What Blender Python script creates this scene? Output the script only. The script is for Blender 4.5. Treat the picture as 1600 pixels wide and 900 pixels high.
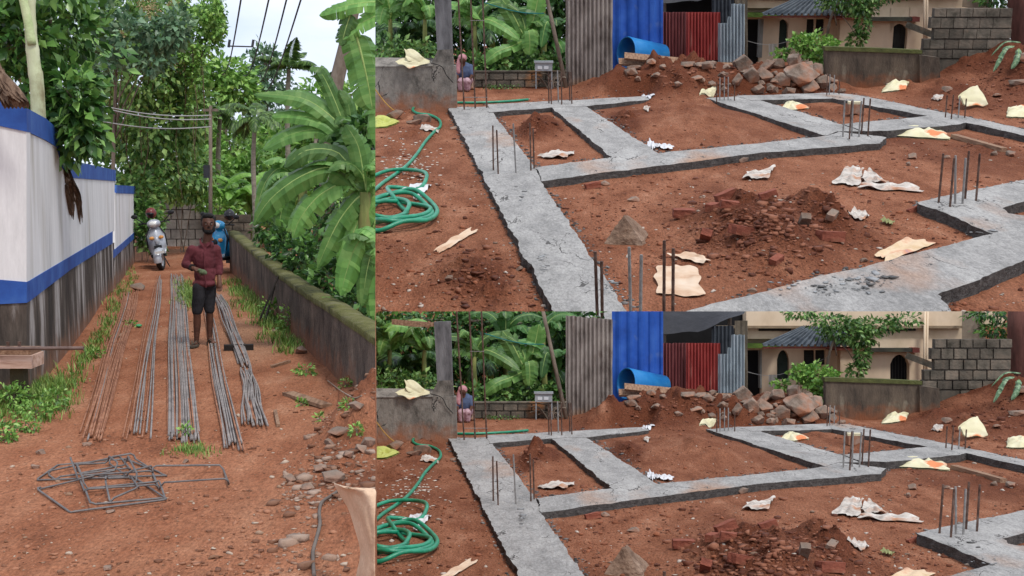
import bpy, bmesh, math, random
import numpy as np
from mathutils import Vector, Matrix, noise as mnoise
random.seed(7); RNG = np.random.default_rng(7)
for o in list(bpy.data.objects): bpy.data.objects.remove(o)
scene = bpy.context.scene
COL = scene.collection
R = math.radians
# ------------------------------------------------------------------ camera, sky, sun, exposure
FPX = 2000.0
CAM = Vector((0, 0, 3.0))
cd = bpy.data.cameras.new('camera'); cam = bpy.data.objects.new('camera', cd); COL.objects.link(cam)
cam.location = CAM; cam.rotation_euler = (R(90), 0, 0)
cd.sensor_width = 36; cd.lens = 36 * FPX / 1600; cd.clip_end = 2000; cd.clip_start = .1
scene.camera = cam
SUN_EL, SUN_AZ = R(56), R(148)          # azimuth clockwise from +Y
w = bpy.data.worlds.new('World'); scene.world = w; w.use_nodes = True
nt = w.node_tree; N = nt.nodes; L = nt.links
sky = N.new('ShaderNodeTexSky'); sky.sky_type = 'NISHITA'; sky.sun_disc = False
sky.sun_elevation = SUN_EL; sky.sun_rotation = SUN_AZ; sky.dust_density = 2
tc = N.new('ShaderNodeTexCoord'); mp = N.new('ShaderNodeMapping'); mp.inputs['Scale'].default_value = (1, 1, 3)
nz = N.new('ShaderNodeTexNoise'); nz.inputs['Scale'].default_value = 5; nz.inputs['Detail'].default_value = 7; nz.inputs['Roughness'].default_value = .55
cr = N.new('ShaderNodeValToRGB'); cr.color_ramp.elements[0].position = .36; cr.color_ramp.elements[1].position = .62
cr.color_ramp.elements[0].color = (.58, .58, .58, 1); cr.color_ramp.elements[1].color = (1, 1, 1, 1)
mx = N.new('ShaderNodeMix'); mx.data_type = 'RGBA'; mx.inputs['B'].default_value = (5.9, 6.25, 7.1, 1)
L.new(tc.outputs['Generated'], mp.inputs['Vector']); L.new(mp.outputs[0], nz.inputs['Vector'])
L.new(nz.outputs['Fac'], cr.inputs[0]); L.new(cr.outputs[0], mx.inputs['Factor']); L.new(sky.outputs[0], mx.inputs['A'])
L.new(mx.outputs['Result'], N['Background'].inputs['Color']); N['Background'].inputs['Strength'].default_value = .12
sd = bpy.data.lights.new('sun', 'SUN'); sd.energy = 1.5; sd.angle = R(12); sd.color = (1, .96, .9)
so = bpy.data.objects.new('sun', sd); COL.objects.link(so)
sdir = Vector((math.sin(SUN_AZ) * math.cos(SUN_EL), math.cos(SUN_AZ) * math.cos(SUN_EL), math.sin(SUN_EL)))
so.rotation_euler = sdir.to_track_quat('Z', 'Y').to_euler(); so.location = (0, 0, 60)
scene.view_settings.view_transform = 'Standard'; scene.view_settings.look = 'None'
scene.view_settings.exposure = 0.58; scene.view_settings.gamma = 1

# ------------------------------------------------------------------ three places on different slopes
class Site:
    """A place on a plane that rises away from the camera; dx, dy move its survey coordinates."""
    def __init__(s, name, yv, h, dy, k, clips):
        s.name, s.yv, s.h, s.dy, s.k = name, yv, h, dy, k
        s.a = math.atan((450 - yv) / FPX)
        s.rot = Matrix.Rotation(s.a, 4, 'X')
        n = s.rot @ Vector((0, 0, 1))
        s.O = CAM - n * h
        s.M = Matrix.Translation(s.O) @ s.rot
        s.Mi = s.M.inverted()
        s.clips = clips
        s.hf = lambda x, y: np.zeros_like(np.asarray(x, float))
    def ray(s, px, py):
        d = Vector(((px - 800) / FPX, 1, -(py + s.dy - 450) / FPX))
        return s.rot.inverted() @ d
    def g(s, px, py, z=0):
        d = s.ray(px, py); t = (z - s.h) / d.z
        return Vector((d.x * t, d.y * t, z))
    def v(s, px, py, Y):
        d = s.ray(px, py); t = Y / d.y
        return Vector((d.x * t, Y, s.h + d.z * t))
    def w(s, px, py, P0, P1):
        d = s.ray(px, py); nn = Vector((-(P1.y - P0.y), P1.x - P0.x, 0)).normalized()
        t = nn.dot(P0) / (nn.x * d.x + nn.y * d.y)
        return Vector((d.x * t, d.y * t, s.h + d.z * t))
    def z(s, x, y): return float(s.hf(np.array([x]), np.array([y]))[0])
    def gh(s, px, py, up=0):
        """first point of the uneven ground seen along a line of sight"""
        d = s.ray(px, py); P = s.g(px, min(py, 2000)) if d.z < -1e-4 else None
        y0 = s.h / 0.9; y1 = (P.y if P else 400) * 1.25 + .5
        ts = np.geomspace(max(P.y * .45, 1.0) if P else 10, y1, 500) / d.y
        zz = s.h + d.z * ts - s.hf(d.x * ts, d.y * ts)
        i = np.argmax(zz < 0) if (zz < 0).any() else len(ts) - 1
        t = ts[i]
        return Vector((d.x * t, d.y * t, s.hf(np.array([d.x * t]), np.array([d.y * t]))[0] + up))
    def mpp(s, Y): return Y / FPX            # metres per survey unit at a distance
TB = (586.5 - 800) / FPX; SB = (486.5 - 450) / FPX
keep_left = (Vector((1, -TB, 0)), CAM); keep_right = (Vector((-1, TB, 0)), CAM); keep_low = (Vector((0, SB, 1)), CAM)
LANE = Site('lane', 275, 2.15, 0, 1.0, [keep_left])
LOW = Site('lower', 450, 3.0, 517, 1.0, [keep_low, keep_right])
UP = Site('upper', -67, 10.2, 0, 3.4, [keep_right])

def C(r, g, b):
    f = lambda c: ((c / 255 + .055) / 1.055) ** 2.4 if c > 10 else c / 255 / 12.92
    return (f(r), f(g), f(b), 1)
def vn(x, y, seed=0):
    xi = np.floor(x).astype(np.int64); yi = np.floor(y).astype(np.int64); fx = x - xi; fy = y - yi
    def hsh(a, b):
        n = (a * 374761393 + b * 668265263 + seed * 1274126177) & 0x7fffffff
        n = ((n ^ (n >> 13)) * 1274126177) & 0x7fffffff
        return ((n ^ (n >> 16)) & 0xffff) / 65535.
    fx = fx * fx * (3 - 2 * fx); fy = fy * fy * (3 - 2 * fy)
    return (hsh(xi, yi) * (1 - fx) + hsh(xi + 1, yi) * fx) * (1 - fy) + (hsh(xi, yi + 1) * (1 - fx) + hsh(xi + 1, yi + 1) * fx) * fy - .5
def fbm(x, y, sc, octv=4, seed=0, gain=.5):
    r = np.zeros_like(x); a = 1.
    for i in range(octv):
        r = r + a * vn(x * sc, y * sc, seed + i * 17); sc *= 2.03; a *= gain
    return r

# ------------------------------------------------------------------ materials
MC = {}
def mat(name, cols, scale=4, rough=.85, bump=.3, bscale=30, stretch=(1, 1, 1), k=1, detail=6, spec=.3, metal=0, pos=None, island=0, trans=0, dirt=None, vor=0, nrough=.6, two=None, speck=None, objrand=0, cracks=None, dug=None):
    key = (name, k)
    if key in MC: return MC[key]
    m = bpy.data.materials.new(name if k == 1 else name + '_large'); m.use_nodes = True
    t = m.node_tree; n = t.nodes; l = t.links; b = n['Principled BSDF']; out = n['Material Output']
    tc = n.new('ShaderNodeTexCoord'); mp = n.new('ShaderNodeMapping')
    mp.inputs['Scale'].default_value = [q / k for q in stretch]; l.new(tc.outputs['Object'], mp.inputs['Vector'])
    nz = n.new('ShaderNodeTexNoise'); nz.inputs['Scale'].default_value = scale; nz.inputs['Detail'].default_value = detail; nz.inputs['Roughness'].default_value = nrough
    l.new(mp.outputs[0], nz.inputs['Vector'])
    cr = n.new('ShaderNodeValToRGB'); e = cr.color_ramp.elements
    ps = pos or [.3 + .4 * i / max(1, len(cols) - 1) for i in range(len(cols))]
    e[0].position = ps[0]; e[0].color = cols[0]; e[1].position = ps[-1]; e[1].color = cols[-1]
    for p, c in list(zip(ps, cols))[1:-1]:
        q = e.new(p); q.color = c
    fac = nz.outputs['Fac']
    if island:
        ge = n.new('ShaderNodeNewGeometry'); ma = n.new('ShaderNodeMix'); ma.inputs['Factor'].default_value = island
        l.new(fac, ma.inputs['A']); l.new(ge.outputs['Random Per Island'], ma.inputs['B']); fac = ma.outputs['Result']
    l.new(fac, cr.inputs[0]); col = cr.outputs[0]
    if two:                                   # a second, larger pattern of another colour: (colour, scale, threshold, softness)
        n2 = n.new('ShaderNodeTexNoise'); n2.inputs['Scale'].default_value = two[1]; n2.inputs['Detail'].default_value = 5
        l.new(mp.outputs[0], n2.inputs['Vector'])
        mr = n.new('ShaderNodeMapRange'); mr.inputs['From Min'].default_value = two[2]; mr.inputs['From Max'].default_value = two[2] + two[3]
        l.new(n2.outputs['Fac'], mr.inputs['Value'])
        mm = n.new('ShaderNodeMix'); mm.data_type = 'RGBA'; l.new(mr.outputs[0], mm.inputs['Factor']); l.new(col, mm.inputs['A']); mm.inputs['B'].default_value = two[0]; col = mm.outputs['Result']
    if dirt:                                  # soil splashed up from the ground: (colour, z0, z1)
        sp = n.new('ShaderNodeSeparateXYZ'); l.new(tc.outputs['Object'], sp.inputs[0])
        n3 = n.new('ShaderNodeTexNoise'); n3.inputs['Scale'].default_value = 5 / k; n3.inputs['Detail'].default_value = 6; l.new(tc.outputs['Object'], n3.inputs['Vector'])
        ad = n.new('ShaderNodeMath'); ad.operation = 'MULTIPLY_ADD'; ad.inputs[1].default_value = (dirt[2] - dirt[1]) * 2.2; l.new(n3.outputs['Fac'], ad.inputs[0])
        sub = n.new('ShaderNodeMath'); sub.operation = 'SUBTRACT'; l.new(sp.outputs['Z'], ad.inputs[2])
        l.new(ad.outputs[0], sub.inputs[0]); sub.inputs[1].default_value = (dirt[2] - dirt[1]) * 1.1
        mr = n.new('ShaderNodeMapRange'); mr.inputs['From Min'].default_value = dirt[1]; mr.inputs['From Max'].default_value = dirt[2]
        mr.inputs['To Min'].default_value = .9; mr.inputs['To Max'].default_value = 0; l.new(sub.outputs[0], mr.inputs['Value'])
        mm = n.new('ShaderNodeMix'); mm.data_type = 'RGBA'; l.new(mr.outputs[0], mm.inputs['Factor']); l.new(col, mm.inputs['A']); mm.inputs['B'].default_value = dirt[0]; col = mm.outputs['Result']
    if dug:                                   # freshly turned, darker earth on the heaps
        at = n.new('ShaderNodeAttribute'); at.attribute_name = 'dug'; mm = n.new('ShaderNodeMix'); mm.data_type = 'RGBA'; l.new(at.outputs['Fac'], mm.inputs['Factor']); l.new(col, mm.inputs['A']); mm.inputs['B'].default_value = dug; col = mm.outputs['Result']
    if speck:                                 # fine grain: (scale, lightest, darkest)
        n4 = n.new('ShaderNodeTexNoise'); n4.inputs['Scale'].default_value = speck[0]; n4.inputs['Detail'].default_value = 4; n4.inputs['Roughness'].default_value = .8; l.new(mp.outputs[0], n4.inputs['Vector'])
        mr = n.new('ShaderNodeMapRange'); mr.inputs['From Min'].default_value = .36; mr.inputs['From Max'].default_value = .64; mr.inputs['To Min'].default_value = speck[2]; mr.inputs['To Max'].default_value = speck[1]; l.new(n4.outputs['Fac'], mr.inputs['Value'])
        mm = n.new('ShaderNodeMix'); mm.data_type = 'RGBA'; mm.blend_type = 'MULTIPLY'; mm.inputs['Factor'].default_value = 1; l.new(col, mm.inputs['A']); l.new(mr.outputs[0], mm.inputs['B']); col = mm.outputs['Result']
    if cracks:                                # broken hairline cracks: (scale, width, colour)
        nd = n.new('ShaderNodeTexNoise'); nd.inputs['Scale'].default_value = cracks[0] * 1.7; nd.inputs['Detail'].default_value = 5; l.new(mp.outputs[0], nd.inputs['Vector'])
        va = n.new('ShaderNodeVectorMath'); va.operation = 'MULTIPLY_ADD'; va.inputs[1].default_value = (.5, .5, .5); l.new(nd.outputs['Color'], va.inputs[0]); l.new(mp.outputs[0], va.inputs[2])
        vo = n.new('ShaderNodeTexVoronoi'); vo.feature = 'DISTANCE_TO_EDGE'; vo.inputs['Scale'].default_value = cracks[0]; l.new(va.outputs[0], vo.inputs['Vector'])
        n5 = n.new('ShaderNodeTexNoise'); n5.inputs['Scale'].default_value = cracks[0] * .9; n5.inputs['Detail'].default_value = 3; l.new(mp.outputs[0], n5.inputs['Vector'])
        m5 = n.new('ShaderNodeMapRange'); m5.inputs['From Min'].default_value = .5; m5.inputs['From Max'].default_value = .62; m5.inputs['To Min'].default_value = 0; m5.inputs['To Max'].default_value = cracks[1]; l.new(n5.outputs['Fac'], m5.inputs['Value'])
        lt = n.new('ShaderNodeMath'); lt.operation = 'LESS_THAN'; l.new(vo.outputs['Distance'], lt.inputs[0]); l.new(m5.outputs[0], lt.inputs[1])
        mm = n.new('ShaderNodeMix'); mm.data_type = 'RGBA'; l.new(lt.outputs[0], mm.inputs['Factor']); l.new(col, mm.inputs['A']); mm.inputs['B'].default_value = cracks[2]; col = mm.outputs['Result']
    if objrand:
        oi = n.new('ShaderNodeObjectInfo'); mr = n.new('ShaderNodeMapRange'); mr.inputs['To Min'].default_value = 1 - objrand; mr.inputs['To Max'].default_value = 1 + objrand * .6; l.new(oi.outputs['Random'], mr.inputs['Value'])
        mm = n.new('ShaderNodeMix'); mm.data_type = 'RGBA'; mm.blend_type = 'MULTIPLY'; mm.inputs['Factor'].default_value = 1; l.new(col, mm.inputs['A']); l.new(mr.outputs[0], mm.inputs['B']); col = mm.outputs['Result']
    l.new(col, b.inputs['Base Color'])
    b.inputs['Roughness'].default_value = rough; b.inputs['Specular IOR Level'].default_value = spec; b.inputs['Metallic'].default_value = metal
    if bump:
        nb = n.new('ShaderNodeTexNoise'); nb.inputs['Scale'].default_value = bscale; nb.inputs['Detail'].default_value = 8; nb.inputs['Roughness'].default_value = .65
        l.new(mp.outputs[0], nb.inputs['Vector'])
        hgt = nb.outputs['Fac']
        if vor:
            vo = n.new('ShaderNodeTexVoronoi'); vo.inputs['Scale'].default_value = vor; l.new(mp.outputs[0], vo.inputs['Vector'])
            mm = n.new('ShaderNodeMath'); mm.operation = 'SUBTRACT'; m2 = n.new('ShaderNodeMath'); m2.operation = 'MULTIPLY'; m2.inputs[1].default_value = .45; l.new(vo.outputs['Distance'], m2.inputs[0]); l.new(hgt, mm.inputs[0]); l.new(m2.outputs[0], mm.inputs[1]); hgt = mm.outputs[0]
        bu = n.new('ShaderNodeBump'); bu.inputs['Strength'].default_value = bump; bu.inputs['Distance'].default_value = .05 * k
        l.new(hgt, bu.inputs['Height']); l.new(bu.outputs[0], b.inputs['Normal'])
    if trans:
        tr = n.new('ShaderNodeBsdfTranslucent'); l.new(col, tr.inputs['Color']); ms = n.new('ShaderNodeMixShader'); ms.inputs[0].default_value = trans
        l.new(b.outputs[0], ms.inputs[1]); l.new(tr.outputs[0], ms.inputs[2]); l.new(ms.outputs[0], out.inputs['Surface'])
    MC[key] = m; return m
def leafm(name, a, b, c, rough=.42, k=1, trans=.25, spec=.45):
    return mat(name, [C(*a), C(*b), C(*c)], scale=.7, rough=rough, bump=0, island=.75, trans=trans, spec=spec, k=k, pos=[.15, .5, .85])

GS = (1, .42, 1)      # the plots are long in depth: ground grain runs with them
def m_soil(k=1):
    return mat('red_soil', [C(86, 50, 35), C(130, 82, 59), C(150, 100, 75), C(176, 130, 104)], scale=1.9, stretch=GS, rough=.95, bump=.85, bscale=28, k=k, detail=10, spec=.1, vor=17, pos=[.28, .42, .56, .72], nrough=.74, two=(C(106, 63, 45), .5, .5, .2), speck=(50, 1.3, .55), dug=C(92, 50, 33))
def m_lane(k=1):
    return mat('lane_soil', [C(96, 58, 40), C(142, 90, 64), C(162, 110, 82), C(182, 138, 110)], scale=1.3, stretch=GS, rough=.92, bump=.75, bscale=26, k=k, detail=10, spec=.12, vor=16, pos=[.28, .42, .56, .72], nrough=.72, two=(C(160, 124, 98), .35, .52, .2), speck=(54, 1.26, .6), dug=C(110, 66, 46))
def m_conc(k=1):
    return mat('fresh_concrete', [C(118, 117, 115), C(154, 152, 149), C(178, 176, 172)], scale=1.9, stretch=GS, rough=.85, bump=.75, bscale=14, k=k, detail=10, spec=.2, nrough=.76, two=(C(160, 128, 106), .8, .57, .16), vor=7, speck=(34, 1.16, .72), cracks=(2.2, .016, C(84, 82, 80)))
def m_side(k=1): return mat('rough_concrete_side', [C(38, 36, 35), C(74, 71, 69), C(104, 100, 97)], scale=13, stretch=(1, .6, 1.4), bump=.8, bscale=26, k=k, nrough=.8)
def m_gravel(k=1): return mat('dark_aggregate', [C(60, 58, 57), C(98, 95, 93), C(124, 120, 117)], scale=9, island=.6, bump=.4, k=k)
def m_oldconc(k=1):
    return mat('weathered_concrete', [C(62, 60, 56), C(124, 119, 112), C(158, 152, 144)], scale=1.5, stretch=(1.2, 1.2, .8), rough=.9, bump=.5, bscale=14, k=k, detail=9, dirt=(C(150, 100, 72), 0, .42 * k), nrough=.75, cracks=(1.4, .02, C(54, 52, 50)), pos=[.34, .5, .68])
def m_rebar(k=1): return mat('rusty_steel', [C(62, 44, 38), C(92, 70, 60), C(120, 100, 90)], scale=14, rough=.6, bump=.3, bscale=90, metal=.35, k=k)
def m_rebar_g(k=1): return mat('cement_smeared_steel', [C(110, 108, 106), C(150, 148, 146)], scale=14, rough=.7, bump=.3, bscale=90, k=k)
def m_stone(k=1): return mat('granite_rubble', [C(92, 76, 64), C(134, 120, 108), C(160, 150, 140)], scale=3, rough=.9, bump=.6, bscale=12, k=k, detail=9, two=(C(150, 98, 70), 2.0, .44, .2), objrand=.25)
def m_brick(k=1): return mat('red_brick', [C(104, 56, 43), C(132, 74, 57), C(148, 98, 78)], scale=6, rough=.9, bump=.5, bscale=20, k=k, two=(C(128, 82, 60), 3, .5, .2))
def m_wood(k=1): return mat('grey_brown_timber', [C(92, 66, 50), C(138, 108, 86), C(160, 132, 108)], scale=3, stretch=(8, .6, 8), rough=.85, bump=.3, bscale=10, k=k)
def m_bag(k=1): return mat('cement_sack', [C(188, 180, 140), C(208, 202, 168), C(218, 213, 188)], scale=2, rough=.7, bump=.25, bscale=6, k=k, two=(C(206, 128, 84), 1.6, .56, .05))
def m_paper(k=1): return mat('newsprint', [C(140, 128, 118), C(196, 188, 178), C(214, 208, 200)], scale=5, rough=.9, bump=.3, bscale=8, k=k, two=(C(176, 132, 104), 2.4, .52, .14), speck=(26, 1.05, .72))
def m_papercol(k=1): return mat('colour_print', [C(188, 158, 118), C(206, 184, 154), C(192, 140, 112), C(140, 130, 156)], scale=2.2, rough=.9, bump=.2, bscale=8, k=k, pos=[.35, .5, .6, .7])
def m_blockwall(k=1): return mat('mossy_block', [C(58, 56, 48), C(98, 92, 82), C(124, 112, 98)], scale=3, rough=.95, bump=.5, bscale=16, k=k, two=(C(150, 106, 70), 1.1, .6, .12), objrand=.35)
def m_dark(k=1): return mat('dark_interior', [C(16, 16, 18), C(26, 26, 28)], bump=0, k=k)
def bladem(name, a, b, c, k=1, trans=.35):
    return mat(name, [C(*a), C(*b), C(*c)], scale=2.5, rough=.4, bump=.25, bscale=9, island=.22, trans=trans, spec=.4, k=k, pos=[.2, .5, .8], objrand=.5, two=(C(150, 130, 70), 1.1, .66, .12))
m_bananaleaf = lambda k=1: bladem('banana_leaf', (70, 112, 52), (106, 154, 76), (150, 188, 106), k)
m_leaf_dark = lambda k=1: leafm('dark_glossy_leaf', (32, 60, 30), (60, 102, 48), (112, 156, 76), rough=.34, k=k)
m_leaf_mid = lambda k=1: leafm('mid_leaf', (48, 80, 38), (84, 126, 60), (138, 172, 96), k=k)
m_leaf_light = lambda k=1: leafm('light_leaf', (72, 114, 46), (116, 162, 70), (162, 198, 106), k=k)
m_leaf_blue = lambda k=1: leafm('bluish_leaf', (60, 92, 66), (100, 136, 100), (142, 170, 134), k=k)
m_grass = lambda k=1: leafm('grass_blade', (70, 104, 38), (106, 146, 58), (150, 172, 92), rough=.6, k=k)
m_bark = lambda k=1: mat('bark', [C(70, 60, 50), C(112, 100, 88), C(140, 128, 114)], scale=4, stretch=(1, 1, .35), bump=.6, bscale=18, k=k)

# ------------------------------------------------------------------ mesh helpers
class MB:
    def __init__(s): s.V = []; s.F = []
    def add(s, V, F):
        b = len(s.V); s.V.extend([tuple(p) for p in V]); s.F.extend([tuple(i + b for i in f) for f in F]); return s
    def box(s, c, sz, rz=0, tilt=None):
        x, y, z = sz[0] / 2, sz[1] / 2, sz[2] / 2
        m = Matrix.Rotation(rz, 3, 'Z')
        if tilt is not None: m = m @ tilt
        V = [m @ Vector((sx * x, sy * y, sz_ * z)) + Vector(c) for sx in (-1, 1) for sy in (-1, 1) for sz_ in (-1, 1)]
        return s.add(V, [(0, 1, 3, 2), (4, 6, 7, 5), (0, 4, 5, 1), (2, 3, 7, 6), (0, 2, 6, 4), (1, 5, 7, 3)])
    def hexa(s, P):   # bottom 4 then top 4
        return s.add(P, [(3, 2, 1, 0), (4, 5, 6, 7), (0, 1, 5, 4), (1, 2, 6, 5), (2, 3, 7, 6), (3, 0, 4, 7)])
    def tube(s, pts, r, n=6, cap=True, flat=1):
        pts = [Vector(p) for p in pts]; m = len(pts); rr = r if hasattr(r, '__len__') else [r] * m
        V = []; up = Vector((0, 0, 1)); pa = None
        for i, p in enumerate(pts):
            t = (pts[min(i + 1, m - 1)] - pts[max(i - 1, 0)]).normalized()
            if pa is None: pa = t.orthogonal().normalized()
            a = (pa - t * pa.dot(t)); a = a.normalized() if a.length > 1e-6 else t.orthogonal().normalized(); pa = a
            b = t.cross(a)
            for j in range(n):
                an = 2 * math.pi * j / n; V.append(p + (a * math.cos(an) + b * math.sin(an) * flat) * rr[i])
        F = [(i * n + j, i * n + (j + 1) % n, (i + 1) * n + (j + 1) % n, (i + 1) * n + j) for i in range(m - 1) for j in range(n)]
        if cap: F += [tuple(range(n))[::-1], tuple((m - 1) * n + j for j in range(n))]
        return s.add(V, F)
    def prism(s, front, back):
        n = len(front); F = [tuple(range(n)), tuple(range(2 * n - 1, n - 1, -1))] + [((i + 1) % n, i, i + n, (i + 1) % n + n) for i in range(n)]
        return s.add(list(front) + list(back), F)
    def ell(s, c, r, sub=2, m=None):
        V, F = ICO[sub]; c = Vector(c)
        if not hasattr(r, '__len__'): r = (r, r, r)
        P = [Vector((p[0] * r[0], p[1] * r[1], p[2] * r[2])) for p in V]
        if m is not None: P = [m @ p for p in P]
        return s.add([p + c for p in P], F)
    def cap(s, a, b, ra, rb, n=7):   # chain of balls: joined later by remeshing
        a = Vector(a); b = Vector(b)
        for i in range(n):
            t = i / (n - 1); s.ell(a.lerp(b, t), ra + (rb - ra) * t, 2)
        return s
    def grid(s, P):
        n, m = len(P), len(P[0]); V = [p for r in P for p in r]
        return s.add(V, [(i * m + j, i * m + j + 1, (i + 1) * m + j + 1, (i + 1) * m + j) for i in range(n - 1) for j in range(m - 1)])
ICO = {}
for _s in (1, 2, 3):
    _b = bmesh.new(); bmesh.ops.create_icosphere(_b, subdivisions=_s, radius=1)
    ICO[_s] = ([tuple(v.co) for v in _b.verts], [tuple(v.index for v in f.verts) for f in _b.faces]); _b.free()

def clip_world(me, M, clips):
    if not len(me.vertices) or not clips: return
    co = np.empty(len(me.vertices) * 3); me.vertices.foreach_get('co', co); co = co.reshape(-1, 3)
    Mn = np.array(M); W = co @ Mn[:3, :3].T + Mn[:3, 3]
    for (n, p) in clips:
        d = (W - np.array(p)) @ np.array(n)
        if (d > 1e-5).any():
            Mi = M.inverted(); pl = Mi @ p; nl = (M.to_3x3().transposed() @ n).normalized()
            bm = bmesh.new(); bm.from_mesh(me)
            closed = len(bm.faces) < 4000 and not any(e.is_boundary for e in bm.edges)
            r_ = bmesh.ops.bisect_plane(bm, geom=bm.verts[:] + bm.edges[:] + bm.faces[:], plane_co=pl, plane_no=nl, clear_outer=True)
            if closed: bmesh.ops.holes_fill(bm, edges=[e for e in r_['geom_cut'] if isinstance(e, bmesh.types.BMEdge)], sides=0)
            bm.to_mesh(me); bm.free()
            co = np.empty(len(me.vertices) * 3); me.vertices.foreach_get('co', co); co = co.reshape(-1, 3); W = co @ Mn[:3, :3].T + Mn[:3, 3]
            if not len(co): return
def mesh(name, V, F, smooth=False):
    me = bpy.data.meshes.new(name); me.from_pydata(V, [], F); me.update()
    if smooth: me.polygons.foreach_set('use_smooth', [True] * len(me.polygons))
    return me
def tag(o, label=None, cat=None, group=None, kind=None):
    if label: o['label'] = label
    if cat: o['category'] = cat
    if group: o['group'] = group
    if kind: o['kind'] = kind
    return o
class T:
    """a thing: an Empty at its base in a place; parts are given in the coordinates of the place"""
    def __init__(s, S, name, label, cat, loc, group=None, kind=None):
        s.S = S; s.loc = Vector(loc); s.o = bpy.data.objects.new(name, None); COL.objects.link(s.o)
        s.o.empty_display_size = .2; s.o.matrix_world = S.M @ Matrix.Translation(s.loc); tag(s.o, label, cat, group, kind)
        s.M = S.M @ Matrix.Translation(s.loc)
    def part(s, name, mb, m, smooth=False, parent=None, label=None, kind=None):
        V = [(p[0] - s.loc.x, p[1] - s.loc.y, p[2] - s.loc.z) for p in mb.V]
        me = mesh(name, V, mb.F, smooth); clip_world(me, s.M, s.S.clips)
        if not len(me.vertices): return None
        me.materials.append(m)
        o = bpy.data.objects.new(name, me); COL.objects.link(o); o.parent = parent or s.o
        tag(o, label, kind=kind); return o
    def inst(s, name, me, M, parent=None):
        o = bpy.data.objects.new(name, me); COL.objects.link(o); o.parent = parent or s.o
        o.matrix_local = Matrix.Translation(-s.loc) @ M; return o
def single(S, name, mb, m, label, cat, group=None, kind=None, smooth=False, loc=None):
    if loc is None:
        A = np.array(mb.V); loc = Vector((A[:, 0].mean(), A[:, 1].mean(), A[:, 2].min()))
    loc = Vector(loc); V = [(p[0] - loc.x, p[1] - loc.y, p[2] - loc.z) for p in mb.V]
    me = mesh(name, V, mb.F, smooth); M = S.M @ Matrix.Translation(loc); clip_world(me, M, S.clips)
    if not len(me.vertices): return None
    me.materials.append(m); o = bpy.data.objects.new(name, me); COL.objects.link(o); o.matrix_world = M
    return tag(o, label, cat, group, kind)
def mod(o, typ, **kw):
    md = o.modifiers.new(typ.lower(), typ)
    for a, b in kw.items(): setattr(md, a, b)
    return md
def crom(P, n=6):
    P = [Vector(p) for p in P]; out = []
    for i in range(len(P) - 1):
        p0, p1, p2, p3 = P[max(i - 1, 0)], P[i], P[i + 1], P[min(i + 2, len(P) - 1)]
        for j in range(n):
            t = j / n; out.append(.5 * ((2 * p1) + (p2 - p0) * t + (2 * p0 - 5 * p1 + 4 * p2 - p3) * t * t + (3 * p1 - p0 - 3 * p2 + p3) * t ** 3))
    return out + [P[-1]]
def rock(c, r, seed, flat=.75, rough=.35, cuts=7):
    """angular quarry stone: the hull of a few random points, chipped and broken"""
    rd = random.Random(seed); bm = bmesh.new(); sx, sy = rd.uniform(.8, 1.25), rd.uniform(.8, 1.15)
    for _ in range(15):
        v = Vector((rd.gauss(0, 1), rd.gauss(0, 1), rd.gauss(0, 1))).normalized() * rd.uniform(.8, 1.12); bm.verts.new((v.x * sx, v.y * sy, v.z * flat))
    res = bmesh.ops.convex_hull(bm, input=bm.verts[:]); bmesh.ops.delete(bm, geom=[g for g in res['geom_interior'] if isinstance(g, bmesh.types.BMVert)], context='VERTS')
    bmesh.ops.dissolve_limit(bm, angle_limit=R(22), verts=bm.verts[:], edges=bm.edges[:])
    bmesh.ops.bevel(bm, geom=bm.edges[:], offset=.03, segments=1, affect='EDGES')
    bmesh.ops.triangulate(bm, faces=bm.faces[:])
    for v in bm.verts: v.co += mnoise.noise_vector(v.co * 2.3 + Vector((seed, 0, 0))) * .05
    bm.verts.index_update(); mb = MB().add([Vector(c) + v.co * r for v in bm.verts], [tuple(v.index for v in f.verts) for f in bm.faces]); bm.free(); return mb
def sheet_noise(p, amp, sc, seed): return mnoise.noise(Vector((p.x * sc + seed * 7.1, p.y * sc, seed * 3.3))) * amp
def paper(S, quad, seed, amp=.03, n=14, lift=.012, fold=0):
    """crumpled sheet over four ground points"""
    A, B, Cc, D = [S.gh(*q) for q in quad]; k = S.k; P = []
    for i in range(n):
        row = []
        for j in range(n):
            u, v = i / (n - 1), j / (n - 1); p = (A * (1 - v) + B * v) * (1 - u) + (D * (1 - v) + Cc * v) * u
            e = 1 + .3 * mnoise.noise(Vector((u * 3.5 + seed, v * 3.5, seed * 2.)))
            q = Vector((p.x, p.y, 0)); ctr = (A + B + Cc + D) / 4; q = ctr + (q - ctr) * e if (i in (0, n - 1) or j in (0, n - 1)) else q
            z = S.z(q.x, q.y) + (lift + amp * (.6 + abs(mnoise.noise(Vector((u * 3 + seed * 1.7, v * 3, seed)))) * 2.4 + abs(mnoise.noise(Vector((u * 8 + seed, v * 8, seed)))) * 1.2 - .5 + fold * (abs(u - .5) < .12))) * k
            row.append(Vector((q.x, q.y, z)))
        P.append(row)
    return MB().grid(P)
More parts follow.
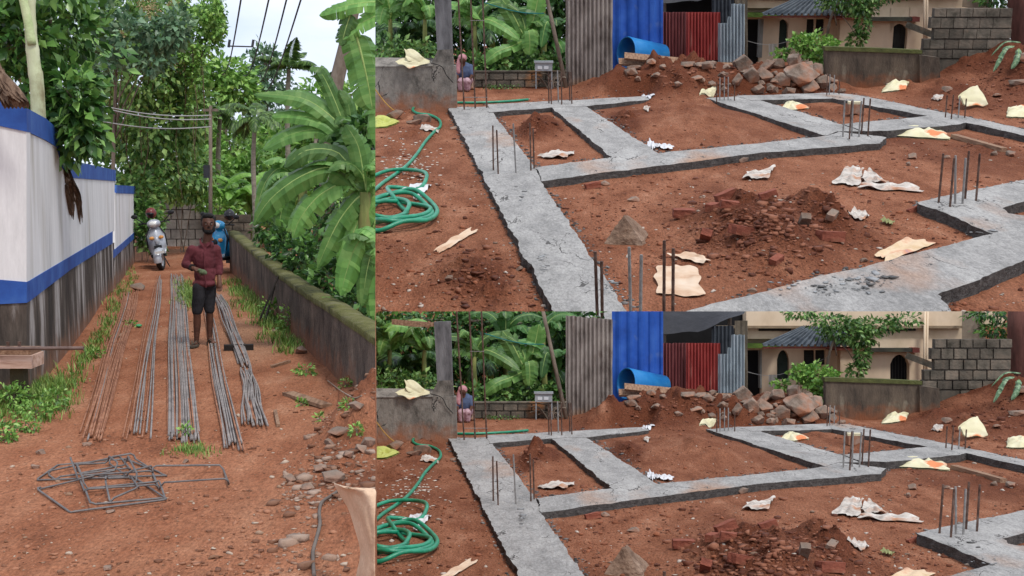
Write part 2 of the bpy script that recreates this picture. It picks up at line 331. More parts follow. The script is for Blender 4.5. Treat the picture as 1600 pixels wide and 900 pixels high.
def bag(S, quad, seed, hgt=.14, n=19):
    """an empty crumpled woven sack: a closed slack envelope"""
    A, B, Cc, D = [S.gh(*q) for q in quad]; k = S.k; top, bot = [], []
    ctr = (A + B + Cc + D) / 4
    for i in range(n):
        r1, r2 = [], []
        for j in range(n):
            u, v = i / (n - 1), j / (n - 1); p = (A * (1 - v) + B * v) * (1 - u) + (D * (1 - v) + Cc * v) * u
            e = 1 + .16 * mnoise.noise(Vector((u * 4 + seed, v * 4, seed * 2.)))
            p = ctr + (p - ctr) * e; z0 = max(S.z(p.x, p.y), -9)
            bul = (math.sin(math.pi * u) * math.sin(math.pi * v)) ** .5 if 0 < i < n - 1 and 0 < j < n - 1 else 0
            cr = .9 - 2.2 * abs(mnoise.noise(Vector((u * 3.3 + seed * 1.3, v * 3.3, seed)))) - .9 * abs(mnoise.noise(Vector((u * 8 + seed, v * 8, seed))))
            r1.append(Vector((p.x, p.y, z0 + (.03 + bul * hgt * (.45 + cr * .7)) * k))); r2.append(Vector((p.x, p.y, z0 + .006 * k)))
        top.append(r1); bot.append(r2[::1])
    mb = MB().grid(top).grid([r[::-1] for r in bot])
    return mb

# ------------------------------------------------------------------ leaves
def leaf_arrays(P, D, s, wid=.5, fold=.25, upb=.3, seed=0):
    """P points, D outward directions: folded pointed leaves, 6 corners each"""
    rg = np.random.default_rng(seed); n = len(P)
    d = D + rg.normal(0, .55, (n, 3)); d[:, 2] -= upb; d /= np.linalg.norm(d, axis=1, keepdims=True) + 1e-9
    r = rg.normal(0, 1, (n, 3)); r -= (r * d).sum(1, keepdims=True) * d; r[:, 2] *= .6; r -= (r * d).sum(1, keepdims=True) * d; r /= np.linalg.norm(r, axis=1, keepdims=True) + 1e-9
    u = np.cross(d, r); sg = np.where(u[:, 2:3] < 0, -1, 1); u = u * sg
    s = s * rg.uniform(.65, 1.25, (n, 1))
    b = P; m1 = P + d * s * .45; tip = P + d * s * 1.0 - u * s * .12
    l1 = m1 - r * s * wid * .5 + u * s * fold * .3; r1 = m1 + r * s * wid * .5 + u * s * fold * .3
    V = np.stack([b, l1, tip, r1, m1], 1).reshape(-1, 3)
    i = np.arange(n)[:, None] * 5
    F = np.concatenate([i + np.array([[0, 4, 1]]), i + np.array([[1, 4, 2]]), i + np.array([[0, 3, 4]]), i + np.array([[3, 2, 4]])], 0)
    return V, F
def ell_points(c, r, n, seed, shell=.55, gap=.35):
    rg = np.random.default_rng(seed); d = rg.normal(0, 1, (int(n * 1.6), 3)); d /= np.linalg.norm(d, axis=1, keepdims=True)
    rad = shell + (1 - shell) * rg.random((len(d), 1)) ** .6
    lump = 1 + .28 * np.sin(d[:, :1] * 5 + seed) * np.cos(d[:, 2:] * 6 + seed * 2) + .12 * np.sin(d[:, 1:2] * 11 + seed)
    P = np.array(c) + d * rad * lump * np.array(r)
    q = (P - np.array(c)) / max(r) * 3.2 + seed
    keep = (np.sin(q[:, 0] * 2.1) + np.sin(q[:, 1] * 1.7 + 1) + np.sin(q[:, 2] * 2.6 + 2) + rg.normal(0, .6, len(d))) > -3 * (1 - gap)
    return P[keep][:n], d[keep][:n]
class Leaves:
    def __init__(s): s.V = []; s.F = []; s.n = 0
    def add(s, V, F): s.V.append(V); s.F.append(F + s.n); s.n += len(V); return s
    def blob(s, c, r, n, size, seed, wid=.5, shell=.5, upb=.3, gap=.35):
        P, d = ell_points(c, r, n, seed, shell, gap); return s.add(*leaf_arrays(P, d, size, wid, upb=upb, seed=seed))
    def arr(s): return np.concatenate(s.V), np.concatenate(s.F)
def npart(th, name, V, F, m, kind=None, S=None, label=None, cat=None, group=None):
    """triangle arrays to one mesh: a part of th, or top-level in place S"""
    if th is not None: loc = th.loc; M = th.M; clips = th.S.clips
    else: loc = Vector((V[:, 0].mean(), V[:, 1].mean(), V[:, 2].min())); M = S.M @ Matrix.Translation(loc); clips = S.clips
    # drop what lies outside the plots, cut what straddles
    V = V - np.array(loc); Mn = np.array(M); W = V @ Mn[:3, :3].T + Mn[:3, 3]
    keepf = np.ones(len(F), bool)
    for (n, p) in clips:
        d = (W - np.array(p)) @ np.array(n); keepf &= (d[F] < 0).any(1)
    F = F[keepf]; used = np.unique(F)
    if not len(used): return None
    rm = -np.ones(len(V), int); rm[used] = np.arange(len(used)); V = V[used]; F = rm[F]
    me = bpy.data.meshes.new(name); me.vertices.add(len(V)); me.vertices.foreach_set('co', V.astype(np.float32).ravel())
    me.loops.add(F.size); me.polygons.add(len(F)); me.loops.foreach_set('vertex_index', F.ravel().astype(np.int32))
    me.polygons.foreach_set('loop_start', np.arange(0, F.size, 3, dtype=np.int32)); me.update(calc_edges=True)
    clip_world(me, M, clips); me.materials.append(m)
    o = bpy.data.objects.new(name, me); COL.objects.link(o)
    if th is not None: o.parent = th.o
    else: o.matrix_world = M
    return tag(o, label, cat, group, kind)

def blade(mid, W, seed, tear=.35, droop=.5, n=24, Z=Vector((0, 0, 1))):
    """banana blade along a midrib: two halves of strips torn apart here and there"""
    rd = random.Random(seed); mid = crom(mid, 8); m = len(mid); mb = MB()
    idx = [int(i * (m - 1) / n) for i in range(n + 1)]
    def wd(t): return W * .5 * min(1, (t / .13) ** .6 if t > 0 else .05) * (1 - max(0, (t - .62) / .38) ** 2.2 * .92)
    for side in (-1, 1):
        g0 = 0; dr = droop * rd.uniform(.3, 1.2); sk = 0
        prev = None
        for i in range(n):
            a, b = idx[i], idx[i + 1]; t0, t1 = i / n, (i + 1) / n
            if i == 0 or rd.random() < tear * .66: dr = droop * rd.uniform(.1, 1.5); prev = None; sk = rd.uniform(-.12, .2)
            out = []; dv = dr * rd.uniform(.55, 1.5)
            for q, t in ((a, t0), (b, t1)):
                tan = (mid[min(q + 1, m - 1)] - mid[max(q - 1, 0)]).normalized(); s = tan.cross(Z)
                s = s.normalized() if s.length > .05 else Vector((1, 0, 0)); up = s.cross(tan).normalized()
                ww = wd(t); s1 = (s * side + tan * .18)
                out.append([mid[q] + up * .004, mid[q] + s1 * ww * .5 + up * ww * .14 * (1 - dv), mid[q] + s1 * ww * (1 - .18 * dv) - up * ww * dv * .75 + tan * sk * ww])
            if prev: out[0] = prev
            mb.add(out[0] + out[1], [(0, 1, 4, 3), (1, 2, 5, 4)] if side > 0 else [(0, 3, 4, 1), (1, 4, 5, 2)])
            prev = out[1]
            if rd.random() < tear * .35: prev = None
    return mb
def rib(mid, r): 
    P = crom(mid, 4); return MB().tube(P, [r * (1 - .8 * i / len(P)) for i in range(len(P))], 5)
# ------------------------------------------------------------------ ground sheets
def poly_dist(x, y, poly):
    """signed distance to a polygon, positive outside"""
    d = np.full_like(x, 1e9); ins = np.zeros(x.shape, bool); n = len(poly)
    for i in range(n):
        ax, ay = poly[i]; bx, by = poly[(i + 1) % n]; ex, ey = bx - ax, by - ay
        t = np.clip(((x - ax) * ex + (y - ay) * ey) / (ex * ex + ey * ey + 1e-12), 0, 1)
        d = np.minimum(d, np.hypot(x - ax - t * ex, y - ay - t * ey))
        c = ((ay > y) != (by > y)) & (x < (bx - ax) * (y - ay) / (by - ay + 1e-12) + ax); ins ^= c
    return np.where(ins, -d, d)
def mounds_of(S, L_):
    out = []
    for (u, v, ru, rv, hp, rg) in L_:
        c = S.g(u, v); rx = ru * S.mpp(c.y); ry = abs(S.g(u, v - rv).y - S.g(u, v + rv).y) / 2
        out.append((c.x, c.y, rx, ry, hp * S.mpp(c.y), rg))
    return out
def height_fn(S, ms, amp, beams=(), seed=0):
    k = S.k
    def rof(x, y):
        r = np.zeros_like(x)
        for (cx, cy, rx, ry, hh, rg) in ms: r = r + rg * np.exp(-(((x - cx) / rx) ** 2 + ((y - cy) / ry) ** 2) * 1.1)
        return np.clip(r * (.75 + 1.2 * fbm(x / k, y * .45 / k, 1.6, 4, seed + 31)), 0, .85)
    S.rof = rof
    def h(x, y):
        x = np.asarray(x, float); y = np.asarray(y, float)
        z = np.zeros_like(x); ro = np.zeros_like(x)
        for (cx, cy, rx, ry, hh, rg) in ms:
            q = ((x - cx) / rx) ** 2 + ((y - cy) / ry) ** 2
            wob = 1 + .5 * fbm(x / k, y * .45 / k, 1.1, 3, seed + 5)
            g = np.exp(-q * 1.3 * wob); z = z + hh * g; ro = ro + rg * g
        z = z + amp * k * (fbm(x / k, y * .45 / k, .7, 3, seed) + .45 * fbm(x / k, y * .45 / k, 4.5, 3, seed + 3) * (1 + 3 * ro))
        z = z + .27 * k * ro * np.maximum(-.1, fbm(x / k, y * .45 / k, 2.4, 4, seed + 9, .6))
        for pl in beams:
            d = poly_dist(x, y, pl); s = np.clip((d + .02 * k) / (.30 * k), 0, 1); z = z * s + (1 - s) * np.minimum(z, .015 * k)
        return z
    return h
def cache_height(S, f, t0, t1, y0, y1, nt=560, ny=520):
    """the height function sampled once on a fan and read back by interpolation"""
    t = np.linspace(t0, t1, nt); ly = np.linspace(math.log(y0), math.log(y1), ny); Y = np.exp(ly)[:, None]; Z = f(t[None] * Y, np.repeat(Y, nt, 1))
    def h(x, y):
        x = np.asarray(x, float); y = np.maximum(np.asarray(y, float), 1e-3)
        a = np.clip((x / y - t0) / (t1 - t0) * (nt - 1), 0, nt - 1.001); b = np.clip((np.log(y) - ly[0]) / (ly[-1] - ly[0]) * (ny - 1), 0, ny - 1.001)
        i, j = a.astype(int), b.astype(int); fa, fb = a - i, b - j
        return (Z[j, i] * (1 - fa) + Z[j, i + 1] * fa) * (1 - fb) + (Z[j + 1, i] * (1 - fa) + Z[j + 1, i + 1] * fa) * fb
    S.hf = h
def ground_grid(S, name, m, tx, ys, label=None, skirt=None, back=None):
    t = np.asarray(tx); Y = np.asarray(ys); X = t[None, :] * Y[:, None]; YY = np.repeat(Y[:, None], len(t), 1)
    Z = S.hf(X, YY); V = np.stack([X, YY, Z], -1).reshape(-1, 3); n, c = X.shape
    i = np.arange(n - 1)[:, None] * c + np.arange(c - 1)[None, :]; i = i.ravel()
    F = np.concatenate([np.stack([i, i + 1, i + c + 1], 1), np.stack([i, i + c + 1, i + c], 1)])
    me = bpy.data.meshes.new(name); me.vertices.add(len(V)); me.vertices.foreach_set('co', V.astype(np.float32).ravel())
    me.loops.add(F.size); me.polygons.add(len(F)); me.loops.foreach_set('vertex_index', F.ravel().astype(np.int32))
    me.polygons.foreach_set('loop_start', np.arange(0, F.size, 3, dtype=np.int32)); me.polygons.foreach_set('use_smooth', np.ones(len(F), bool)); me.update(calc_edges=True)
    at = me.attributes.new('dug', 'FLOAT', 'POINT'); at.data.foreach_set('value', S.rof(V[:, 0], V[:, 1]).astype(np.float32))
    if skirt:                                   # plot boundary, then earth banks under the edges of a raised plot
        clip_world(me, S.M, S.clips); bm = bmesh.new(); bm.from_mesh(me)
        ex = bmesh.ops.extrude_edge_only(bm, edges=[e for e in bm.edges if e.is_boundary])
        for v in ex['geom']:
            if isinstance(v, bmesh.types.BMVert): v.co.z -= skirt
        bm.to_mesh(me); bm.free(); me.polygons.foreach_set('use_smooth', np.ones(len(me.polygons), bool))
    me.materials.append(m); o = bpy.data.objects.new(name, me); COL.objects.link(o); o.matrix_world = S.M
    return tag(o, label, kind='structure')
def dens(a, b, lo, hi, n, pad):                # columns dense between a and b, coarse beyond
    return np.concatenate([np.linspace(lo, a, pad, endpoint=False), np.linspace(a, b, n), np.linspace(b, hi, pad + 1)[1:]])
def pebbles(S, name, m, pts, rr, seed, label, cat, kind='stuff', sub=1, flat=.7, ys=1.5, zt=None, cube=False):
    """many small clods or stones on the ground as one object"""
    rg = np.random.default_rng(seed); V0 = np.array(ICO[1][0]); F0 = np.array(ICO[1][1]); pts = np.asarray(pts); n = len(pts)
    if cube: V0 = np.array([(x, y, z) for x in (-.75, .75) for y in (-.75, .75) for z in (-.75, .75)]); F0 = np.array([(0, 1, 3), (0, 3, 2), (4, 6, 7), (4, 7, 5), (0, 4, 5), (0, 5, 1), (2, 3, 7), (2, 7, 6), (0, 2, 6), (0, 6, 4), (1, 5, 7), (1, 7, 3)])
    r = np.asarray(rr) * rg.uniform(.5, 1.2, n) ** 1.3
    sc = r[:, None] * np.stack([rg.uniform(.7, 1.4, n), rg.uniform(.7, 1.2, n) * ys, rg.uniform(.4, .9, n) * flat / .7], 1)
    an = rg.uniform(0, 6.3, n); ca, sa = np.cos(an), np.sin(an)
    P = V0[None] * (1 + rg.normal(0, .28, (n, len(V0), 1))); P = P * sc[:, None]
    P = np.stack([P[..., 0] * ca[:, None] - P[..., 1] * sa[:, None], P[..., 0] * sa[:, None] + P[..., 1] * ca[:, None], P[..., 2]], -1)
    z = (S.hf(pts[:, 0], pts[:, 1]) if zt is None else zt) + r * .25
    P = P + np.stack([pts[:, 0], pts[:, 1], z], 1)[:, None]
    F = (F0[None] + (np.arange(n) * len(V0))[:, None, None]).reshape(-1, 3)
    return npart(None, name, P.reshape(-1, 3), F, m, kind, S, label, cat)
def scatter(S, n, box, seed, clump=0):
    """random ground points inside a survey box, even over what the eye sees"""
    rg = np.random.default_rng(seed); u = rg.uniform(box[0], box[2], n); v = rg.uniform(box[1], box[3], n)
    P = np.array([list(S.g(a, b))[:2] for a, b in zip(u, v)])
    if clump:
        keep = fbm(P[:, 0] / S.k, P[:, 1] / S.k, clump, 3, seed) > rg.uniform(-.25, .25, n); P = P[keep]
    return P

# the lane
LANE.hf = height_fn(LANE, mounds_of(LANE, [(20, 640, 80, 45, 14, .3), (560, 690, 60, 50, 22, .9), (600, 780, 90, 60, 26, 1.), (560, 620, 50, 20, 10, .6), (600, 662, 70, 40, 50, .6), (540, 612, 30, 16, 12, .4), (480, 590, 40, 25, 6, .5), (150, 480, 50, 60, 5, .3), (300, 385, 120, 12, 4, .1)]), .022, seed=3)
cache_height(LANE, LANE.hf, -.6, .1, 4, 62)
ground_grid(LANE, 'lane', m_lane(), np.concatenate([np.linspace(-1.3, -.42, 14, endpoint=False), np.linspace(-.42, TB + .02, 310)]), np.geomspace(4.6, 60, 420), 'red earth lane strewn with small stones', skirt=3.2)
# the lower plot and the upper plot
BEAMS = [
 [(700, 167), (762, 166), (838, 262), (846, 284), (992, 500), (872, 500)],
 [(862, 168), (916, 166), (1030, 240), (957, 246)],
 [(762, 163), (880, 157), (1012, 150), (1014, 156), (916, 166), (862, 168), (764, 176)],
 [(838, 262), (957, 246), (1030, 240), (1290, 213), (1310, 206), (1385, 215), (1376, 224), (1190, 239), (1010, 262), (846, 284)],
 [(1103, 154), (1166, 151), (1318, 196), (1345, 206), (1310, 206), (1290, 213)],
 [(1150, 151), (1300, 146), (1312, 150), (1300, 155), (1175, 158)],
 [(1300, 146), (1330, 148), (1490, 180), (1600, 203), (1660, 215), (1660, 226), (1600, 213), (1510, 193), (1450, 183), (1300, 155)],
 [(1318, 196), (1450, 183), (1510, 193), (1500, 196), (1385, 207), (1345, 206)],
 [(1433, 320), (1470, 311), (1660, 271), (1660, 312), (1600, 319), (1566, 328), (1575, 336), (1660, 352), (1660, 396), (1600, 411), (1535, 438), (1465, 464), (1492, 500), (1050, 500), (1100, 484), (1225, 451), (1400, 408), (1552, 369)]]
MOUNDS = [(1035, 142, 100, 15, 44, 1.5), (960, 146, 40, 8, 14, 1.), (1225, 140, 80, 14, 44, 1.3), (1590, 138, 125, 30, 58, 1.4), (1130, 142, 60, 10, 22, 1.2), (1470, 150, 50, 16, 12, .9), (1185, 372, 110, 42, 58, 1.5), (1290, 352, 60, 30, 26, 1.4), (838, 205, 24, 11, 22, 1.4), (862, 200, 20, 10, 16, 1.3), (822, 215, 18, 9, 9, 1.2), (1075, 187, 90, 20, 20, .5), (985, 196, 35, 15, 12, 1.1), (740, 430, 60, 40, 9, 1.), (640, 220, 40, 30, 6, .6), (660, 178, 30, 8, 5, .5), (1060, 153, 50, 5, 5, .3), (1430, 178, 40, 8, 3, .5), (1330, 180, 70, 12, 6, .6), (1560, 240, 60, 20, 8, .8), (770, 455, 40, 20, 12, 1.)]
GB = 130
for S in (LOW, UP):
    pl = [[tuple(S.g(*p))[:2] for p in b] for b in BEAMS]
    S.beams = pl
    cache_height(S, height_fn(S, mounds_of(S, MOUNDS), .02, pl, seed=11), -.16, .5, S.g(800, 620).y, S.g(800, 80).y, 620, 520)
ys = np.concatenate([np.linspace(-20, 8, 6), np.geomspace(8.2, 37, 430), [45, 70]])
ground_grid(LOW, 'ground', m_soil(), dens(TB - .01, .42, -.6, 1.2, 420, 24), np.concatenate([np.geomspace(5, 36.5, 430)]), 'red earth of the lower building plot')
y0 = UP.g(800, 503).y; y1 = UP.g(800, 92).y
ground_grid(UP, 'hillside', m_soil(3.4), np.concatenate([np.linspace(TB - .02, .42, 440), np.linspace(.42, .9, 12)[1:]]), np.geomspace(y0, y1 * 1.15, 430), 'red earth of the upper building plot', skirt=14)
b = MB(); b.grid([[Vector((x, y, -.35)) for x in np.linspace(-120, 120, 7)] for y in np.linspace(-60, 60, 7)])
o = single(Site('flat', 450, 3.0, 0, 1, []), 'terrain', b, m_soil(), None, None, kind='structure')
# ------------------------------------------------------------------ the lane
S = LANE
white_m = mat('white_limewash', [C(172, 172, 170), C(214, 214, 213), C(228, 228, 227)], scale=1.6, stretch=(1.4, 1.4, .25), rough=.85, bump=.12, bscale=9, detail=8, pos=[.18, .42, .7], two=(C(172, 167, 156), 1.3, .55, .22), speck=(10, 1.03, .9))
blue_m = mat('blue_wall_paint', [C(34, 62, 128), C(44, 84, 158), C(76, 118, 178)], scale=2.4, rough=.6, bump=.1, bscale=10, pos=[.25, .5, .82])
plinth_m = mat('stained_plinth', [C(52, 46, 42), C(90, 80, 72), C(160, 154, 150), C(184, 180, 177)], scale=2.0, stretch=(1.1, 1.1, .22), rough=.9, bump=.5, bscale=8, detail=9, pos=[.38, .5, .57, .7], dirt=(C(134, 96, 74), .0, .32), speck=(30, 1.15, .75))
moss_m = mat('mossy_wall', [C(58, 52, 48), C(98, 88, 80), C(130, 116, 104)], scale=2.2, stretch=(1, 1, .7), rough=.95, bump=.6, bscale=12, detail=9, dirt=(C(140, 94, 70), 0, .3), speck=(24, 1.2, .7))
mosstop_m = mat('moss_coping', [C(58, 56, 44), C(96, 96, 50), C(118, 114, 88)], scale=3, rough=.95, bump=.7, bscale=16, detail=9)
PA, PB, PC, PL = S.g(42, 632), S.g(177, 456), S.g(211, 409), S.g(-80, 636)
def wallpoly(px, P0, P1, th, off):
    d = (P1 - P0).normalized(); n = Vector((d.y, -d.x, 0))
    if n.dot(Vector((0, 0, 0)) - P0) < 0: n = -n            # towards the viewer
    fr = [S.w(*p, P0, P1) + n * off for p in px]; return MB().prism(fr, [p - n * th for p in fr])
wl = T(S, 'boundary_wall', 'tall white boundary wall with blue bands and stained plinth, left of the lane', 'wall', PA)
F1, F2, F3 = (PL, PA), (PA, PB), (PB, PC)
W_ = lambda name, px, f, th, off, m: wl.part(name, wallpoly(px, f[0], f[1], th, off), m)
W_('panel', [(-80, 185), (0, 196), (41.5, 205), (41.5, 442), (0, 438), (-80, 434)], F1, .2, 0, white_m)
W_('panel', [(42, 205), (70, 218), (88, 229), (97, 262), (112, 277), (179, 282), (179, 361), (42, 441)], F2, .2, 0, white_m)
W_('panel', [(180, 301), (211, 302), (211, 364), (180, 393)], F3, .2, 0, white_m)
W_('coping_band', [(-80, 140), (0, 157), (42, 170), (42, 206), (0, 197), (-80, 186)], F1, .22, .012, blue_m)
W_('coping_band', [(42, 170), (70, 185), (88, 201), (97, 228), (103, 249), (180, 266), (180, 283), (112, 278), (97, 263), (88, 230), (70, 219), (42, 206)], F2, .22, .012, blue_m)
W_('coping_band', [(181, 289), (211, 291), (211, 303), (181, 302)], F3, .22, .012, blue_m)
W_('stripe', [(-80, 433), (0, 437), (42, 440.5), (42, 473), (0, 475), (-80, 480)], F1, .2, .008, blue_m)
W_('stripe', [(42, 440.5), (175.5, 361.5), (175.5, 380), (110, 421), (42, 473)], F2, .2, .008, blue_m)
W_('stripe', [(177.5, 391), (211, 362), (211, 371), (177.5, 403)], F3, .2, .008, blue_m)
W_('plinth', [(-80, 479), (0, 474), (41.5, 472), (41.5, 650), (-80, 650)], F1, .2, -.004, plinth_m)
W_('plinth', [(42, 472), (110, 420), (179, 379), (179, 465), (42, 650)], F2, .2, -.004, plinth_m)
W_('plinth', [(180, 402), (211, 370), (211, 412), (180, 458)], F3, .2, -.004, plinth_m)
# right wall
Q0, Q1 = S.g(358, 423), S.g(600, 668)
rw = T(S, 'lane_wall', 'low weathered wall with mossy top sloping along the right of the lane', 'wall', Q0)
dq = (Q1 - Q0).normalized(); nq = Vector((dq.y, -dq.x, 0)); nq = nq if nq.x > 0 else -nq
fr = []; N_ = 40
toppx = [(358, 363), (400, 399), (437, 430), (480, 460), (523, 487), (560, 512), (602, 541)]
tops = []
for i in range(N_ + 1):
    x = 358 + (602 - 358) * i / N_; y = np.interp(x, [p[0] for p in toppx], [p[1] for p in toppx]) + random.uniform(-1, 1); tops.append(S.w(x, y, Q0, Q1))
mb = MB(); mb.prism([Vector((t.x, t.y, -.3)) for t in (tops[0], tops[-1])][::1] + tops[::-1], [Vector((t.x, t.y, -.25)) + nq * .2 for t in (tops[0], tops[-1])] + [t + nq * .2 for t in tops[::-1]])
rw.part('wall_body', mb, moss_m)
mb = MB(); P = []
for t in tops:
    j = random.uniform(.0, .015); P.append([t - nq * .015 + Vector((0, 0, -.05)), t - nq * .02 + Vector((0, 0, .012 + j)), t + nq * .1 + Vector((0, 0, .03 + j)), t + nq * .215 + Vector((0, 0, .012 + j)), t + nq * .21 + Vector((0, 0, -.05))])
mb.grid(P); rw.part('coping', mb, mosstop_m, smooth=True)
# block walls at the end of the lane
def block_wall(S, label, rows, Y, mt, name='block_wall', th=.2, group=None, gap=1.3):
    """rows: list of (y_top, y_bottom, [x edges]) in survey units"""
    c = S.v(rows[-1][2][0], rows[-1][1], Y); th_ = T(S, name, label, 'wall', c, group)
    core = MB(); s = 1
    for (yt, yb, xs) in rows:
        a, b_ = S.v(xs[0] + 1, yt + (1.2 if s else 0), Y), S.v(xs[-1] - 1, yb, Y); s = 0
        core.box(((a.x + b_.x) / 2, Y + th * S.k * .5 + .02 * S.k, (a.z + b_.z) / 2), (abs(b_.x - a.x), th * S.k * .7, abs(a.z - b_.z)))
        for x0, x1 in zip(xs[:-1], xs[1:]):
            a, b_ = S.v(x0 + gap * .5, yt + gap * .5, Y), S.v(x1 - gap * .5, yb - gap * .5, Y); q = random.uniform(-.012, .012) * S.k
            mb = MB().box(((a.x + b_.x) / 2, Y + th * S.k * .5 + q - .01 * S.k, (a.z + b_.z) / 2), (b_.x - a.x, th * S.k, a.z - b_.z)); th_.part('block', mb, mt)
    th_.part('mortar', core, mat('mortar', [C(74, 69, 63), C(104, 97, 90)], k=S.k))
    return th_
rows = []
for i in range(5):
    y0 = 312 + i * 15.4; off = 0 if i % 2 else 9
    xs = [248] + [248 + off + 19 * j for j in range(1 if off == 0 else 0, 4) if 252 < 248 + off + 19 * j < 314] + [318]; rows.append((y0, y0 + 15.4, xs))
block_wall(S, 'tall grey concrete block wall at the end of the lane, behind the silver scooter', rows, S.g(300, 389).y, mat('grey_block', [C(118, 112, 108), C(150, 144, 138), C(166, 158, 150)], scale=3, objrand=.18, bump=.5, bscale=16, detail=8, two=(C(80, 74, 66), 1., .6, .15)))
rows = [(335 + i * 13, 348 + i * 13, [319 + (8 if i % 2 else 0)] + [337 + (8 if i % 2 else 0) + 18 * j for j in range(4)]) for i in range(4)]
block_wall(S, 'low dark block wall stepped beside the blue scooter', rows, S.g(350, 396).y, m_blockwall())

# ------------------------------------------------------------------ steel on the lane
rodm = [mat('grey_steel_rod', [C(104, 98, 96), C(140, 132, 128), C(158, 148, 142)], scale=9, rough=.55, metal=.2, bump=.3, bscale=60), mat('rust_rod', [C(112, 70, 50), C(148, 100, 74), C(166, 122, 96)], scale=9, rough=.7, bump=.3, bscale=60)]
def bundle(label, near, far, n, spread_n, spread_f, rust=.2, sag=0, rise=0):
    """loose bundle of rods lying along the lane from near to far (survey points)"""
    A = S.gh(*near); th = T(S, 'rebar_bundle', label, 'rebar bundle', A, 'bundles of steel rods on the lane'); rd = random.Random(sum(map(ord, label)))
    for i in range(n):
        f = (i + .5) / n - .5; f1 = f * spread_n + rd.uniform(-2, 2); f2 = f * spread_f + rd.uniform(-1.5, 1.5)
        dn, df = rd.uniform(-6, 8), rd.uniform(-4, 5); pts = []
        lay = rd.choice([0, .012, .024]); bow = rd.gauss(0, 3) + sag; ph = rd.uniform(0, 3)
        for j in range(13):
            t = j / 12; ux = (near[0] + f1) * (1 - t) + (far[0] + f2) * t
            yv = 1 / ((1 - t) / (near[1] + dn - 275) + t / (far[1] + df - 275)) + 275
            # straight in plan, with a slight wander
            ua = (near[0] + f1 - 290) / (near[1] + dn - 275); ub = (far[0] + f2 - 290) / (far[1] + df - 275)
            g = S.g(near[0] + f1, near[1] + dn).lerp(S.g(far[0] + f2, far[1] + df), t)
            g.x += (bow * math.sin(math.pi * t) * .004 + .012 * math.sin(t * 9 + ph)); g.z = S.z(g.x, g.y) + .014 + lay + rise * math.sin(math.pi * t); pts.append(g)
        th.part('rod', MB().tube(pts, .0085, 5), rodm[1] if rd.random() < rust else rodm[0])
    return th
bundle('rust brown bundle of steel rods fanned out below the white wall', (142, 684), (205, 462), 20, 34, 26, rust=.9)
bundle('thin bundle of few grey steel rods left of the main bundle', (212, 682), (250, 436), 9, 46, 8, rust=.25)
bundle('widest central bundle of many straight grey steel rods', (286, 684), (276, 434), 46, 52, 20, rust=.15)
bundle('grey steel rod bundle running past the man and fanned at its near end', (365, 700), (322, 470), 15, 34, 10, rust=.2, sag=-2)
bundle('grey steel rod bundle over the black sleeper, tied at its end', (382, 572), (340, 466), 16, 20, 12, rust=.1, rise=.05)
bundle('short grey steel rod bundle spread out in front of the black sleeper', (398, 664), (385, 580), 20, 40, 18, rust=.2)
def beam_px(a, b, sx, sz, m, name, label, cat, up=0, S=S, group=None):
    A, B = S.gh(*a), S.gh(*b); z = (S.z(A.x, A.y) + S.z(B.x, B.y)) / 2; d = B - A
    mb = MB().box((A + B) / 2 * 1 + Vector((0, 0, sz / 2 + up + (z - (A.z + B.z) / 2))), (d.length, sx, sz), math.atan2(d.y, d.x), Matrix.Rotation(-math.asin(max(-.5, min(.5, d.z / d.length))), 3, 'Y')); return single(S, name, mb, m, label, cat, group)
beam_px((350, 548), (396, 547), .1, .07, mat('black_timber', [C(28, 24, 22), C(48, 40, 36)]), 'timber_sleeper', 'short black timber sleeper under the rod bundle beside the man', 'timber')
# stirrups
stm = mat('stirrup_steel', [C(92, 88, 88), C(124, 120, 118)], rough=.5, metal=.25, scale=12, bump=.3, bscale=60)
ST = [[(57, 753), (92, 727), (195, 719), (250, 740), (262, 746)], [(58, 768), (110, 803), (262, 785), (205, 745), (150, 748)], [(75, 744), (88, 752), (205, 738), (190, 718)], [(125, 752), (133, 775), (248, 765), (240, 745)], [(133, 770), (250, 764), (258, 783), (142, 800)],
      [(170, 727), (210, 722), (240, 738), (200, 752)], [(238, 745), (350, 740), (358, 765), (250, 770)], [(165, 765), (205, 752), (218, 780), (172, 790)], [(110, 735), (170, 728), (185, 745), (120, 755)], [(120, 745), (200, 735), (215, 762), (130, 772)]]
sl = ['leftmost large stirrup loop', 'front stirrup loop pointing to the camera', 'narrow stirrup loop at the back left', 'middle stirrup loop crossing the others', 'long front right stirrup loop', 'tilted stirrup loop at the back', 'rightmost long stirrup loop reaching away from the heap', 'small stirrup loop in the middle front', 'small stirrup loop at the back left', 'inner stirrup loop under the others']
for i, q in enumerate(ST):
    P = []; n = len(q)
    for j in range(n):
        a, b_ = S.gh(*q[j]), S.gh(*q[(j + 1) % n]); c0 = S.gh(*q[j - 1])
        e1 = (c0 - a).normalized() * .03; e2 = (b_ - a).normalized() * .03; P += [a + e1, a + (e1 + e2) * .18, a + e2]
    P = P[:] + [P[0], P[1]]; z0 = .012 + .011 * i
    P = [Vector((p.x, p.y, S.z(p.x, p.y) + z0 * (.6 + .4 * math.sin(i + t)))) for t, p in enumerate(P)]
    single(S, 'stirrup', MB().tube(P, .0072, 6), stm, 'bent steel ' + sl[i] + ' on the bare earth', 'stirrup', 'bent steel stirrups heaped on the lane', smooth=True)
# leaning rods
for i, (a, b_) in enumerate([((403, 507), (437, 431)), ((413, 505), (431, 447))]):
    A = S.gh(*a); B = S.w(*b_, Q0, Q1) - nq * .02
    single(S, 'leaning_bar', MB().tube([A, B], .018, 6), mat('dark_bar', [C(40, 36, 34), C(66, 60, 56)]), ['longer dark iron bar leaning on the mossy wall', 'shorter dark iron bar leaning on the mossy wall'][i], 'bar')
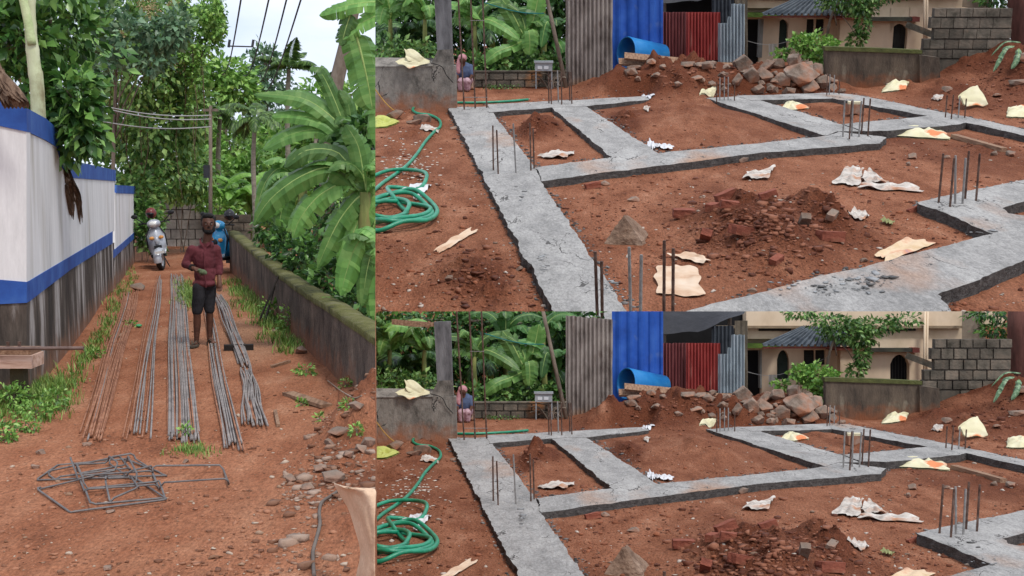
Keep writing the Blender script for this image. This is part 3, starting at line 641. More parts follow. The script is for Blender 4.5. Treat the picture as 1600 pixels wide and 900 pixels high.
# bar bending bench
bx0, bx1 = S.v(-30, 565, 11.3), S.v(49, 548, 11.3)
bb = T(S, 'bending_bench', 'wooden bar-bending bench with iron pegs and a bar at the left edge', 'bench', (bx0.x, 11.3, 0))
p0, p1 = S.v(-60, 576, 11.3), S.v(49, 556, 11.3)
bb.part('beam', MB().box(((p0.x + p1.x) / 2, 11.45, (p0.z + p1.z) / 2), (p1.x - p0.x, .3, p1.z - p0.z)), mat('pale_timber', [C(150, 116, 98), C(188, 156, 138), C(204, 178, 162)], scale=3, stretch=(1, 8, 8), bump=.3, bscale=14))
p2, p3 = S.v(-60, 556, 11.3), S.v(45, 548, 11.3)
bb.part('plank', MB().box(((p2.x + p3.x) / 2, 11.47, (p2.z + p3.z) / 2 + .003), (p3.x - p2.x, .26, p3.z - p2.z)), m_wood())
for px in (7, 25):
    q = S.v(px, 546, 11.3); bb.part('peg', MB().tube([q + Vector((0, .08, -.03)), q + Vector((0, .08, .06))], .016, 8), m_rebar())
q0, q1 = S.v(-60, 546, 11.2), S.v(127, 545.5, 11.2)
bb.part('bar', MB().tube([q0 + Vector((0, .06, 0)), q1 + Vector((0, .06, 0))], .017, 8), mat('brown_bar', [C(84, 66, 60), C(120, 100, 92)], metal=.3, rough=.5))
for px in (-45, 18):
    q = S.v(px, 576, 11.3); bb.part('leg', MB().box((q.x, 11.47, q.z / 2 - .02), (.12, .12, q.z + .04)), mat('leg_timber', [C(60, 54, 40), C(90, 82, 58)]))

# ------------------------------------------------------------------ stones and small things on the lane
lst = [(213, 455, 15, 'flat pale grey stone beside the far end of the rusty rods'), (470, 553, 14, 'upright red stone at the foot of the mossy wall'), (480, 765, 12, 'pale buff stone in front of the rubble'), (455, 752, 13, 'flat buff stone left of the rubble'), (520, 752, 22, 'large grey stone at the head of the rubble'), (500, 737, 14, 'brown stone behind the rubble'), (530, 681, 18, 'squarish brown stone right of the planks'), (517, 695, 12, 'pale yellow stone under the brown stone'), (556, 640, 14, 'pale bent stone chip near the right edge'), (565, 705, 14, 'grey stone half sunk in the right bank'), (545, 715, 12, 'rough grey stone below the right bank'), (575, 695, 15, 'grey slab tilted on the right bank'), (64, 710, 9, 'dark stone left of the rod ends'), (55, 732, 8, 'dark lump left of the stirrups'), (135, 697, 8, 'black lump below the rusty rods'), (168, 890, 9, 'flat pale stone at the bottom of the lane'), (173, 802, 7, 'round pale pebble in front of the stirrups'), (290, 723, 7, 'dark stone below the grass clump'), (430, 520, 7, 'buff stone by the wall weeds'), (380, 540, 5, 'small stone beside the sleeper')]
for i, (x, y, r, lb) in enumerate(lst):
    p = S.gh(x, y); rr = r * S.mpp(p.y); single(S, 'stone', rock(p + Vector((0, 0, rr * .3)), rr, i + 40, .6), m_stone(), lb, 'stone', 'loose stones on the lane')
for i, (a, b_, wd, lb) in enumerate([((450, 617), (510, 637), .12, 'wide rusty brown plank on the right bank'), ((430, 645), (435, 668), .03, 'small grey wooden slat beside the short rods'), ((185, 528), (198, 520), .05, 'splintered board beside the rusty rods'), ((425, 575), (452, 567), .04, 'pale yellow wood offcut by the wall foot')]):
    beam_px(a, b_, wd, .03, m_wood(), 'plank', lb, 'plank', group='scrap timber on the lane')
pk = [(x, y) for x, y in zip(RNG.uniform(0, 586, 700), RNG.uniform(440, 900, 700))]
P = np.array([list(S.g(*q))[:2] for q in pk]); pebbles(S, 'pebbles', mat('pebble', [C(120, 84, 62), C(150, 122, 100), C(176, 158, 140)], island=.9, bump=.2), P, .006 + .017 * RNG.random(len(P)) ** 5, 5, 'small stones strewn over the red lane', 'pebbles')
P = scatter(S, 3600, (0, 470, 586, 900), 21, 1.3); pebbles(S, 'soil_clods', mat('clod', [C(112, 74, 54), C(160, 112, 86)], island=.8, bump=.3), P, .006 + .011 * RNG.random(len(P)) ** 3, 6, 'red soil crumbs on the lane', 'soil')
P = np.concatenate([scatter(S, 420, (440, 730, 586, 800), 22, 1.5), scatter(S, 300, (480, 655, 586, 740), 23, 1.5), scatter(S, 330, (420, 790, 586, 900), 24, 1.5)])
pebbles(S, 'rubble', mat('grey_rubble', [C(118, 82, 62), C(144, 112, 92), C(160, 138, 122)], island=.8, bump=.3), P, (.007 + .032 * RNG.random(len(P)) ** 5), 7, 'grey broken rubble heaped at the right of the lane', 'rubble', cube=True)
# cable and sack at the lower right
cp = [S.gh(*q, .02) for q in [(528, 772), (515, 781), (503, 790), (499, 805), (500, 825), (494, 850), (489, 870), (491, 905)]]
single(S, 'cable', MB().tube(crom(cp, 6), .011, 6), mat('grey_cable', [C(84, 76, 70), C(116, 106, 98)]), 'thick grey cable trailing from the rubble to the bottom edge', 'cable', smooth=True)
cp = [S.gh(*q, .02) for q in [(512, 598), (530, 612), (545, 622), (556, 628), (565, 622)]]
single(S, 'wire', MB().tube(crom(cp, 6), .006, 5), mat('pale_wire', [C(130, 112, 98), C(150, 134, 120)]), 'thin curved wire lying on the right bank', 'wire')
sackm = mat('orange_sack', [C(186, 150, 122), C(212, 182, 154), C(224, 202, 180)], scale=1.6, rough=.8, bump=.5, bscale=4, two=(C(196, 120, 84), 1.3, .64, .1), speck=(50, 1.08, .9))
sil = [(522, 752, 545), (530, 770, 600), (546, 790, 600), (553, 815, 600), (561, 840, 600), (568, 865, 600), (560, 890, 600), (556, 915, 600)]
Ysk = 6.7; P = []
for i, (xa, y, xb) in enumerate(sil):
    row = []
    for j in range(15):
        t = j / 14; x = xa + (xb - xa) * t; yy = y + (t * 14 if i == 0 else 0) - (8 * math.sin(t * 3) if i == 1 else 0)
        q = S.v(x, yy, Ysk - .32 * math.sin(min(1, t * 1.6) * math.pi * .5) + .07 * mnoise.noise(Vector((t * 5, i * .9, 3))) + .03 * mnoise.noise(Vector((t * 13, i * 1.7, 8))) - .1 * math.sin(i * .4)); row.append(q)
    P.append(row)
sk = single(S, 'sack', MB().grid(P), sackm, 'pale orange woven sack propped up at the lower right of the lane', 'sack', smooth=True, loc=(P[-1][5].x, P[-1][5].y, 0)); mod(sk, 'SOLIDIFY', thickness=.012); mod(sk, 'SUBSURF', levels=1, render_levels=1)

p = S.gh(217, 512); q = S.mpp(p.y)
single(S, 'plastic_wrapper', MB().ell(p + Vector((0, 0, .03)), (5 * q, .06, 2.6 * q), 2), mat('green_plastic', [C(40, 130, 70), C(80, 170, 110)], rough=.25, bump=.6, bscale=14), 'bright green plastic wrapper beside the rusty rods', 'litter')
# ------------------------------------------------------------------ plants
def grass_patch(S, name, pts, hgt, per, seed, label, m, width=.006, cat='grass'):
    """blades of grass: bent, tapering, two triangles and a tip each"""
    rg = np.random.default_rng(seed); pts = np.asarray(pts); n = len(pts) * per
    b = np.repeat(pts, per, 0) + rg.normal(0, .05 * S.k, (n, 2)); z = S.hf(b[:, 0], b[:, 1]) - .005
    an = rg.uniform(0, 6.3, n); h = hgt * rg.uniform(.4, 1.2, n); ln = rg.uniform(.2, 1.1, n) * h
    wv = np.stack([-np.sin(an), np.cos(an)], 1) * (width * rg.uniform(.6, 1.5, n))[:, None]; dv = np.stack([np.cos(an), np.sin(an)], 1) * ln[:, None]
    B = np.column_stack([b, z]); w3 = np.column_stack([wv, np.zeros(n)])
    M1 = B + np.column_stack([dv * .35, h * .6]); Tp = B + np.column_stack([dv, h])
    V = np.stack([B - w3, B + w3, M1 - w3 * .8, M1 + w3 * .8, Tp], 1).reshape(-1, 3); i = np.arange(n)[:, None] * 5
    F = np.concatenate([i + np.array([[0, 1, 3]]), i + np.array([[0, 3, 2]]), i + np.array([[2, 3, 4]])])
    return npart(None, name, V, F, m, 'stuff', S, label, cat)
def tree(S, name, label, cat, base, trunk_pts, r0, blobs, m, leaf, seed, group=None, wid=.5, limbs=6, bark=None, shell=.45, upb=.3, gap=.35, cropname='crown'):
    """blobs: (centre Vector, (rx, ry, rz), leaf count)"""
    th = T(S, name, label, cat, base, group)
    if trunk_pts:
        mb = MB().tube(crom(trunk_pts, 5), [r0 * (1 - .6 * i / (5 * (len(trunk_pts) - 1))) for i in range(5 * (len(trunk_pts) - 1) + 1)], 9)
        rd = random.Random(seed); tp = Vector(trunk_pts[-1])
        for (c, r, n) in blobs[:limbs]:
            a = Vector(trunk_pts[0]).lerp(tp, rd.uniform(.55, 1)); e = Vector(c) + Vector((rd.uniform(-.3, .3) * r[0], rd.uniform(-.2, .2) * r[1], rd.uniform(-.2, .5) * r[2]))
            mb.tube(crom([a, a.lerp(e, .5) + Vector((0, 0, .1)), e], 4), [r0 * (.38 - .3 * i / 8) for i in range(9)], 6)
        th.part('trunk', mb, bark or m_bark(S.k), smooth=True)
    Lf = Leaves()
    for i, (c, r, n) in enumerate(blobs): Lf.blob(c, r, n, leaf, seed * 13 + i, wid, shell, upb, gap)
    npart(th, cropname, *Lf.arr(), m); return th
def pblob(S, x, y, rx, ry, Y, n, dr=None):
    c = S.v(x, y, Y); q = S.mpp(Y); return (c, (rx * q, dr or rx * q, ry * q), n)
def banana(S, name, label, base, top, r0, leaves, seed, m=None, group=None, stemm=None, tear=.35, nface=0):
    """leaves: (list of midrib points, width)"""
    th = T(S, name, label, 'banana plant', base, group)
    b, t = Vector(base), Vector(top); pts = [b.lerp(t, i / 6) + Vector((.02 * math.sin(i), 0, 0)) for i in range(7)]
    th.part('stem', MB().tube(pts, [r0 * (1 - .08 * i) for i in range(7)], 10), stemm or mat('banana_stem', [C(78, 84, 44), C(120, 128, 72), C(132, 112, 76)], scale=3, stretch=(2, 2, .5), bump=.2, bscale=9, k=S.k), smooth=True)
    for i, (mid, w) in enumerate(leaves):
        lf = th.part('leaf', blade(mid, w, seed * 31 + i, tear=tear + .25 * ((i * 7 + seed) % 3 == 0), droop=.35 + .3 * ((i * 5 + seed) % 4) / 3, Z=Vector((0, -.8, .6)) if i < nface else Vector((.1 * math.sin(i * 2.3), -.35 - .3 * math.sin(i), 1)).normalized()), m or m_bananaleaf(S.k))
        if lf: th.part('midrib', rib(mid, w * .045), mat('midrib', [C(130, 160, 84), C(170, 190, 120)], k=S.k), smooth=True, parent=lf)
    return th
def auto_leaves(rd, top, n, L_, W, spread=1., e0=65):
    out = []
    for i in range(n):
        az = rd.uniform(0, 6.28); el = R(rd.uniform(e0 - 30, e0 + 15)); l = L_ * rd.uniform(.75, 1.15); p = Vector(top); P = [p.copy()]
        for j in range(4):
            p = p + Vector((math.cos(az) * math.cos(el), math.sin(az) * math.cos(el) * spread, math.sin(el))) * l / 4; el -= R(rd.uniform(22, 38)); P.append(p.copy())
        out.append((P, W * rd.uniform(.8, 1.15)))
    return out
def frond(base, az, el, L_, seed, n=30, ll=.45, droop=1.6, spread=.9, lw=.055):
    """feather palm frond: rachis and hanging leaflets"""
    rd = random.Random(seed); mb = MB(); p = Vector(base); P = [p.copy()]; D = []
    for j in range(n):
        d = Vector((math.cos(az) * math.cos(el), math.sin(az) * math.cos(el), math.sin(el))); D.append(d); p = p + d * L_ / n; P.append(p.copy()); el -= droop / n
    mb.tube(P, [L_ * .012 * (1 - .85 * i / n) for i in range(n + 1)], 4)
    for j in range(3, n):
        t = j / n; l = ll * L_ * .5 * math.sin(math.pi * min(1, t * .85 + .16)) + .02; s = D[j].cross(Vector((0, 0, 1))); s = s.normalized() if s.length > .1 else Vector((1, 0, 0))
        for sd in (-1, 1):
            for q in (0, .5):
                o = P[j].lerp(P[j + 1], q); dr = (s * sd * spread + D[j] * .7 + Vector((0, 0, -.15 - rd.uniform(0, .35)))).normalized(); e = o + dr * l * rd.uniform(.85, 1.1) + Vector((0, 0, -l * .3)); m_ = o.lerp(e, .45) + Vector((0, 0, l * .12)); w = D[j] * L_ * lw * .5
                mb.add([o, m_ - w, m_ + w, e], [(0, 2, 1), (1, 2, 3)])
    return mb
def palm(S, name, label, base, top, r0, nf, L_, seed, m, group=None, droop=1.7, ringed=True, elr=(15, 75), ll=.5, bark=None):
    th = T(S, name, label, 'palm', base, group); b, t = Vector(base), Vector(top); pts = [b.lerp(t, i / 10) + Vector((.04 * math.sin(i * .6), 0, 0)) for i in range(11)]
    th.part('trunk', MB().tube(pts, [r0 * (1.05 - .04 * i + (.04 if i % 2 else 0)) for i in range(11)], 8), bark or mat('palm_trunk', [C(112, 104, 90), C(150, 142, 128)], scale=6, stretch=(1, 1, 3), bump=.3, k=S.k), smooth=True)
    rd = random.Random(seed)
    for i in range(nf):
        th.part('frond', frond(t, 6.28 * i / nf + rd.uniform(-.3, .3), R(rd.uniform(*elr)), L_ * rd.uniform(.8, 1.1), seed * 7 + i, ll=ll, droop=droop), m)
    return th

S = LANE
# big jackfruit tree at the left, behind the white wall
Y = 15
bl = [pblob(S, 30, 60, 60, 55, Y, 520), pblob(S, 100, 40, 60, 60, Y + .8, 560), pblob(S, 40, 140, 55, 45, Y, 360), pblob(S, 118, 150, 42, 50, Y, 420), pblob(S, 128, 200, 30, 42, Y, 300), pblob(S, -20, 20, 60, 60, Y, 250), pblob(S, 70, -30, 80, 50, Y, 300), pblob(S, 100, 225, 40, 30, Y + .5, 220), pblob(S, 60, 90, 110, 100, Y + 2, 900)]
b0 = S.v(80, 480, Y + 1); b0.z = 0
tree(S, 'jackfruit_tree', 'broad dark glossy-leaved tree rising behind the white wall', 'tree', b0, [b0, S.v(82, 300, Y + 1), S.v(75, 120, Y + 1)], .2, bl, leafm('jackfruit_leaf', (40, 72, 34), (80, 126, 58), (140, 184, 94), rough=.32), .17, 3, wid=.55, shell=.35)
# vine-covered trees in the middle
Y = 34
bl = [pblob(S, x, y, rx, ry, Y + dz, n) for (x, y, rx, ry, dz, n) in [(190, 40, 60, 60, 0, 900), (250, 30, 60, 60, 1, 900), (215, 110, 70, 60, -1, 1100), (270, 110, 50, 60, 0, 800), (180, 170, 55, 60, 1, 900), (240, 190, 60, 60, -.5, 1000), (290, 180, 45, 70, 0, 800), (190, 240, 50, 50, 0, 700), (250, 260, 60, 50, 0, 900), (225, -20, 90, 40, 0, 600), (160, 100, 40, 80, 2, 600), (215, 300, 40, 36, -1, 500), (232, 340, 22, 26, -1.5, 300), (300, 270, 40, 40, 1, 500), (230, 150, 90, 160, 3, 2200)]]
b0 = S.v(230, 400, Y + 2); b0.z = 0
vt = tree(S, 'vine_covered_tree', 'tall tree smothered in hanging vines in the middle of the lane view', 'tree', b0, [b0, S.v(228, 250, Y + 2), S.v(235, 60, Y + 2)], .3, bl, leafm('vine_tree_leaf', (58, 94, 44), (104, 148, 72), (164, 196, 112)), .19, 5, wid=.62, shell=.4, upb=.6)
Lf = Leaves()
for i, (x, y, rx, ry) in enumerate([(228, 5, 16, 14), (190, 98, 14, 14), (238, 20, 12, 12), (270, 5, 9, 7), (178, 70, 8, 10), (258, 80, 12, 9), (290, 68, 14, 12), (281, 103, 12, 10), (188, 55, 9, 8)]):
    c, r, _ = pblob(S, x, y, rx, ry, Y - 1.1, 0); Lf.blob(c, r, 130, .06, 400 + i, .7, .3)
npart(vt, 'blossom', *Lf.arr(), leafm('tan_blossom', (140, 122, 84), (176, 158, 116), (196, 180, 140), rough=.8))
mb = MB(); rd = random.Random(4)
for i in range(26):
    x = rd.uniform(165, 318); y = rd.uniform(40, 200); q = Y - rd.uniform(.8, 1.6); mb.tube(crom([S.v(x, y, q), S.v(x + rd.uniform(-6, 6), y + 40, q - .1), S.v(x + rd.uniform(-8, 8), y + rd.uniform(70, 130), q)], 4), .012, 4)
vt.part('hanging_vine', mb, mat('vine', [C(72, 60, 44), C(104, 92, 66)]))
Lf = Leaves()
for i in range(46):
    x = rd.uniform(255, 345) if i < 30 else rd.uniform(315, 350); y0 = rd.uniform(-10, 150) if x < 318 else rd.uniform(-10, 30)
    for j in range(9): Lf.blob(S.v(x + rd.uniform(-3, 3), y0 + j * 7, Y - 1 + rd.uniform(-.4, .4)), (.07, .07, .08), 9, .13, i * 50 + j, .6, .2, upb=.8, gap=.1)
npart(vt, 'vine_leaves', *Lf.arr(), m_leaf_light())
# bluish foliage flowering climber on the left of it
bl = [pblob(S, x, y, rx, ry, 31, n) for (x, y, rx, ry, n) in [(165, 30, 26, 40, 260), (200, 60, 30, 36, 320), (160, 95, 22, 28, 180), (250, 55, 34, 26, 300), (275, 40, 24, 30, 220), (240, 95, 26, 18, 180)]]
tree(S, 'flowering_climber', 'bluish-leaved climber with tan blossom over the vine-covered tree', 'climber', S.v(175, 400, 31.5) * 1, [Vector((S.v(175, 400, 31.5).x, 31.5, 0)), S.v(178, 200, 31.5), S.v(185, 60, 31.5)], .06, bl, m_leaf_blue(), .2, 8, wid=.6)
# distant canopy trees; paler leaf colours stand in for distance haze
def far_tree(label, blobs, Y, m, seed, leaf=.3, tx=None):
    bl = [pblob(S, x, y, rx, ry, Y + dz, n) for (x, y, rx, ry, dz, n) in blobs]; x = tx or blobs[0][0]
    b0 = Vector((S.v(x, 300, Y).x, Y, 0)); tree(S, 'canopy_tree', label, 'tree', b0, [b0, S.v(x, 260, Y), S.v(x, blobs[0][1], Y)], .25, bl, m, leaf, seed, group='trees beyond the end of the lane')
far_tree('rounded green canopy tree behind the utility pole', [(350, 115, 38, 24, 0, 700), (372, 140, 36, 26, 0, 700), (330, 130, 30, 34, 0, 500), (345, 150, 60, 20, 0, 500), (310, 200, 30, 60, 0, 700), (350, 235, 60, 40, 1, 900)], 52, m_leaf_light(), 21)
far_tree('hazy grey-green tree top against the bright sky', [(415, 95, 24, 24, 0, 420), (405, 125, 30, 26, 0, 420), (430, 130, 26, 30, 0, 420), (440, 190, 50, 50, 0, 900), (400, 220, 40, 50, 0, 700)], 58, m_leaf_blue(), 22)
far_tree('dark tree filling the gap behind the banana plants', [(500, 160, 40, 30, 0, 500), (520, 210, 60, 50, 0, 900), (470, 250, 50, 50, 0, 800), (560, 150, 40, 30, 0, 400), (545, 280, 60, 60, -4, 900), (480, 300, 50, 40, -4, 700)], 44, m_leaf_light(), 23)
# palms
pm = leafm('palm_leaf', (44, 70, 30), (78, 112, 50), (120, 150, 78)); pm2 = leafm('palm_leaf_dark', (34, 58, 34), (62, 96, 54), (96, 128, 76))
def palm_px(label, x, yt, Y, yb, nf, Lpx, seed, m, xb=None, **kw):
    t = S.v(x, yt, Y); b_ = S.v(xb or x, yb, Y); b_.z = 0; palm(S, 'areca_palm', label, b_, t, .07 * Y / 30, nf, Lpx * S.mpp(Y), seed, m, 'palms along the lane', **kw)
palm_px('tall areca palm standing out against the white sky', 452, 108, 40, 330, 11, 62, 31, pm, xb=447, droop=1.25, elr=(25, 85))
palm_px('areca palm with a ringed trunk left of the large banana leaves', 400, 185, 27, 330, 11, 62, 32, pm, xb=393, droop=1.8)
palm_px('feathery areca palm beside the utility pole', 345, 180, 38, 330, 10, 60, 33, pm, xb=336, droop=1.9)
palm_px('small distant palm just above the banana leaves', 508, 125, 50, 300, 8, 26, 34, pm2, droop=1.4)
palm_px('palm with hanging fronds at the top edge, left of the sky', 300, 20, 44, 330, 10, 70, 35, pm2, droop=2.2, elr=(0, 60))
# leaning coconut trunk
a, b_ = S.v(500, 330, 24), S.v(552, 18, 24); a.z = 0
cp_ = T(S, 'coconut_palm', 'leaning grey coconut trunk behind the tall banana plant', 'palm', a); cp_.part('trunk', MB().tube([a, S.v(522, 145, 24), b_, S.v(560, -50, 24)], [.2, .14, .11, .10], 10), m_bark(), smooth=True)
# pale trunk and dry leaf hanging over the white wall
yp = S.w(62, 300, PA, PB).y + .9
pt = T(S, 'banana_plant', 'pale ringed banana stem rising over the white wall', 'banana plant', Vector((S.v(62, 400, yp).x, yp, 0)))
tp = [Vector((S.v(66, 400, yp).x, yp, 0)), S.v(60, 180, yp), S.v(53, 100, yp), S.v(48, 50, yp), S.v(47, 0, yp), S.v(48, -50, yp)]
pt.part('stem', MB().tube(crom(tp, 5), [.088 - .0016 * i + (.006 if i % 4 == 0 else 0) for i in range(26)], 10), mat('pale_stem', [C(132, 126, 94), C(188, 196, 158), C(206, 210, 178)], scale=4, stretch=(1, 1, .6), bump=.15, two=(C(104, 84, 60), 2, .62, .1)), smooth=True)
pt.part('stalk', MB().tube(crom([S.v(50, 70, yp - .05), S.v(42, 25, yp - .05), S.v(30, -30, yp - .05)], 4), .05, 8), mat('green_stalk', [C(160, 182, 124), C(198, 210, 164)]), smooth=True)
drym = mat('dry_banana_leaf', [C(72, 58, 48), C(116, 96, 80), C(150, 128, 108)], scale=5, stretch=(3, 3, .6), rough=.95, bump=.6, bscale=12)
mb = MB(); rd = random.Random(9)
def front(x, y, o): p = S.w(x, y, PA, PB); return S.v(x, y, p.y - .12 - o)
for i in range(11):
    x = 106 + rd.uniform(-4, 14); o_ = rd.uniform(0, .1); yb = rd.uniform(300, 368)
    mid = [front(99 + rd.uniform(-2, 3), 232, o_), front(104 + rd.uniform(-2, 4), 262, o_ + .05), front(x + 2, 300, o_ + .04), front(x + 8 + rd.uniform(-4, 4), yb, o_)]
    mb2 = blade(mid, rd.uniform(.05, .1), 70 + i, tear=.6, droop=1.2, n=10); mb.add(mb2.V, mb2.F)
pt.part('dead_leaf', mb, drym)
mb = MB()
for i in range(7):
    mid = [S.v(-14 + i * 2, 60 + i * 8, 11.6), S.v(0 + rd.uniform(-4, 4), 110, 11.6), S.v(6 + i * 5, 146, 11.6), S.v(8 + i * 6, 170, 11.65)]; mb2 = blade(mid, .1, 90 + i, tear=.5, droop=1., n=10); mb.add(mb2.V, mb2.F)
pt.part('dead_leaf', mb, drym)
# banana plants on the right
def YW(x): return 4300 / (423 + (x - 358) * 1.0124 - 275)      # distance of the mossy wall
def lv(pts, w, d):
    P = []
    for p in pts: P.append(S.v(p[0], p[1], max(YW(min(p[0], 600)), 12.5) + .35 if len(p) > 2 else d))
    return (P, w * S.mpp(P[-1].y))
def bp(label, x, yt, Y, leaves, seed, r=.13, extra=0, Le=90, We=26):
    t = S.v(x, yt, Y); b_ = Vector((t.x, Y, 0)); rd = random.Random(seed)
    lf = [lv(*q, Y) for q in leaves] + auto_leaves(rd, t, extra, Le * S.mpp(Y), We * S.mpp(Y), spread=.5); banana(S, 'banana_plant', label, b_, t, r, lf, seed, group='banana plants behind the right wall', nface=len(leaves))
bp('tall banana plant whose leaves cross the sky at the upper right', 604, 190, 15, [([(610, 4), (570, 4), (530, 12), (499, 24)], 36), ([(612, 16), (585, 26), (556, 42), (535, 62)], 36), ([(556, 52), (566, 90), (576, 135), (582, 172)], 58), ([(548, 22), (540, 46), (533, 72)], 32), ([(604, 120), (594, 160), (588, 230)], 60)], 51)
bp('banana plant with two long pale leaves reaching left', 556, 225, 17, [([(545, 214), (515, 180), (470, 153), (398, 147)], 36), ([(545, 222), (500, 202), (450, 212), (411, 234)], 32), ([(545, 215), (520, 150), (500, 112), (484, 110)], 26), ([(550, 210), (545, 165), (530, 140)], 22), ([(538, 214), (505, 190), (460, 180), (425, 182)], 30)], 52, extra=9)
bp('large banana plant with broad torn leaves hanging over the wall', 572, 300, 15.4, [([(560, 292), (520, 262), (470, 276), (422, 312), (396, 352)], 46), ([(562, 295), (540, 285), (500, 305), (470, 340), (458, 372)], 48), ([(575, 300), (556, 312), (530, 345), (510, 385), (496, 420)], 44), ([(585, 305), (568, 330), (548, 375), (536, 436)], 46), ([(598, 320), (585, 350), (572, 410), (560, 462)], 48), ([(560, 290), (530, 240), (480, 235), (445, 262)], 40), ([(570, 290), (560, 230), (540, 195)], 36), ([(600, 280), (585, 250), (575, 285), (566, 340)], 46), ([(572, 300), (590, 330), (588, 400), (580, 470)], 44)], 53, extra=9, Le=110, We=32)
bp('banana plant low behind the wall with drooping leaves near the right edge', 600, 400, 14.2, [([(590, 395), (575, 370), (556, 385), (540, 430), (533, 462)], 42), ([(592, 400), (585, 385), (574, 420), (566, 478)], 40), ([(600, 380), (590, 440), (585, 505)], 46)], 54, extra=7, Le=80, We=30)
bp('banana plant in the middle distance above the wall end', 474, 285, 21, [([(468, 285), (440, 262), (415, 285), (400, 330)], 34), ([(470, 285), (490, 240), (520, 235)], 32), ([(468, 288), (440, 300), (420, 340)], 34), ([(472, 286), (455, 290), (440, 330), (436, 365)], 34)], 55, extra=10, Le=80, We=28)
# lighter heliconia clump above the low block wall
for i, (x, y, lb) in enumerate([(350, 322, 'left'), (372, 318, 'middle'), (392, 330, 'right')]):
    Yh = S.g(350, 396).y + 1.2 + i * .3; t = S.v(x, y, Yh); b_ = Vector((t.x, Yh, 0)); rd = random.Random(60 + i); q = S.mpp(Yh)
    banana(S, 'heliconia', 'bright green upright broad-leaved clump above the low block wall, ' + lb + ' one', b_, t, .05, auto_leaves(rd, t, 13, 80 * q, 17 * q, e0=75), 60 + i, m=bladem('bright_broad_leaf', (92, 140, 56), (126, 176, 80), (158, 198, 108)), group='broad-leaved clumps at the lane end', tear=.08)
# shrubs
def shrub(S, label, blobs, m, leaf, seed, wid=.5, name='shrub', group=None, cat='shrub', gap=.3):
    c = blobs[0][0]; th = T(S, name, label, cat, (c.x, c.y, S.z(c.x, c.y)), group); mb = MB(); rd = random.Random(seed)
    for (bc, r, n) in blobs:
        for _ in range(3): mb.tube([Vector((bc.x + rd.uniform(-.3, .3) * r[0], bc.y, S.z(bc.x, bc.y))), Vector(bc) + Vector((rd.uniform(-.5, .5) * r[0], 0, rd.uniform(-.2, .5) * r[2]))], max(.004, r[0] * .02), 4)
    th.part('stems', mb, m_bark(S.k), kind='stuff'); Lf = Leaves()
    for i, (bc, r, n) in enumerate(blobs): Lf.blob(bc, r, n, leaf, seed * 17 + i, wid, .3, .2, gap)
    npart(th, 'foliage', *Lf.arr(), m); return th
shrub(S, 'green shrub behind the silver scooter beside the white wall', [pblob(S, 232, 362, 20, 26, 32, 420), pblob(S, 222, 330, 14, 24, 32.5, 300), pblob(S, 246, 385, 12, 12, 31.5, 160)], m_leaf_mid(), .16, 71)
shrub(S, 'dark glossy shrub at the right edge behind the banana leaves', [pblob(S, 570, 215, 30, 36, 16.6, 420), pblob(S, 545, 240, 28, 24, 17, 260), pblob(S, 580, 270, 24, 30, 16.6, 260)], m_leaf_dark(), .16, 72)
shrub(S, 'leafy undergrowth behind the mossy wall below the banana leaves', [pblob(S, 450, 385, 30, 34, 21, 420), pblob(S, 480, 405, 30, 40, 19.3, 420), pblob(S, 520, 440, 34, 40, 17, 420), pblob(S, 565, 480, 40, 46, 15, 420), pblob(S, 420, 360, 26, 28, 24, 300), pblob(S, 550, 400, 44, 44, 17.5, 420), pblob(S, 500, 380, 44, 44, 20, 420), pblob(S, 575, 350, 40, 50, 18, 420), pblob(S, 540, 320, 44, 44, 21, 420)], m_leaf_dark(), .14, 73)
shrub(S, 'vine leaves hanging over the left of the tall block wall', [pblob(S, 225, 300, 18, 20, 35, 220), pblob(S, 285, 305, 40, 12, 35.6, 340), pblob(S, 320, 318, 16, 14, 35.6, 160), pblob(S, 345, 325, 30, 10, 36.3, 220)], m_leaf_light(), .17, 74)
shrub(S, 'dark hedge mass closing the lane behind the block walls', [pblob(S, 330, 280, 60, 50, 42, 1100, 1), pblob(S, 400, 290, 50, 60, 42, 1100, 1), pblob(S, 440, 320, 40, 60, 39, 900, 1), pblob(S, 250, 300, 60, 60, 41, 900, 1), pblob(S, 370, 225, 60, 40, 45, 900, 1), pblob(S, 440, 240, 50, 50, 45, 900, 1), pblob(S, 310, 220, 40, 50, 45, 800, 1), pblob(S, 500, 300, 50, 60, 36, 900, 1), pblob(S, 470, 200, 50, 40, 48, 700, 1)], m_leaf_light(), .26, 75)
# grass and weeds
def line_pts(pts, n, jx, jy, seed):
    rg = random.Random(seed); out = []
    for i in range(n):
        t = rg.random() * (len(pts) - 1); a = int(t); f = t - a; x = pts[a][0] * (1 - f) + pts[a + 1][0] * f; y = pts[a][1] * (1 - f) + pts[a + 1][1] * f
        p = S.g(x + rg.gauss(0, jx), y + rg.gauss(0, jy)); out.append((p.x, p.y))
    return out
grass_patch(S, 'grass', line_pts([(108, 600), (150, 540), (180, 480), (205, 425)], 190, 6, 6, 1), .09, 7, 1, 'green grass along the foot of the white wall', m_grass())
grass_patch(S, 'grass', line_pts([(362, 440), (390, 470), (420, 500), (450, 545)], 300, 14, 8, 2), .12, 8, 2, 'tall grass along the foot of the mossy wall', m_grass())
grass_patch(S, 'grass', line_pts([(285, 452), (298, 462), (300, 476)], 130, 8, 6, 3), .13, 8, 3, 'grass patch growing between the rods behind the man', m_grass())
grass_patch(S, 'grass', line_pts([(-10, 640), (30, 625), (70, 630), (100, 610)], 330, 14, 14, 4), .11, 7, 4, 'grass below the bending bench at the left edge', m_grass(), width=.004)
grass_patch(S, 'grass', line_pts([(280, 705), (300, 700), (318, 708)], 60, 7, 4, 5), .05, 7, 5, 'low grass clump at the near end of the central rods', m_grass(), width=.003)
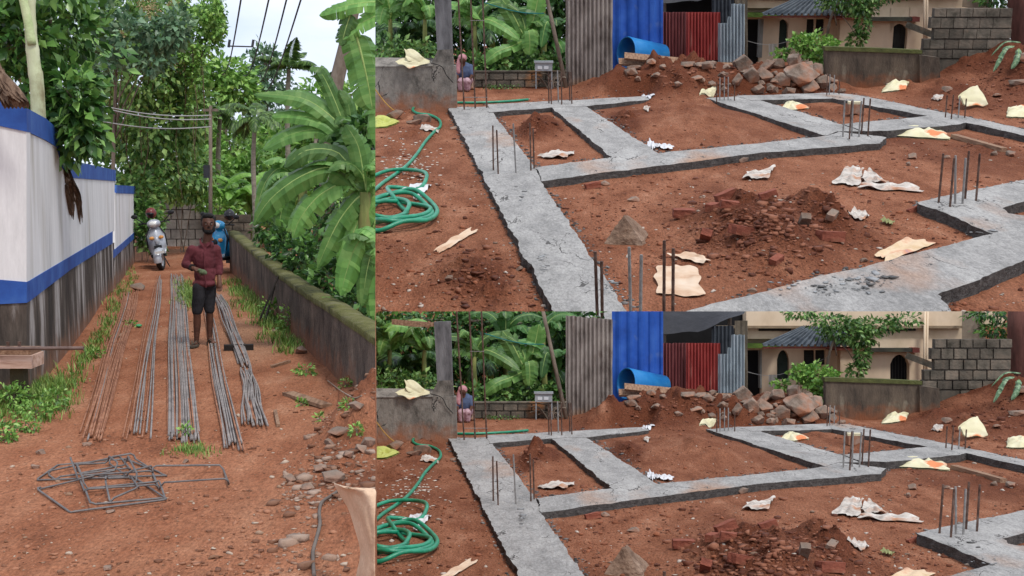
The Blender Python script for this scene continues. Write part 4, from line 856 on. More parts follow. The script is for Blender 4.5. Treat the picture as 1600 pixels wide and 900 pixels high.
grass_patch(S, 'grass', line_pts([(535, 565), (560, 590), (586, 600)], 90, 10, 6, 6), .06, 6, 6, 'short grass at the near foot of the mossy wall', m_grass(), width=.004)
def weed(label, x, y, rx, ry, n, leaf, seed, m=None):
    p = S.gh(x, y); q = S.mpp(p.y); shrub(S, label, [(p + Vector((0, 0, ry * q * .7)), (rx * q, rx * q * .8, ry * q), n)], m or m_leaf_light(), leaf, seed, name='weed', group='weeds on the lane', cat='weed', gap=.2)
for i, (x, y, rx, ry, n, lf, lb) in enumerate([(20, 640, 30, 26, 330, .05, 'leafy weed at the left edge below the bench'), (55, 655, 30, 18, 300, .045, 'leafy weed left of the rusty rods'), (85, 640, 24, 22, 260, .045, 'tall leafy weed beside the plinth'), (8, 690, 20, 20, 200, .05, 'broad weed at the far left edge'), (45, 675, 16, 14, 160, .04, 'small bright weed in front of the grass'), (290, 682, 9, 12, 60, .045, 'broad-leaved weed at the end of the central rods'), (478, 585, 16, 9, 90, .05, 'low weed in front of the red stone'), (455, 520, 20, 24, 260, .07, 'bushy weed against the mossy wall'), (428, 500, 22, 20, 260, .07, 'weed beside the leaning bars'), (543, 640, 12, 10, 60, .045, 'small weed on the right bank'), (500, 658, 8, 6, 40, .04, 'small weed below the planks'), (470, 635, 10, 6, 50, .04, 'small weed behind the wide plank'), (540, 605, 10, 9, 60, .04, 'weed at the near foot of the wall'), (557, 680, 12, 8, 60, .04, 'weed among the grey stones'), (205, 510, 12, 6, 70, .05, 'weed beside the far end of the rusty rods'), (150, 560, 14, 10, 120, .045, 'weed at the foot of the plinth')]):
    weed(lb, x, y, rx, ry, n, lf, 120 + i)
# ------------------------------------------------------------------ pole and wires
pY = 30; b_ = S.v(327, 330, pY); b_.z = 0; t_ = S.v(329, 165, pY)
up_ = T(S, 'utility_pole', 'thin weathered utility pole beyond the block wall', 'pole', b_)
up_.part('post', MB().tube([b_, t_], [.05, .04], 8), m_bark(), smooth=True)
up_.part('meter_box', MB().box(S.v(323, 268, pY - .1), (.13, .1, .3)), mat('dark_box', [C(40, 42, 46), C(60, 62, 66)]))
up_.part('crossarm', MB().box(S.v(329, 172, pY), (.35, .06, .06)), m_bark())
wm = mat('wire_dark', [C(58, 58, 64), C(70, 70, 76)], bump=0); wm2 = mat('wire_pale', [C(150, 152, 150), C(176, 176, 174)], bump=0)
for i, (a, b_, lb) in enumerate([((378, -10), (348, 110), 'leftmost overhead wire against the sky'), ((422, -10), (380, 118), 'second overhead wire against the sky'), ((450, -10), (400, 130), 'third overhead wire against the sky'), ((473, -10), (405, 150), 'rightmost overhead wire against the sky')]):
    A, B = S.v(*a, 16), S.v(*b_, 40); pts = [A.lerp(B, t / 12) - Vector((0, 0, .35 * math.sin(math.pi * t / 12))) for t in range(13)]; single(S, 'overhead_wire', MB().tube(pts, .012, 5), wm, lb, 'wire', 'overhead wires')
sp = T(S, 'wire_spacer', 'bracket spacer joining two overhead wires against the sky', 'spacer', S.v(376, 72, 22)); sp.part('bar', MB().tube([S.v(358, 72, 22), S.v(394, 73, 22)], .012, 6), wm)
for x in (358, 395): sp.part('clamp', MB().tube([S.v(x - 1, 74, 22), S.v(x + 1, 62, 22)], .025, 6), wm)
for i, (a, b_, lb) in enumerate([((120, 156), (329, 180), 'upper pale wire crossing in front of the vines'), ((135, 162), (329, 186), 'middle pale wire crossing in front of the vines'), ((120, 182), (329, 198), 'lowest pale wire crossing in front of the vines')]):
    A, B = S.v(*a, 24), S.v(*b_, 29.9); pts = [A.lerp(B, t / 12) - Vector((0, 0, .12 * math.sin(math.pi * t / 12))) for t in range(13)]; single(S, 'service_wire', MB().tube(pts, .013, 5), wm2, lb, 'wire', 'service wires')

# ------------------------------------------------------------------ scooters
def lathe(prof, n=20, axis='Y'):
    """profile (radius, offset) turned about the Y axis"""
    V = [(r * math.cos(2 * math.pi * j / n), y, r * math.sin(2 * math.pi * j / n)) for r, y in prof for j in range(n)]; m = len(prof)
    return V, [(i * n + j, i * n + (j + 1) % n, (i + 1) * n + (j + 1) % n, (i + 1) * n + j) for i in range(m - 1) for j in range(n)]
def loftx(secs, n=14):
    """superellipse sections: (x, y half-width, z0, z1, power)"""
    V = []
    for (x, hw, z0, z1, pw) in secs:
        for j in range(n):
            a = 2 * math.pi * j / n; c, s_ = math.cos(a), math.sin(a); V.append((x, hw * math.copysign(abs(c) ** pw, c), (z0 + z1) / 2 + (z1 - z0) / 2 * math.copysign(abs(s_) ** pw, s_)))
    m = len(secs); F = [(i * n + j, i * n + (j + 1) % n, (i + 1) * n + (j + 1) % n, (i + 1) * n + j) for i in range(m - 1) for j in range(n)] + [tuple(range(n))[::-1], tuple((m - 1) * n + j for j in range(n))]
    return V, F
def scooter(label, px, rz, paint, lean, seed, sc=1.0, helmet=None, steer=0):
    p = S.gh(*px); th = T(S, 'scooter', label, 'scooter', p, 'scooters parked at the lane end')
    Mx = Matrix.Translation(p) @ Matrix.Rotation(rz, 4, 'Z') @ Matrix.Rotation(lean, 4, 'X') @ Matrix.Scale(sc, 4)
    def P(name, VF, m, smooth=True, parent=None, off=None, pre=None):
        mb = MB(); VV = [Vector(v) for v in VF[0]]
        if pre is not None: VV = [pre @ v for v in VV]
        mb.add([Mx @ v for v in VV], VF[1]); return th.part(name, mb, m, smooth, parent)
    blk = mat('black_plastic', [C(24, 24, 26), C(40, 40, 42)], rough=.5, bump=0); tyr = mat('tyre_rubber', [C(26, 26, 26), C(44, 42, 40)], rough=.9, bump=.2); chrome = mat('alloy', [C(150, 150, 152), C(190, 190, 192)], metal=.7, rough=.35, bump=0)
    lensm = mat('lamp_lens', [C(196, 196, 190), C(220, 220, 214)], rough=.1, bump=0, spec=.6)
    FW = Matrix.Translation((.62, 0, .22)) @ Matrix.Rotation(steer, 4, 'Z'); RW = Matrix.Translation((-.62, 0, .22))
    for W, nm in ((FW, 'front_wheel'), (RW, 'rear_wheel')):
        w_ = P(nm, lathe([(.11, -.03), (.05, -.045), (.02, -.05), (0.001, -.05)]) if 0 else lathe([(.001, -.035), (.04, -.04), (.05, -.02), (.145, -.015), (.15, -.045), (.15, .045), (.145, .015), (.05, .02), (.04, .04), (.001, .035)]), chrome, pre=W)
        P('tyre', lathe([(.145, -.045), (.19, -.055), (.215, -.035), (.222, 0), (.215, .035), (.19, .055), (.145, .045)], 24), tyr, parent=w_, pre=W)
    # fender over the front wheel
    V = []; n = 12
    for i in range(n + 1):
        a = R(-10 + 160 * i / n)
        for y, rr in ((-.085, .2), (-.075, .25), (0, .275), (.075, .25), (.085, .2)): V.append((math.cos(a) * rr, y, math.sin(a) * rr))
    P('front_fender', (V, [(i * 5 + j, i * 5 + j + 1, (i + 1) * 5 + j + 1, (i + 1) * 5 + j) for i in range(n) for j in range(4)]), paint, pre=FW)
    P('fork', MB_vf(MB().tube([(.60, .06, .22), (.5, .06, .55)], .02, 6).tube([(.60, -.06, .22), (.5, -.06, .55)], .02, 6)), chrome)
    # front apron
    V = []; secs = [(.34, .15, .52), (.48, .19, .55), (.62, .205, .53), (.76, .19, .49), (.86, .14, .45), (.93, .08, .41)]
    for z, hw, x in secs:
        for j in range(9):
            t = j / 8 * 2 - 1; V.append((x - .14 * t * t - .0, hw * t, z))
    for z, hw, x in secs:
        for j in range(9):
            t = j / 8 * 2 - 1; V.append((x - .14 * t * t - .05, hw * t * .97, z))
    m_ = 9; nn = len(secs) * m_; F = []
    for i in range(len(secs) - 1):
        for j in range(8): F += [(i * m_ + j, i * m_ + j + 1, (i + 1) * m_ + j + 1, (i + 1) * m_ + j), (nn + i * m_ + j + 1, nn + i * m_ + j, nn + (i + 1) * m_ + j, nn + (i + 1) * m_ + j + 1)]
        for j in (0, 8): F.append((i * m_ + j, (i + 1) * m_ + j, nn + (i + 1) * m_ + j, nn + i * m_ + j))
    F += [tuple(range(9)) + tuple(range(nn + 8, nn - 1, -1)), tuple(range(nn - 9, nn)) + tuple(range(2 * nn - 1, 2 * nn - 10, -1))]
    ap = P('front_apron', (V, F), paint)
    for y in (-.1, .1): P('indicator', MB_vf(MB().ell((.515, y, .70), (.03, .055, .04))), mat('amber_lens', [C(196, 130, 60), C(220, 160, 90)], rough=.15, bump=0), parent=ap)
    P('badge_panel', MB_vf(MB().ell((.535, 0, .62), (.03, .05, .1))), blk if seed else paint, parent=ap)
    HC = Matrix.Translation((.40, 0, 1.0)) @ Matrix.Rotation(steer, 4, 'Z')
    hc = P('handlebar_cowl', MB_vf(MB().ell((0, 0, 0), (.12, .15, .1), 3)), paint, pre=HC)
    P('headlamp', MB_vf(MB().ell((.06, 0, .0), (.075, .1, .07), 3)), lensm, parent=hc, pre=HC)
    P('handlebar', MB_vf(MB().tube([(-.06, -.34, .03), (0, -.12, .02), (0, .12, .02), (-.06, .34, .03)], .016, 7)), blk, pre=HC)
    for s_ in (-1, 1):
        mr = P('mirror', MB_vf(MB().ell((-.02, s_ * .40, .2), (.025, .075, .05))), blk, pre=HC)
        P('mirror_stem', MB_vf(MB().tube([(-.02, s_ * .22, .03), (-.02, s_ * .38, .18)], .012, 5)), blk, parent=mr, pre=HC)
    P('number_plate', MB_vf(MB().box((.9, 0, .40), (.012, .2, .055))), mat('blank_plate', [C(190, 190, 186), C(206, 206, 202)], bump=0), smooth=False)
    P('grille', MB_vf(MB().box((.56, 0, .5), (.05, .16, .07))), blk, smooth=False, parent=ap)
    P('apron_trim', MB_vf(MB().tube([(.42, .205, .5), (.40, .2, .75), (.34, .1, .94)], .014, 5).tube([(.42, -.205, .5), (.40, -.2, .75), (.34, -.1, .94)], .014, 5)), blk, parent=ap)
    P('floorboard', MB_vf(MB().box((.15, 0, .3), (.55, .32, .06))), blk, smooth=False)
    P('body', loftx([(-.85, .06, .55, .68, .8), (-.7, .15, .42, .72, .7), (-.45, .19, .34, .72, .7), (-.15, .18, .3, .70, .7), (-.05, .13, .3, .62, .7)]), paint)
    P('seat', loftx([(-.72, .11, .71, .76, .7), (-.5, .145, .70, .80, .7), (-.15, .13, .69, .78, .7), (-.02, .07, .66, .72, .8)]), blk)
    P('engine', MB_vf(MB().box((-.5, 0, .25), (.35, .2, .2))), mat('engine_grey', [C(60, 60, 62), C(90, 90, 92)]), smooth=False)
    P('stand', MB_vf(MB().tube([(-.05, .1, .28), (.02, .2, .0)], .012, 5)), blk)
    if helmet:
        c = Mx @ Vector(helmet[0]); hm = T(S, 'helmet', helmet[1], 'helmet', c - Vector((0, 0, .14)))
        hm.part('shell', MB().ell(c, (.125, .14, .13), 3), helmet[2], smooth=True)
        hm.part('visor', MB().ell(c + Vector((.0, -.045, -.015)), (.105, .11, .06), 3), mat('dark_visor', [C(20, 20, 24), C(36, 36, 40)], rough=.15, bump=0), smooth=True)
    return th
def MB_vf(mb): return (mb.V, mb.F)
silver = mat('silver_paint', [C(150, 154, 160), C(186, 190, 196)], rough=.3, metal=.25, bump=0, spec=.6); bluep = mat('blue_scooter_paint', [C(20, 110, 160), C(40, 150, 196)], rough=.25, bump=0, spec=.6, two=(C(200, 208, 214), 4., .6, .04))
scooter('silver scooter parked facing the camera in front of the block wall', (251, 419), R(-72), silver, R(8), 0, 1.06, ((-.12, 0, 1.22), 'red and black helmet on top of the silver scooter', mat('red_helmet', [C(96, 40, 40), C(130, 66, 62)], rough=.3, bump=0, two=(C(40, 36, 38), 3, .5, .1))), steer=R(-18))
scooter('blue and white scooter parked behind the man', (350, 424), R(-100), bluep, R(-4), 1, 1.06, ((-.1, 0.02, 1.2), 'black helmet on top of the blue scooter', mat('black_helmet', [C(28, 28, 30), C(52, 52, 56)], rough=.2, bump=0)), steer=R(-10))

# ------------------------------------------------------------------ the man
mp_ = S.gh(316, 541); th = T(S, 'person', 'bearded man in a dark red shirt and black shorts standing among the rods', 'person', mp_); U = S.mpp(mp_.y)
def j_(x, y, d=0): return mp_ + Vector(((x - 316) * U, d, (541 - y) * U))
skin = mat('skin', [C(72, 47, 37), C(94, 63, 50), C(108, 75, 60)], scale=6, rough=.55, bump=.05)
shirtm = mat('maroon_shirt', [C(70, 30, 36), C(92, 42, 48), C(108, 54, 60)], scale=5, rough=.9, bump=.5, bscale=7, stretch=(1, 1, .6)); shortm = mat('black_shorts', [C(30, 29, 32), C(46, 45, 48)], scale=5, rough=.9, bump=.4, bscale=8)
def remesh(o, vox, sm=6, fac=.5):
    mod(o, 'REMESH', mode='VOXEL', voxel_size=vox, use_smooth_shade=True); mod(o, 'SMOOTH', iterations=sm, factor=fac)
nk, hd = j_(327, 372, .0), j_(330, 349, -.01); shR, shL = j_(305, 389, -.06), j_(339, 389, .06)
elR, wrR, haR = j_(295, 411, -.07), j_(313, 416, -.25), j_(322, 419, -.3); elL, wrL, haL = j_(342, 415, .08), j_(345, 436, 0), j_(346, 446, -.02)
hipR, hipL = j_(315, 448, -.05), j_(327.5, 448, .05); knR, knL = j_(312, 489, -.1), j_(327, 488, .05); anR, anL = j_(309, 533, -.06), j_(325, 529, .1)
mb = MB()
mb.ell(hd + Vector((0, 0, .02)), (.082, .098, .115), 3).ell(hd + Vector((.012, -.03, -.05)), (.062, .07, .07), 2)       # skull, jaw
mb.ell(hd + Vector((.03, -.105, -.012)), (.014, .02, .022), 2).ell(hd + Vector((.03, -.09, .02)), (.05, .02, .012), 2)      # nose, brow
for sx in (-1, 1): mb.ell(hd + Vector((sx * .083, .012, 0)), (.012, .02, .03), 2)
mb.ell(hd + Vector((.024, -.093, -.058)), (.024, .012, .01), 2)
mb.cap(nk + Vector((0, 0, -.05)), hd + Vector((0, .01, -.06)), .06, .055)
mb.ell(j_(322, 405), (.12, .095, .22), 3).ell(j_(322, 440), (.1, .085, .1), 3)
for a, c, d, h, s_ in ((shR, elR, wrR, haR, 0), (shL, elL, wrL, haL, 1)):
    mb.cap(j_(322, 394), a, .07, .05); mb.cap(a, c, .048, .038); mb.cap(c, d, .038, .027); mb.cap(d, h, .03, .036, 5)
    fd = (h - d).normalized(); side = fd.cross(Vector((0, 0, 1))) if not s_ else Vector((1, 0, 0)); side = side.normalized(); nrm = side.cross(fd)
    for q in range(4):
        b0 = h + side * (q - 1.5) * .019 + fd * .02; b1 = b0 + fd * (.035 - .006 * abs(q - 1.3)) - nrm * .012; b2 = b1 + fd * .02 - nrm * (.03 if s_ else .035); mb.cap(b0, b1, .0105, .0095, 4); mb.cap(b1, b2, .0095, .008, 4)
    tb = d.lerp(h, .6) + side * .03 * (1 if s_ == 0 else -1); mb.cap(tb, tb + fd * .045 + side * .018 * (1 if s_ == 0 else -1), .012, .009, 4)
for a, c, d, fx in ((hipR, knR, anR, (-.015, -.16)), (hipL, knL, anL, (.08, -.13))):
    mb.cap(a, c, .078, .05); mb.cap(c, c.lerp(d, .35) + Vector((0, .015, 0)), .049, .051); mb.cap(c.lerp(d, .35) + Vector((0, .015, 0)), d, .051, .032)
    mb.cap(d + Vector((0, .02, -.03)), d + Vector((fx[0], fx[1], -.045)), .036, .026, 6)
    for q in range(5): mb.ell(d + Vector((fx[0] + (q - 2) * .016, fx[1] - .022 + abs(q - 1) * .006, -.05)), (.009, .018, .009), 1)
bd = th.part('body', mb, skin); remesh(bd, .0095, 5)
sh = MB(); sh.ell(j_(321.5, 404), (.146, .12, .2), 3).ell(j_(322, 428), (.138, .118, .16), 3).ell(j_(321, 442), (.15, .13, .07), 3).ell(j_(322, 391), (.14, .095, .075), 3)
for a, c, d in ((shR, elR, wrR),): sh.cap(j_(320, 395), a, .08, .062); sh.cap(a, c, .064, .055); sh.cap(c, c.lerp(d, .55), .055, .046)
sh.cap(j_(324, 395), shL, .08, .06); sh.cap(shL, elL, .062, .054); sh.cap(elL, elL.lerp(wrL, .5), .052, .046)
sh.cap(nk + Vector((-.02, 0, -.09)), nk + Vector((.02, -.01, -.085)), .07, .07, 3)
so_ = th.part('shirt', sh, shirtm); remesh(so_, .009, 5)
tx = bpy.data.textures.new('cloth_folds', 'CLOUDS'); tx.noise_scale = .17; tx.noise_depth = 2
mod(so_, 'DISPLACE', texture=tx, strength=.04, mid_level=.5, texture_coords='LOCAL')
cl = MB()
for sx in (-1, 1): cl.add([nk + Vector((sx * .01, -.1, -.1)), nk + Vector((sx * .075, -.05, .0)), nk + Vector((sx * .07, -.085, -.06)), nk + Vector((sx * .07, .05, .02))], [(0, 2, 1), (1, 2, 3)])
c_ = th.part('collar', cl, shirtm, parent=so_); mod(c_, 'SOLIDIFY', thickness=.008)
fr_ = MB(); A = j_(326, 388, -.125); B = j_(328, 447, -.14); fr_.tube([A, A.lerp(B, .4) + Vector((0, -.012, 0)), B], .006, 5); th.part('placket', fr_, shirtm, parent=so_)
sr = MB(); sr.ell(j_(321.5, 442), (.134, .118, .085), 3)
for a, c in ((hipR, knR), (hipL, knL)): sr.cap(a, a.lerp(c, .5), .092, .08); sr.cap(a.lerp(c, .5), a.lerp(c, .86), .08, .072)
s2 = th.part('shorts', sr, shortm); remesh(s2, .009, 3); mod(s2, 'DISPLACE', texture=tx, strength=.025, mid_level=.5, texture_coords='LOCAL')
hairm = mat('black_hair', [C(14, 13, 13), C(26, 24, 24)], rough=.7, bump=.6, bscale=60)
hr = MB(); hr.ell(hd + Vector((-.006, .022, .058)), (.092, .096, .088), 3).ell(hd + Vector((0, .05, .0)), (.086, .07, .085), 3).ell(hd + Vector((.005, -.05, .105)), (.07, .045, .035), 2)
for sx in (-1, 1): hr.ell(hd + Vector((sx * .076, -.01, .01)), (.012, .022, .045), 2)
h2 = th.part('hair', hr, hairm); remesh(h2, .01, 3)
brd = MB(); brd.ell(hd + Vector((.012, -.045, -.088)), (.062, .06, .042), 3).ell(hd + Vector((.026, -.095, -.042)), (.034, .012, .008), 2)
for sx in (-1, 1): brd.ell(hd + Vector((sx * .062 + .008, -.022, -.055)), (.018, .045, .045), 2)
b2 = th.part('beard', brd, hairm); remesh(b2, .008, 2)
eyew = mat('eye', [C(30, 24, 22), C(150, 140, 132)], scale=60, bump=0, rough=.3)
for sx in (-1, 1):
    e_ = th.part('eye', MB().ell(hd + Vector((.026 + sx * .032, -.092, .004)), (.014, .008, .007), 2), eyew, True)
    th.part('eyebrow', MB().ell(hd + Vector((.026 + sx * .034, -.096, .026)), (.022, .006, .005), 2), hairm, True)
slm = mat('slipper', [C(62, 58, 50), C(96, 88, 76)], rough=.9, bump=.1)
for d, fx in ((anR, (-.015, -.16)), (anL, (.08, -.13))):
    c = d + Vector((fx[0] * .5, fx[1] * .5 - .01, 0)); zc = S.z(c.x, c.y) + .012
    an = math.atan2(fx[1], fx[0]); mb = MB(); Vt = []
    for zz in (0, .022):
        for q in range(14):
            a = 2 * math.pi * q / 14; lx = .145 * math.cos(a); ly = .05 * math.sin(a) * (1 + .15 * math.cos(a)); Vt.append(Vector((c.x + lx * math.cos(an) - ly * math.sin(an), c.y + lx * math.sin(an) + ly * math.cos(an), zc + zz)))
    mb.prism(Vt[14:], Vt[:14]); s_ = th.part('slipper', mb, slm)
    tp_ = Vector((d.x + fx[0] * 1.0, d.y + fx[1] * 1.0, zc + .03)); pr = Vector((-math.sin(an), math.cos(an), 0))
    st = MB()
    for sg in (-1, 1): st.tube([tp_, Vector((d.x + fx[0] * .5, d.y + fx[1] * .5, zc + .07)) + pr * sg * .03, Vector((d.x + fx[0] * .15, d.y + fx[1] * .15, zc + .02)) + pr * sg * .046], .007, 5)
    th.part('strap', st, slm, parent=s_)
wb = MB(); wb.tube([wrR + (elR - wrR).normalized() * .03, wrR + (elR - wrR).normalized() * .06], .045, 10); th.part('wristband', wb, mat('dark_band', [C(30, 26, 26), C(44, 38, 36)]))
c = haR + Vector((.055, -.035, -.012)); gm = mat('green_bundle', [C(70, 84, 60), C(112, 124, 92)], bump=.5)
bo = MB().ell(c, (.05, .035, .032), 2).ell(c + Vector((-.03, 0, .018)), (.03, .03, .024), 2).ell(c + Vector((.035, 0, -.012)), (.024, .026, .026), 2); ob = single(S, 'cloth_wad', bo, gm, 'small grey-green wad held in the man\'s right hand', 'cloth', smooth=True)
# ------------------------------------------------------------------ the building plot (built twice: lower plot, upper plot)
def corr_sheet(S, x0, x1, ytop, ybot, Y, pitch_px, amp_px, m, name, label, seed, ragged=0, lean=.0, slant=0, trap=False):
    """corrugated sheet standing at distance Y; ytop/ybot may be functions of t"""
    rd = random.Random(seed); q = S.mpp(Y); nx = int((x1 - x0) / pitch_px * 6) + 1; P = []
    for i in range(7):
        row = []
        for j in range(nx):
            t = j / (nx - 1); x = x0 + (x1 - x0) * t; yt = ytop(t) if callable(ytop) else ytop; yb = ybot(t) if callable(ybot) else ybot
            yt += ragged * mnoise.noise(Vector((t * 9, seed, 0))); f = i / 6; y = yt + (yb - yt) * f
            ph = (x - x0) / pitch_px * 2 * math.pi
            wv = max(-.3, min(.35, math.sin(ph))) * 1.5 if trap else math.sin(ph)
            xx = x + ragged * .5 * mnoise.noise(Vector((f * 7, seed + 3, t > .5))) * (1 if j in (0, nx - 1) else 0) + slant * (1 - f)
            p = S.v(xx, y, Y); p.y += amp_px * q * wv + lean * S.k * (1 - f) + .02 * S.k * mnoise.noise(Vector((t * 4, f * 3, seed))); row.append(p)
        P.append(row)
    o = single(S, name, MB().grid(P), m, label, 'metal sheet', 'upright sheets of the site fence')
    if o: mod(o, 'SOLIDIFY', thickness=.006 * S.k)
    return o
def rods(S, label, L_, rad=.011, ties=(), gk=None, name='column_starter'):
    """L_: (x_bottom, y_bottom, x_top, y_top, grey)"""
    pts = [S.g(a, b_, .1 * S.k) for a, b_, *_ in L_]; c = sum(pts, Vector()) / len(pts); c.z = S.z(c.x, c.y)
    th = T(S, name, label, 'rebar', c, 'steel rods standing out of the foundation'); Y0 = {}
    for (xb, yb, xt, yt, gr) in L_:
        p = S.g(xb, yb, .1 * S.k); p.z -= .15 * S.k; t = S.v(xt, yt, p.y)
        n = 14; mb = MB(); q = [p.lerp(t, i / n) for i in range(n + 1)]; mb.tube(q, [rad * S.k * (1.0 + (.1 if i % 2 else 0)) for i in range(n + 1)], 6)
        th.part('rod', mb, m_rebar_g(S.k) if gr else m_rebar(S.k))
    for (xa, ya, xb, yb) in ties:
        Y = pts[0].y; th.part('tie', MB().tube([S.v(xa, ya, Y), S.v(xb, yb, Y)], .006 * S.k, 5), m_rebar_g(S.k))
    return th
def rect_on(S, x0, y0, x1, y1, Y, th, off=0):
    a, b_ = S.v(x0, y0, Y), S.v(x1, y1, Y); return MB().box(((a.x + b_.x) / 2, Y + th / 2 + off, (a.z + b_.z) / 2), (b_.x - a.x, th, a.z - b_.z))
def plane_poly(S, px, Y, th, off=0):
    fr = [S.v(*p, Y) + Vector((0, off, 0)) for p in px]; return MB().prism(fr, [p + Vector((0, th, 0)) for p in fr])
def build_site(S, W):
    k = S.k; low = S is LOW; YB = lambda v_: S.g(1000, v_).y; ytop = -60 if not low else -36
    vis = lambda v_: (not low) or v_ < 392
    lab = lambda s_: s_ + ' in the ' + W + ' plot'
    # ---------------- foundation
    fo = T(S, 'foundation', lab('grey fresh concrete foundation strips with rough dark sides'), 'foundation', S.g(900, 250))
    for i, pl in enumerate(BEAMS):
        P = [S.g(*p, .1 * k) for p in pl]; out = []; n = len(P)
        for a in range(n):
            A, B = P[a], P[(a + 1) % n]; m_ = max(2, int((B - A).length / (.09 * k)))
            for t in range(m_):
                p = A.lerp(B, t / m_); d = (B - A).normalized(); nn = Vector((d.y, -d.x, 0)); w_ = mnoise.noise(p * (1.3 / k) + Vector((i, 0, 0))) * .03 + mnoise.noise(p * (6 / k)) * .018 + mnoise.noise(p * (17 / k)) * .02
                out.append(p + nn * w_ * k * (0 if t == 0 else 1))
        zt = (.092 + .0045 * i) * k
        bm = bmesh.new(); vs = [bm.verts.new((p.x, p.y, zt)) for p in out]; es = [bm.edges.new((vs[a], vs[(a + 1) % len(vs)])) for a in range(len(vs))]
        bmesh.ops.triangle_fill(bm, use_beauty=True, edges=es)
        bmesh.ops.subdivide_edges(bm, edges=[e for e in bm.edges if e.calc_length() > .3 * k], cuts=2, use_grid_fill=False); bmesh.ops.triangulate(bm, faces=bm.faces[:])
        bmesh.ops.subdivide_edges(bm, edges=[e for e in bm.edges if e.calc_length() > .25 * k and not e.is_boundary], cuts=1); bmesh.ops.triangulate(bm, faces=bm.faces[:])
        for v_ in bm.verts: v_.co.z += (mnoise.noise(v_.co * (2.3 / k)) * .012 + mnoise.noise(v_.co * (8 / k)) * .006) * k
        bmesh.ops.recalc_face_normals(bm, faces=bm.faces[:])
        if bm.faces and sum(f.normal.z for f in bm.faces) < 0: bmesh.ops.reverse_faces(bm, faces=bm.faces[:])
        bm.verts.index_update(); mb = MB().add([v_.co.copy() for v_ in bm.verts], [tuple(v_.index for v_ in f.verts) for f in bm.faces])
        be = [(e.verts[0], e.verts[1]) for e in bm.edges if e.is_boundary]
        sv = MB(); seed = i * 100
        for a, b_ in be:
            A, B = a.co.copy(), b_.co.copy(); j1 = mnoise.noise(A * (14 / k)) * .03 * k; j2 = mnoise.noise(B * (14 / k)) * .03 * k
            ctr = Vector((0, 0, 0)); q = len(sv.V)
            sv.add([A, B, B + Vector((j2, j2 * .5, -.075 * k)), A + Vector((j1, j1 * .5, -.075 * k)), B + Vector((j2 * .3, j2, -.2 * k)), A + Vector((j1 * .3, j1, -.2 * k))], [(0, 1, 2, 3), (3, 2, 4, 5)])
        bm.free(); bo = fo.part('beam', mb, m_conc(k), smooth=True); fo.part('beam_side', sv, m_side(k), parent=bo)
    # aggregate spilled along the edges
    rg = np.random.default_rng(5); pts = []
    for pl in S.beams:
        n = len(pl)
        for a in range(n):
            A, B = np.array(pl[a]), np.array(pl[(a + 1) % n]); ln = np.hypot(*(B - A)); d = (B - A) / max(ln, 1e-6); q = int(min(420, ln / k * 46)); t = rg.random((q, 1)); pts.append(A + (B - A) * t + np.array([d[1], -d[0]]) * rg.normal(0, .05 * k, (q, 1)))
    pts = np.concatenate(pts); dd = np.min([poly_dist(pts[:, 0], pts[:, 1], pl) for pl in S.beams], 0); pts = pts[(dd > -.0) & (pts[:, 1] > YB(384 if low else 480) * .97)]
    pebbles(S, 'spilled_aggregate', m_gravel(k), pts, (.010 + .014 * rg.random(len(pts)) ** 2) * k, 3, lab('grey aggregate crumbs along the concrete strips'), 'gravel')
    pts = []
    for (x, y, rx, ry, n) in [(1345, 460, 60, 14, 70), (845, 445, 12, 30, 40), (1530, 370, 40, 20, 30), (1290, 470, 80, 10, 60), (815, 300, 10, 40, 20), (960, 470, 15, 12, 30)]:
        for _ in range(n): p = S.g(rg.normal(x, rx * .5), rg.normal(y, ry * .5)); pts.append((p.x, p.y))
    pts = np.array(pts); dd = np.min([poly_dist(pts[:, 0], pts[:, 1], pl) for pl in S.beams], 0); pts = pts[dd < -.03 * k]
    pts = pts[pts[:, 1] > (YB(392) if low else 0)]
    if len(pts): pebbles(S, 'concrete_flakes', mat('concrete_flake', [C(96, 95, 94), C(150, 152, 153)], island=.9, bump=.3, k=k), pts, (.008 + .024 * rg.random(len(pts)) ** 3) * k, 13, lab('loose flakes of cement on the front strips'), 'cement flakes', flat=.3, cube=True, zt=.131 * k)
    # soil crumbs and pebbles
    vb = 400 if low else 492
    def off_beams(P): 
        dd = np.min([poly_dist(P[:, 0], P[:, 1], pl) for pl in S.beams], 0); return P[dd > .02 * k]
    P = off_beams(scatter(S, 11000, (590, 140, 1600, vb), 31, 1.1)); pebbles(S, 'soil_clods', mat('red_clod', [C(84, 46, 31), C(140, 86, 60)], island=.8, bump=.3, k=k), P, (.007 + .022 * rg.random(len(P)) ** 4) * k, 8, lab('red soil crumbs'), 'soil')
    Q = []
    for (x, y, rx, ry, n) in [(1190, 355, 140, 64, 2400), (840, 195, 34, 18, 160), (1060, 120, 110, 30, 800), (1220, 120, 80, 30, 300), (1560, 130, 80, 55, 900), (730, 430, 60, 45, 250), (970, 195, 40, 20, 120)]:
        for _ in range(n):
            yy = rg.normal(y, ry * .5)
            if yy > 92 and yy < vb: p = S.gh(rg.normal(x, rx * .5), yy); Q.append((p.x, p.y))
    Q = off_beams(np.array(Q)); pebbles(S, 'heap_clods', mat('dark_clod', [C(88, 49, 34), C(114, 67, 48), C(140, 92, 70)], island=.8, bump=.3, k=k), Q, (.006 + .036 * rg.random(len(Q)) ** 8) * k, 9, lab('lumps of red soil on the heaps'), 'soil', cube=True)
    P = off_beams(scatter(S, 700, (590, 150, 1600, vb), 32)); pebbles(S, 'pebbles', mat('pale_pebble', [C(120, 96, 80), C(160, 146, 132), C(182, 170, 158)], island=.9, bump=.2, k=k), P, (.009 + .016 * rg.random(len(P)) ** 3) * k, 10, lab('pale pebbles strewn over the soil'), 'pebbles')
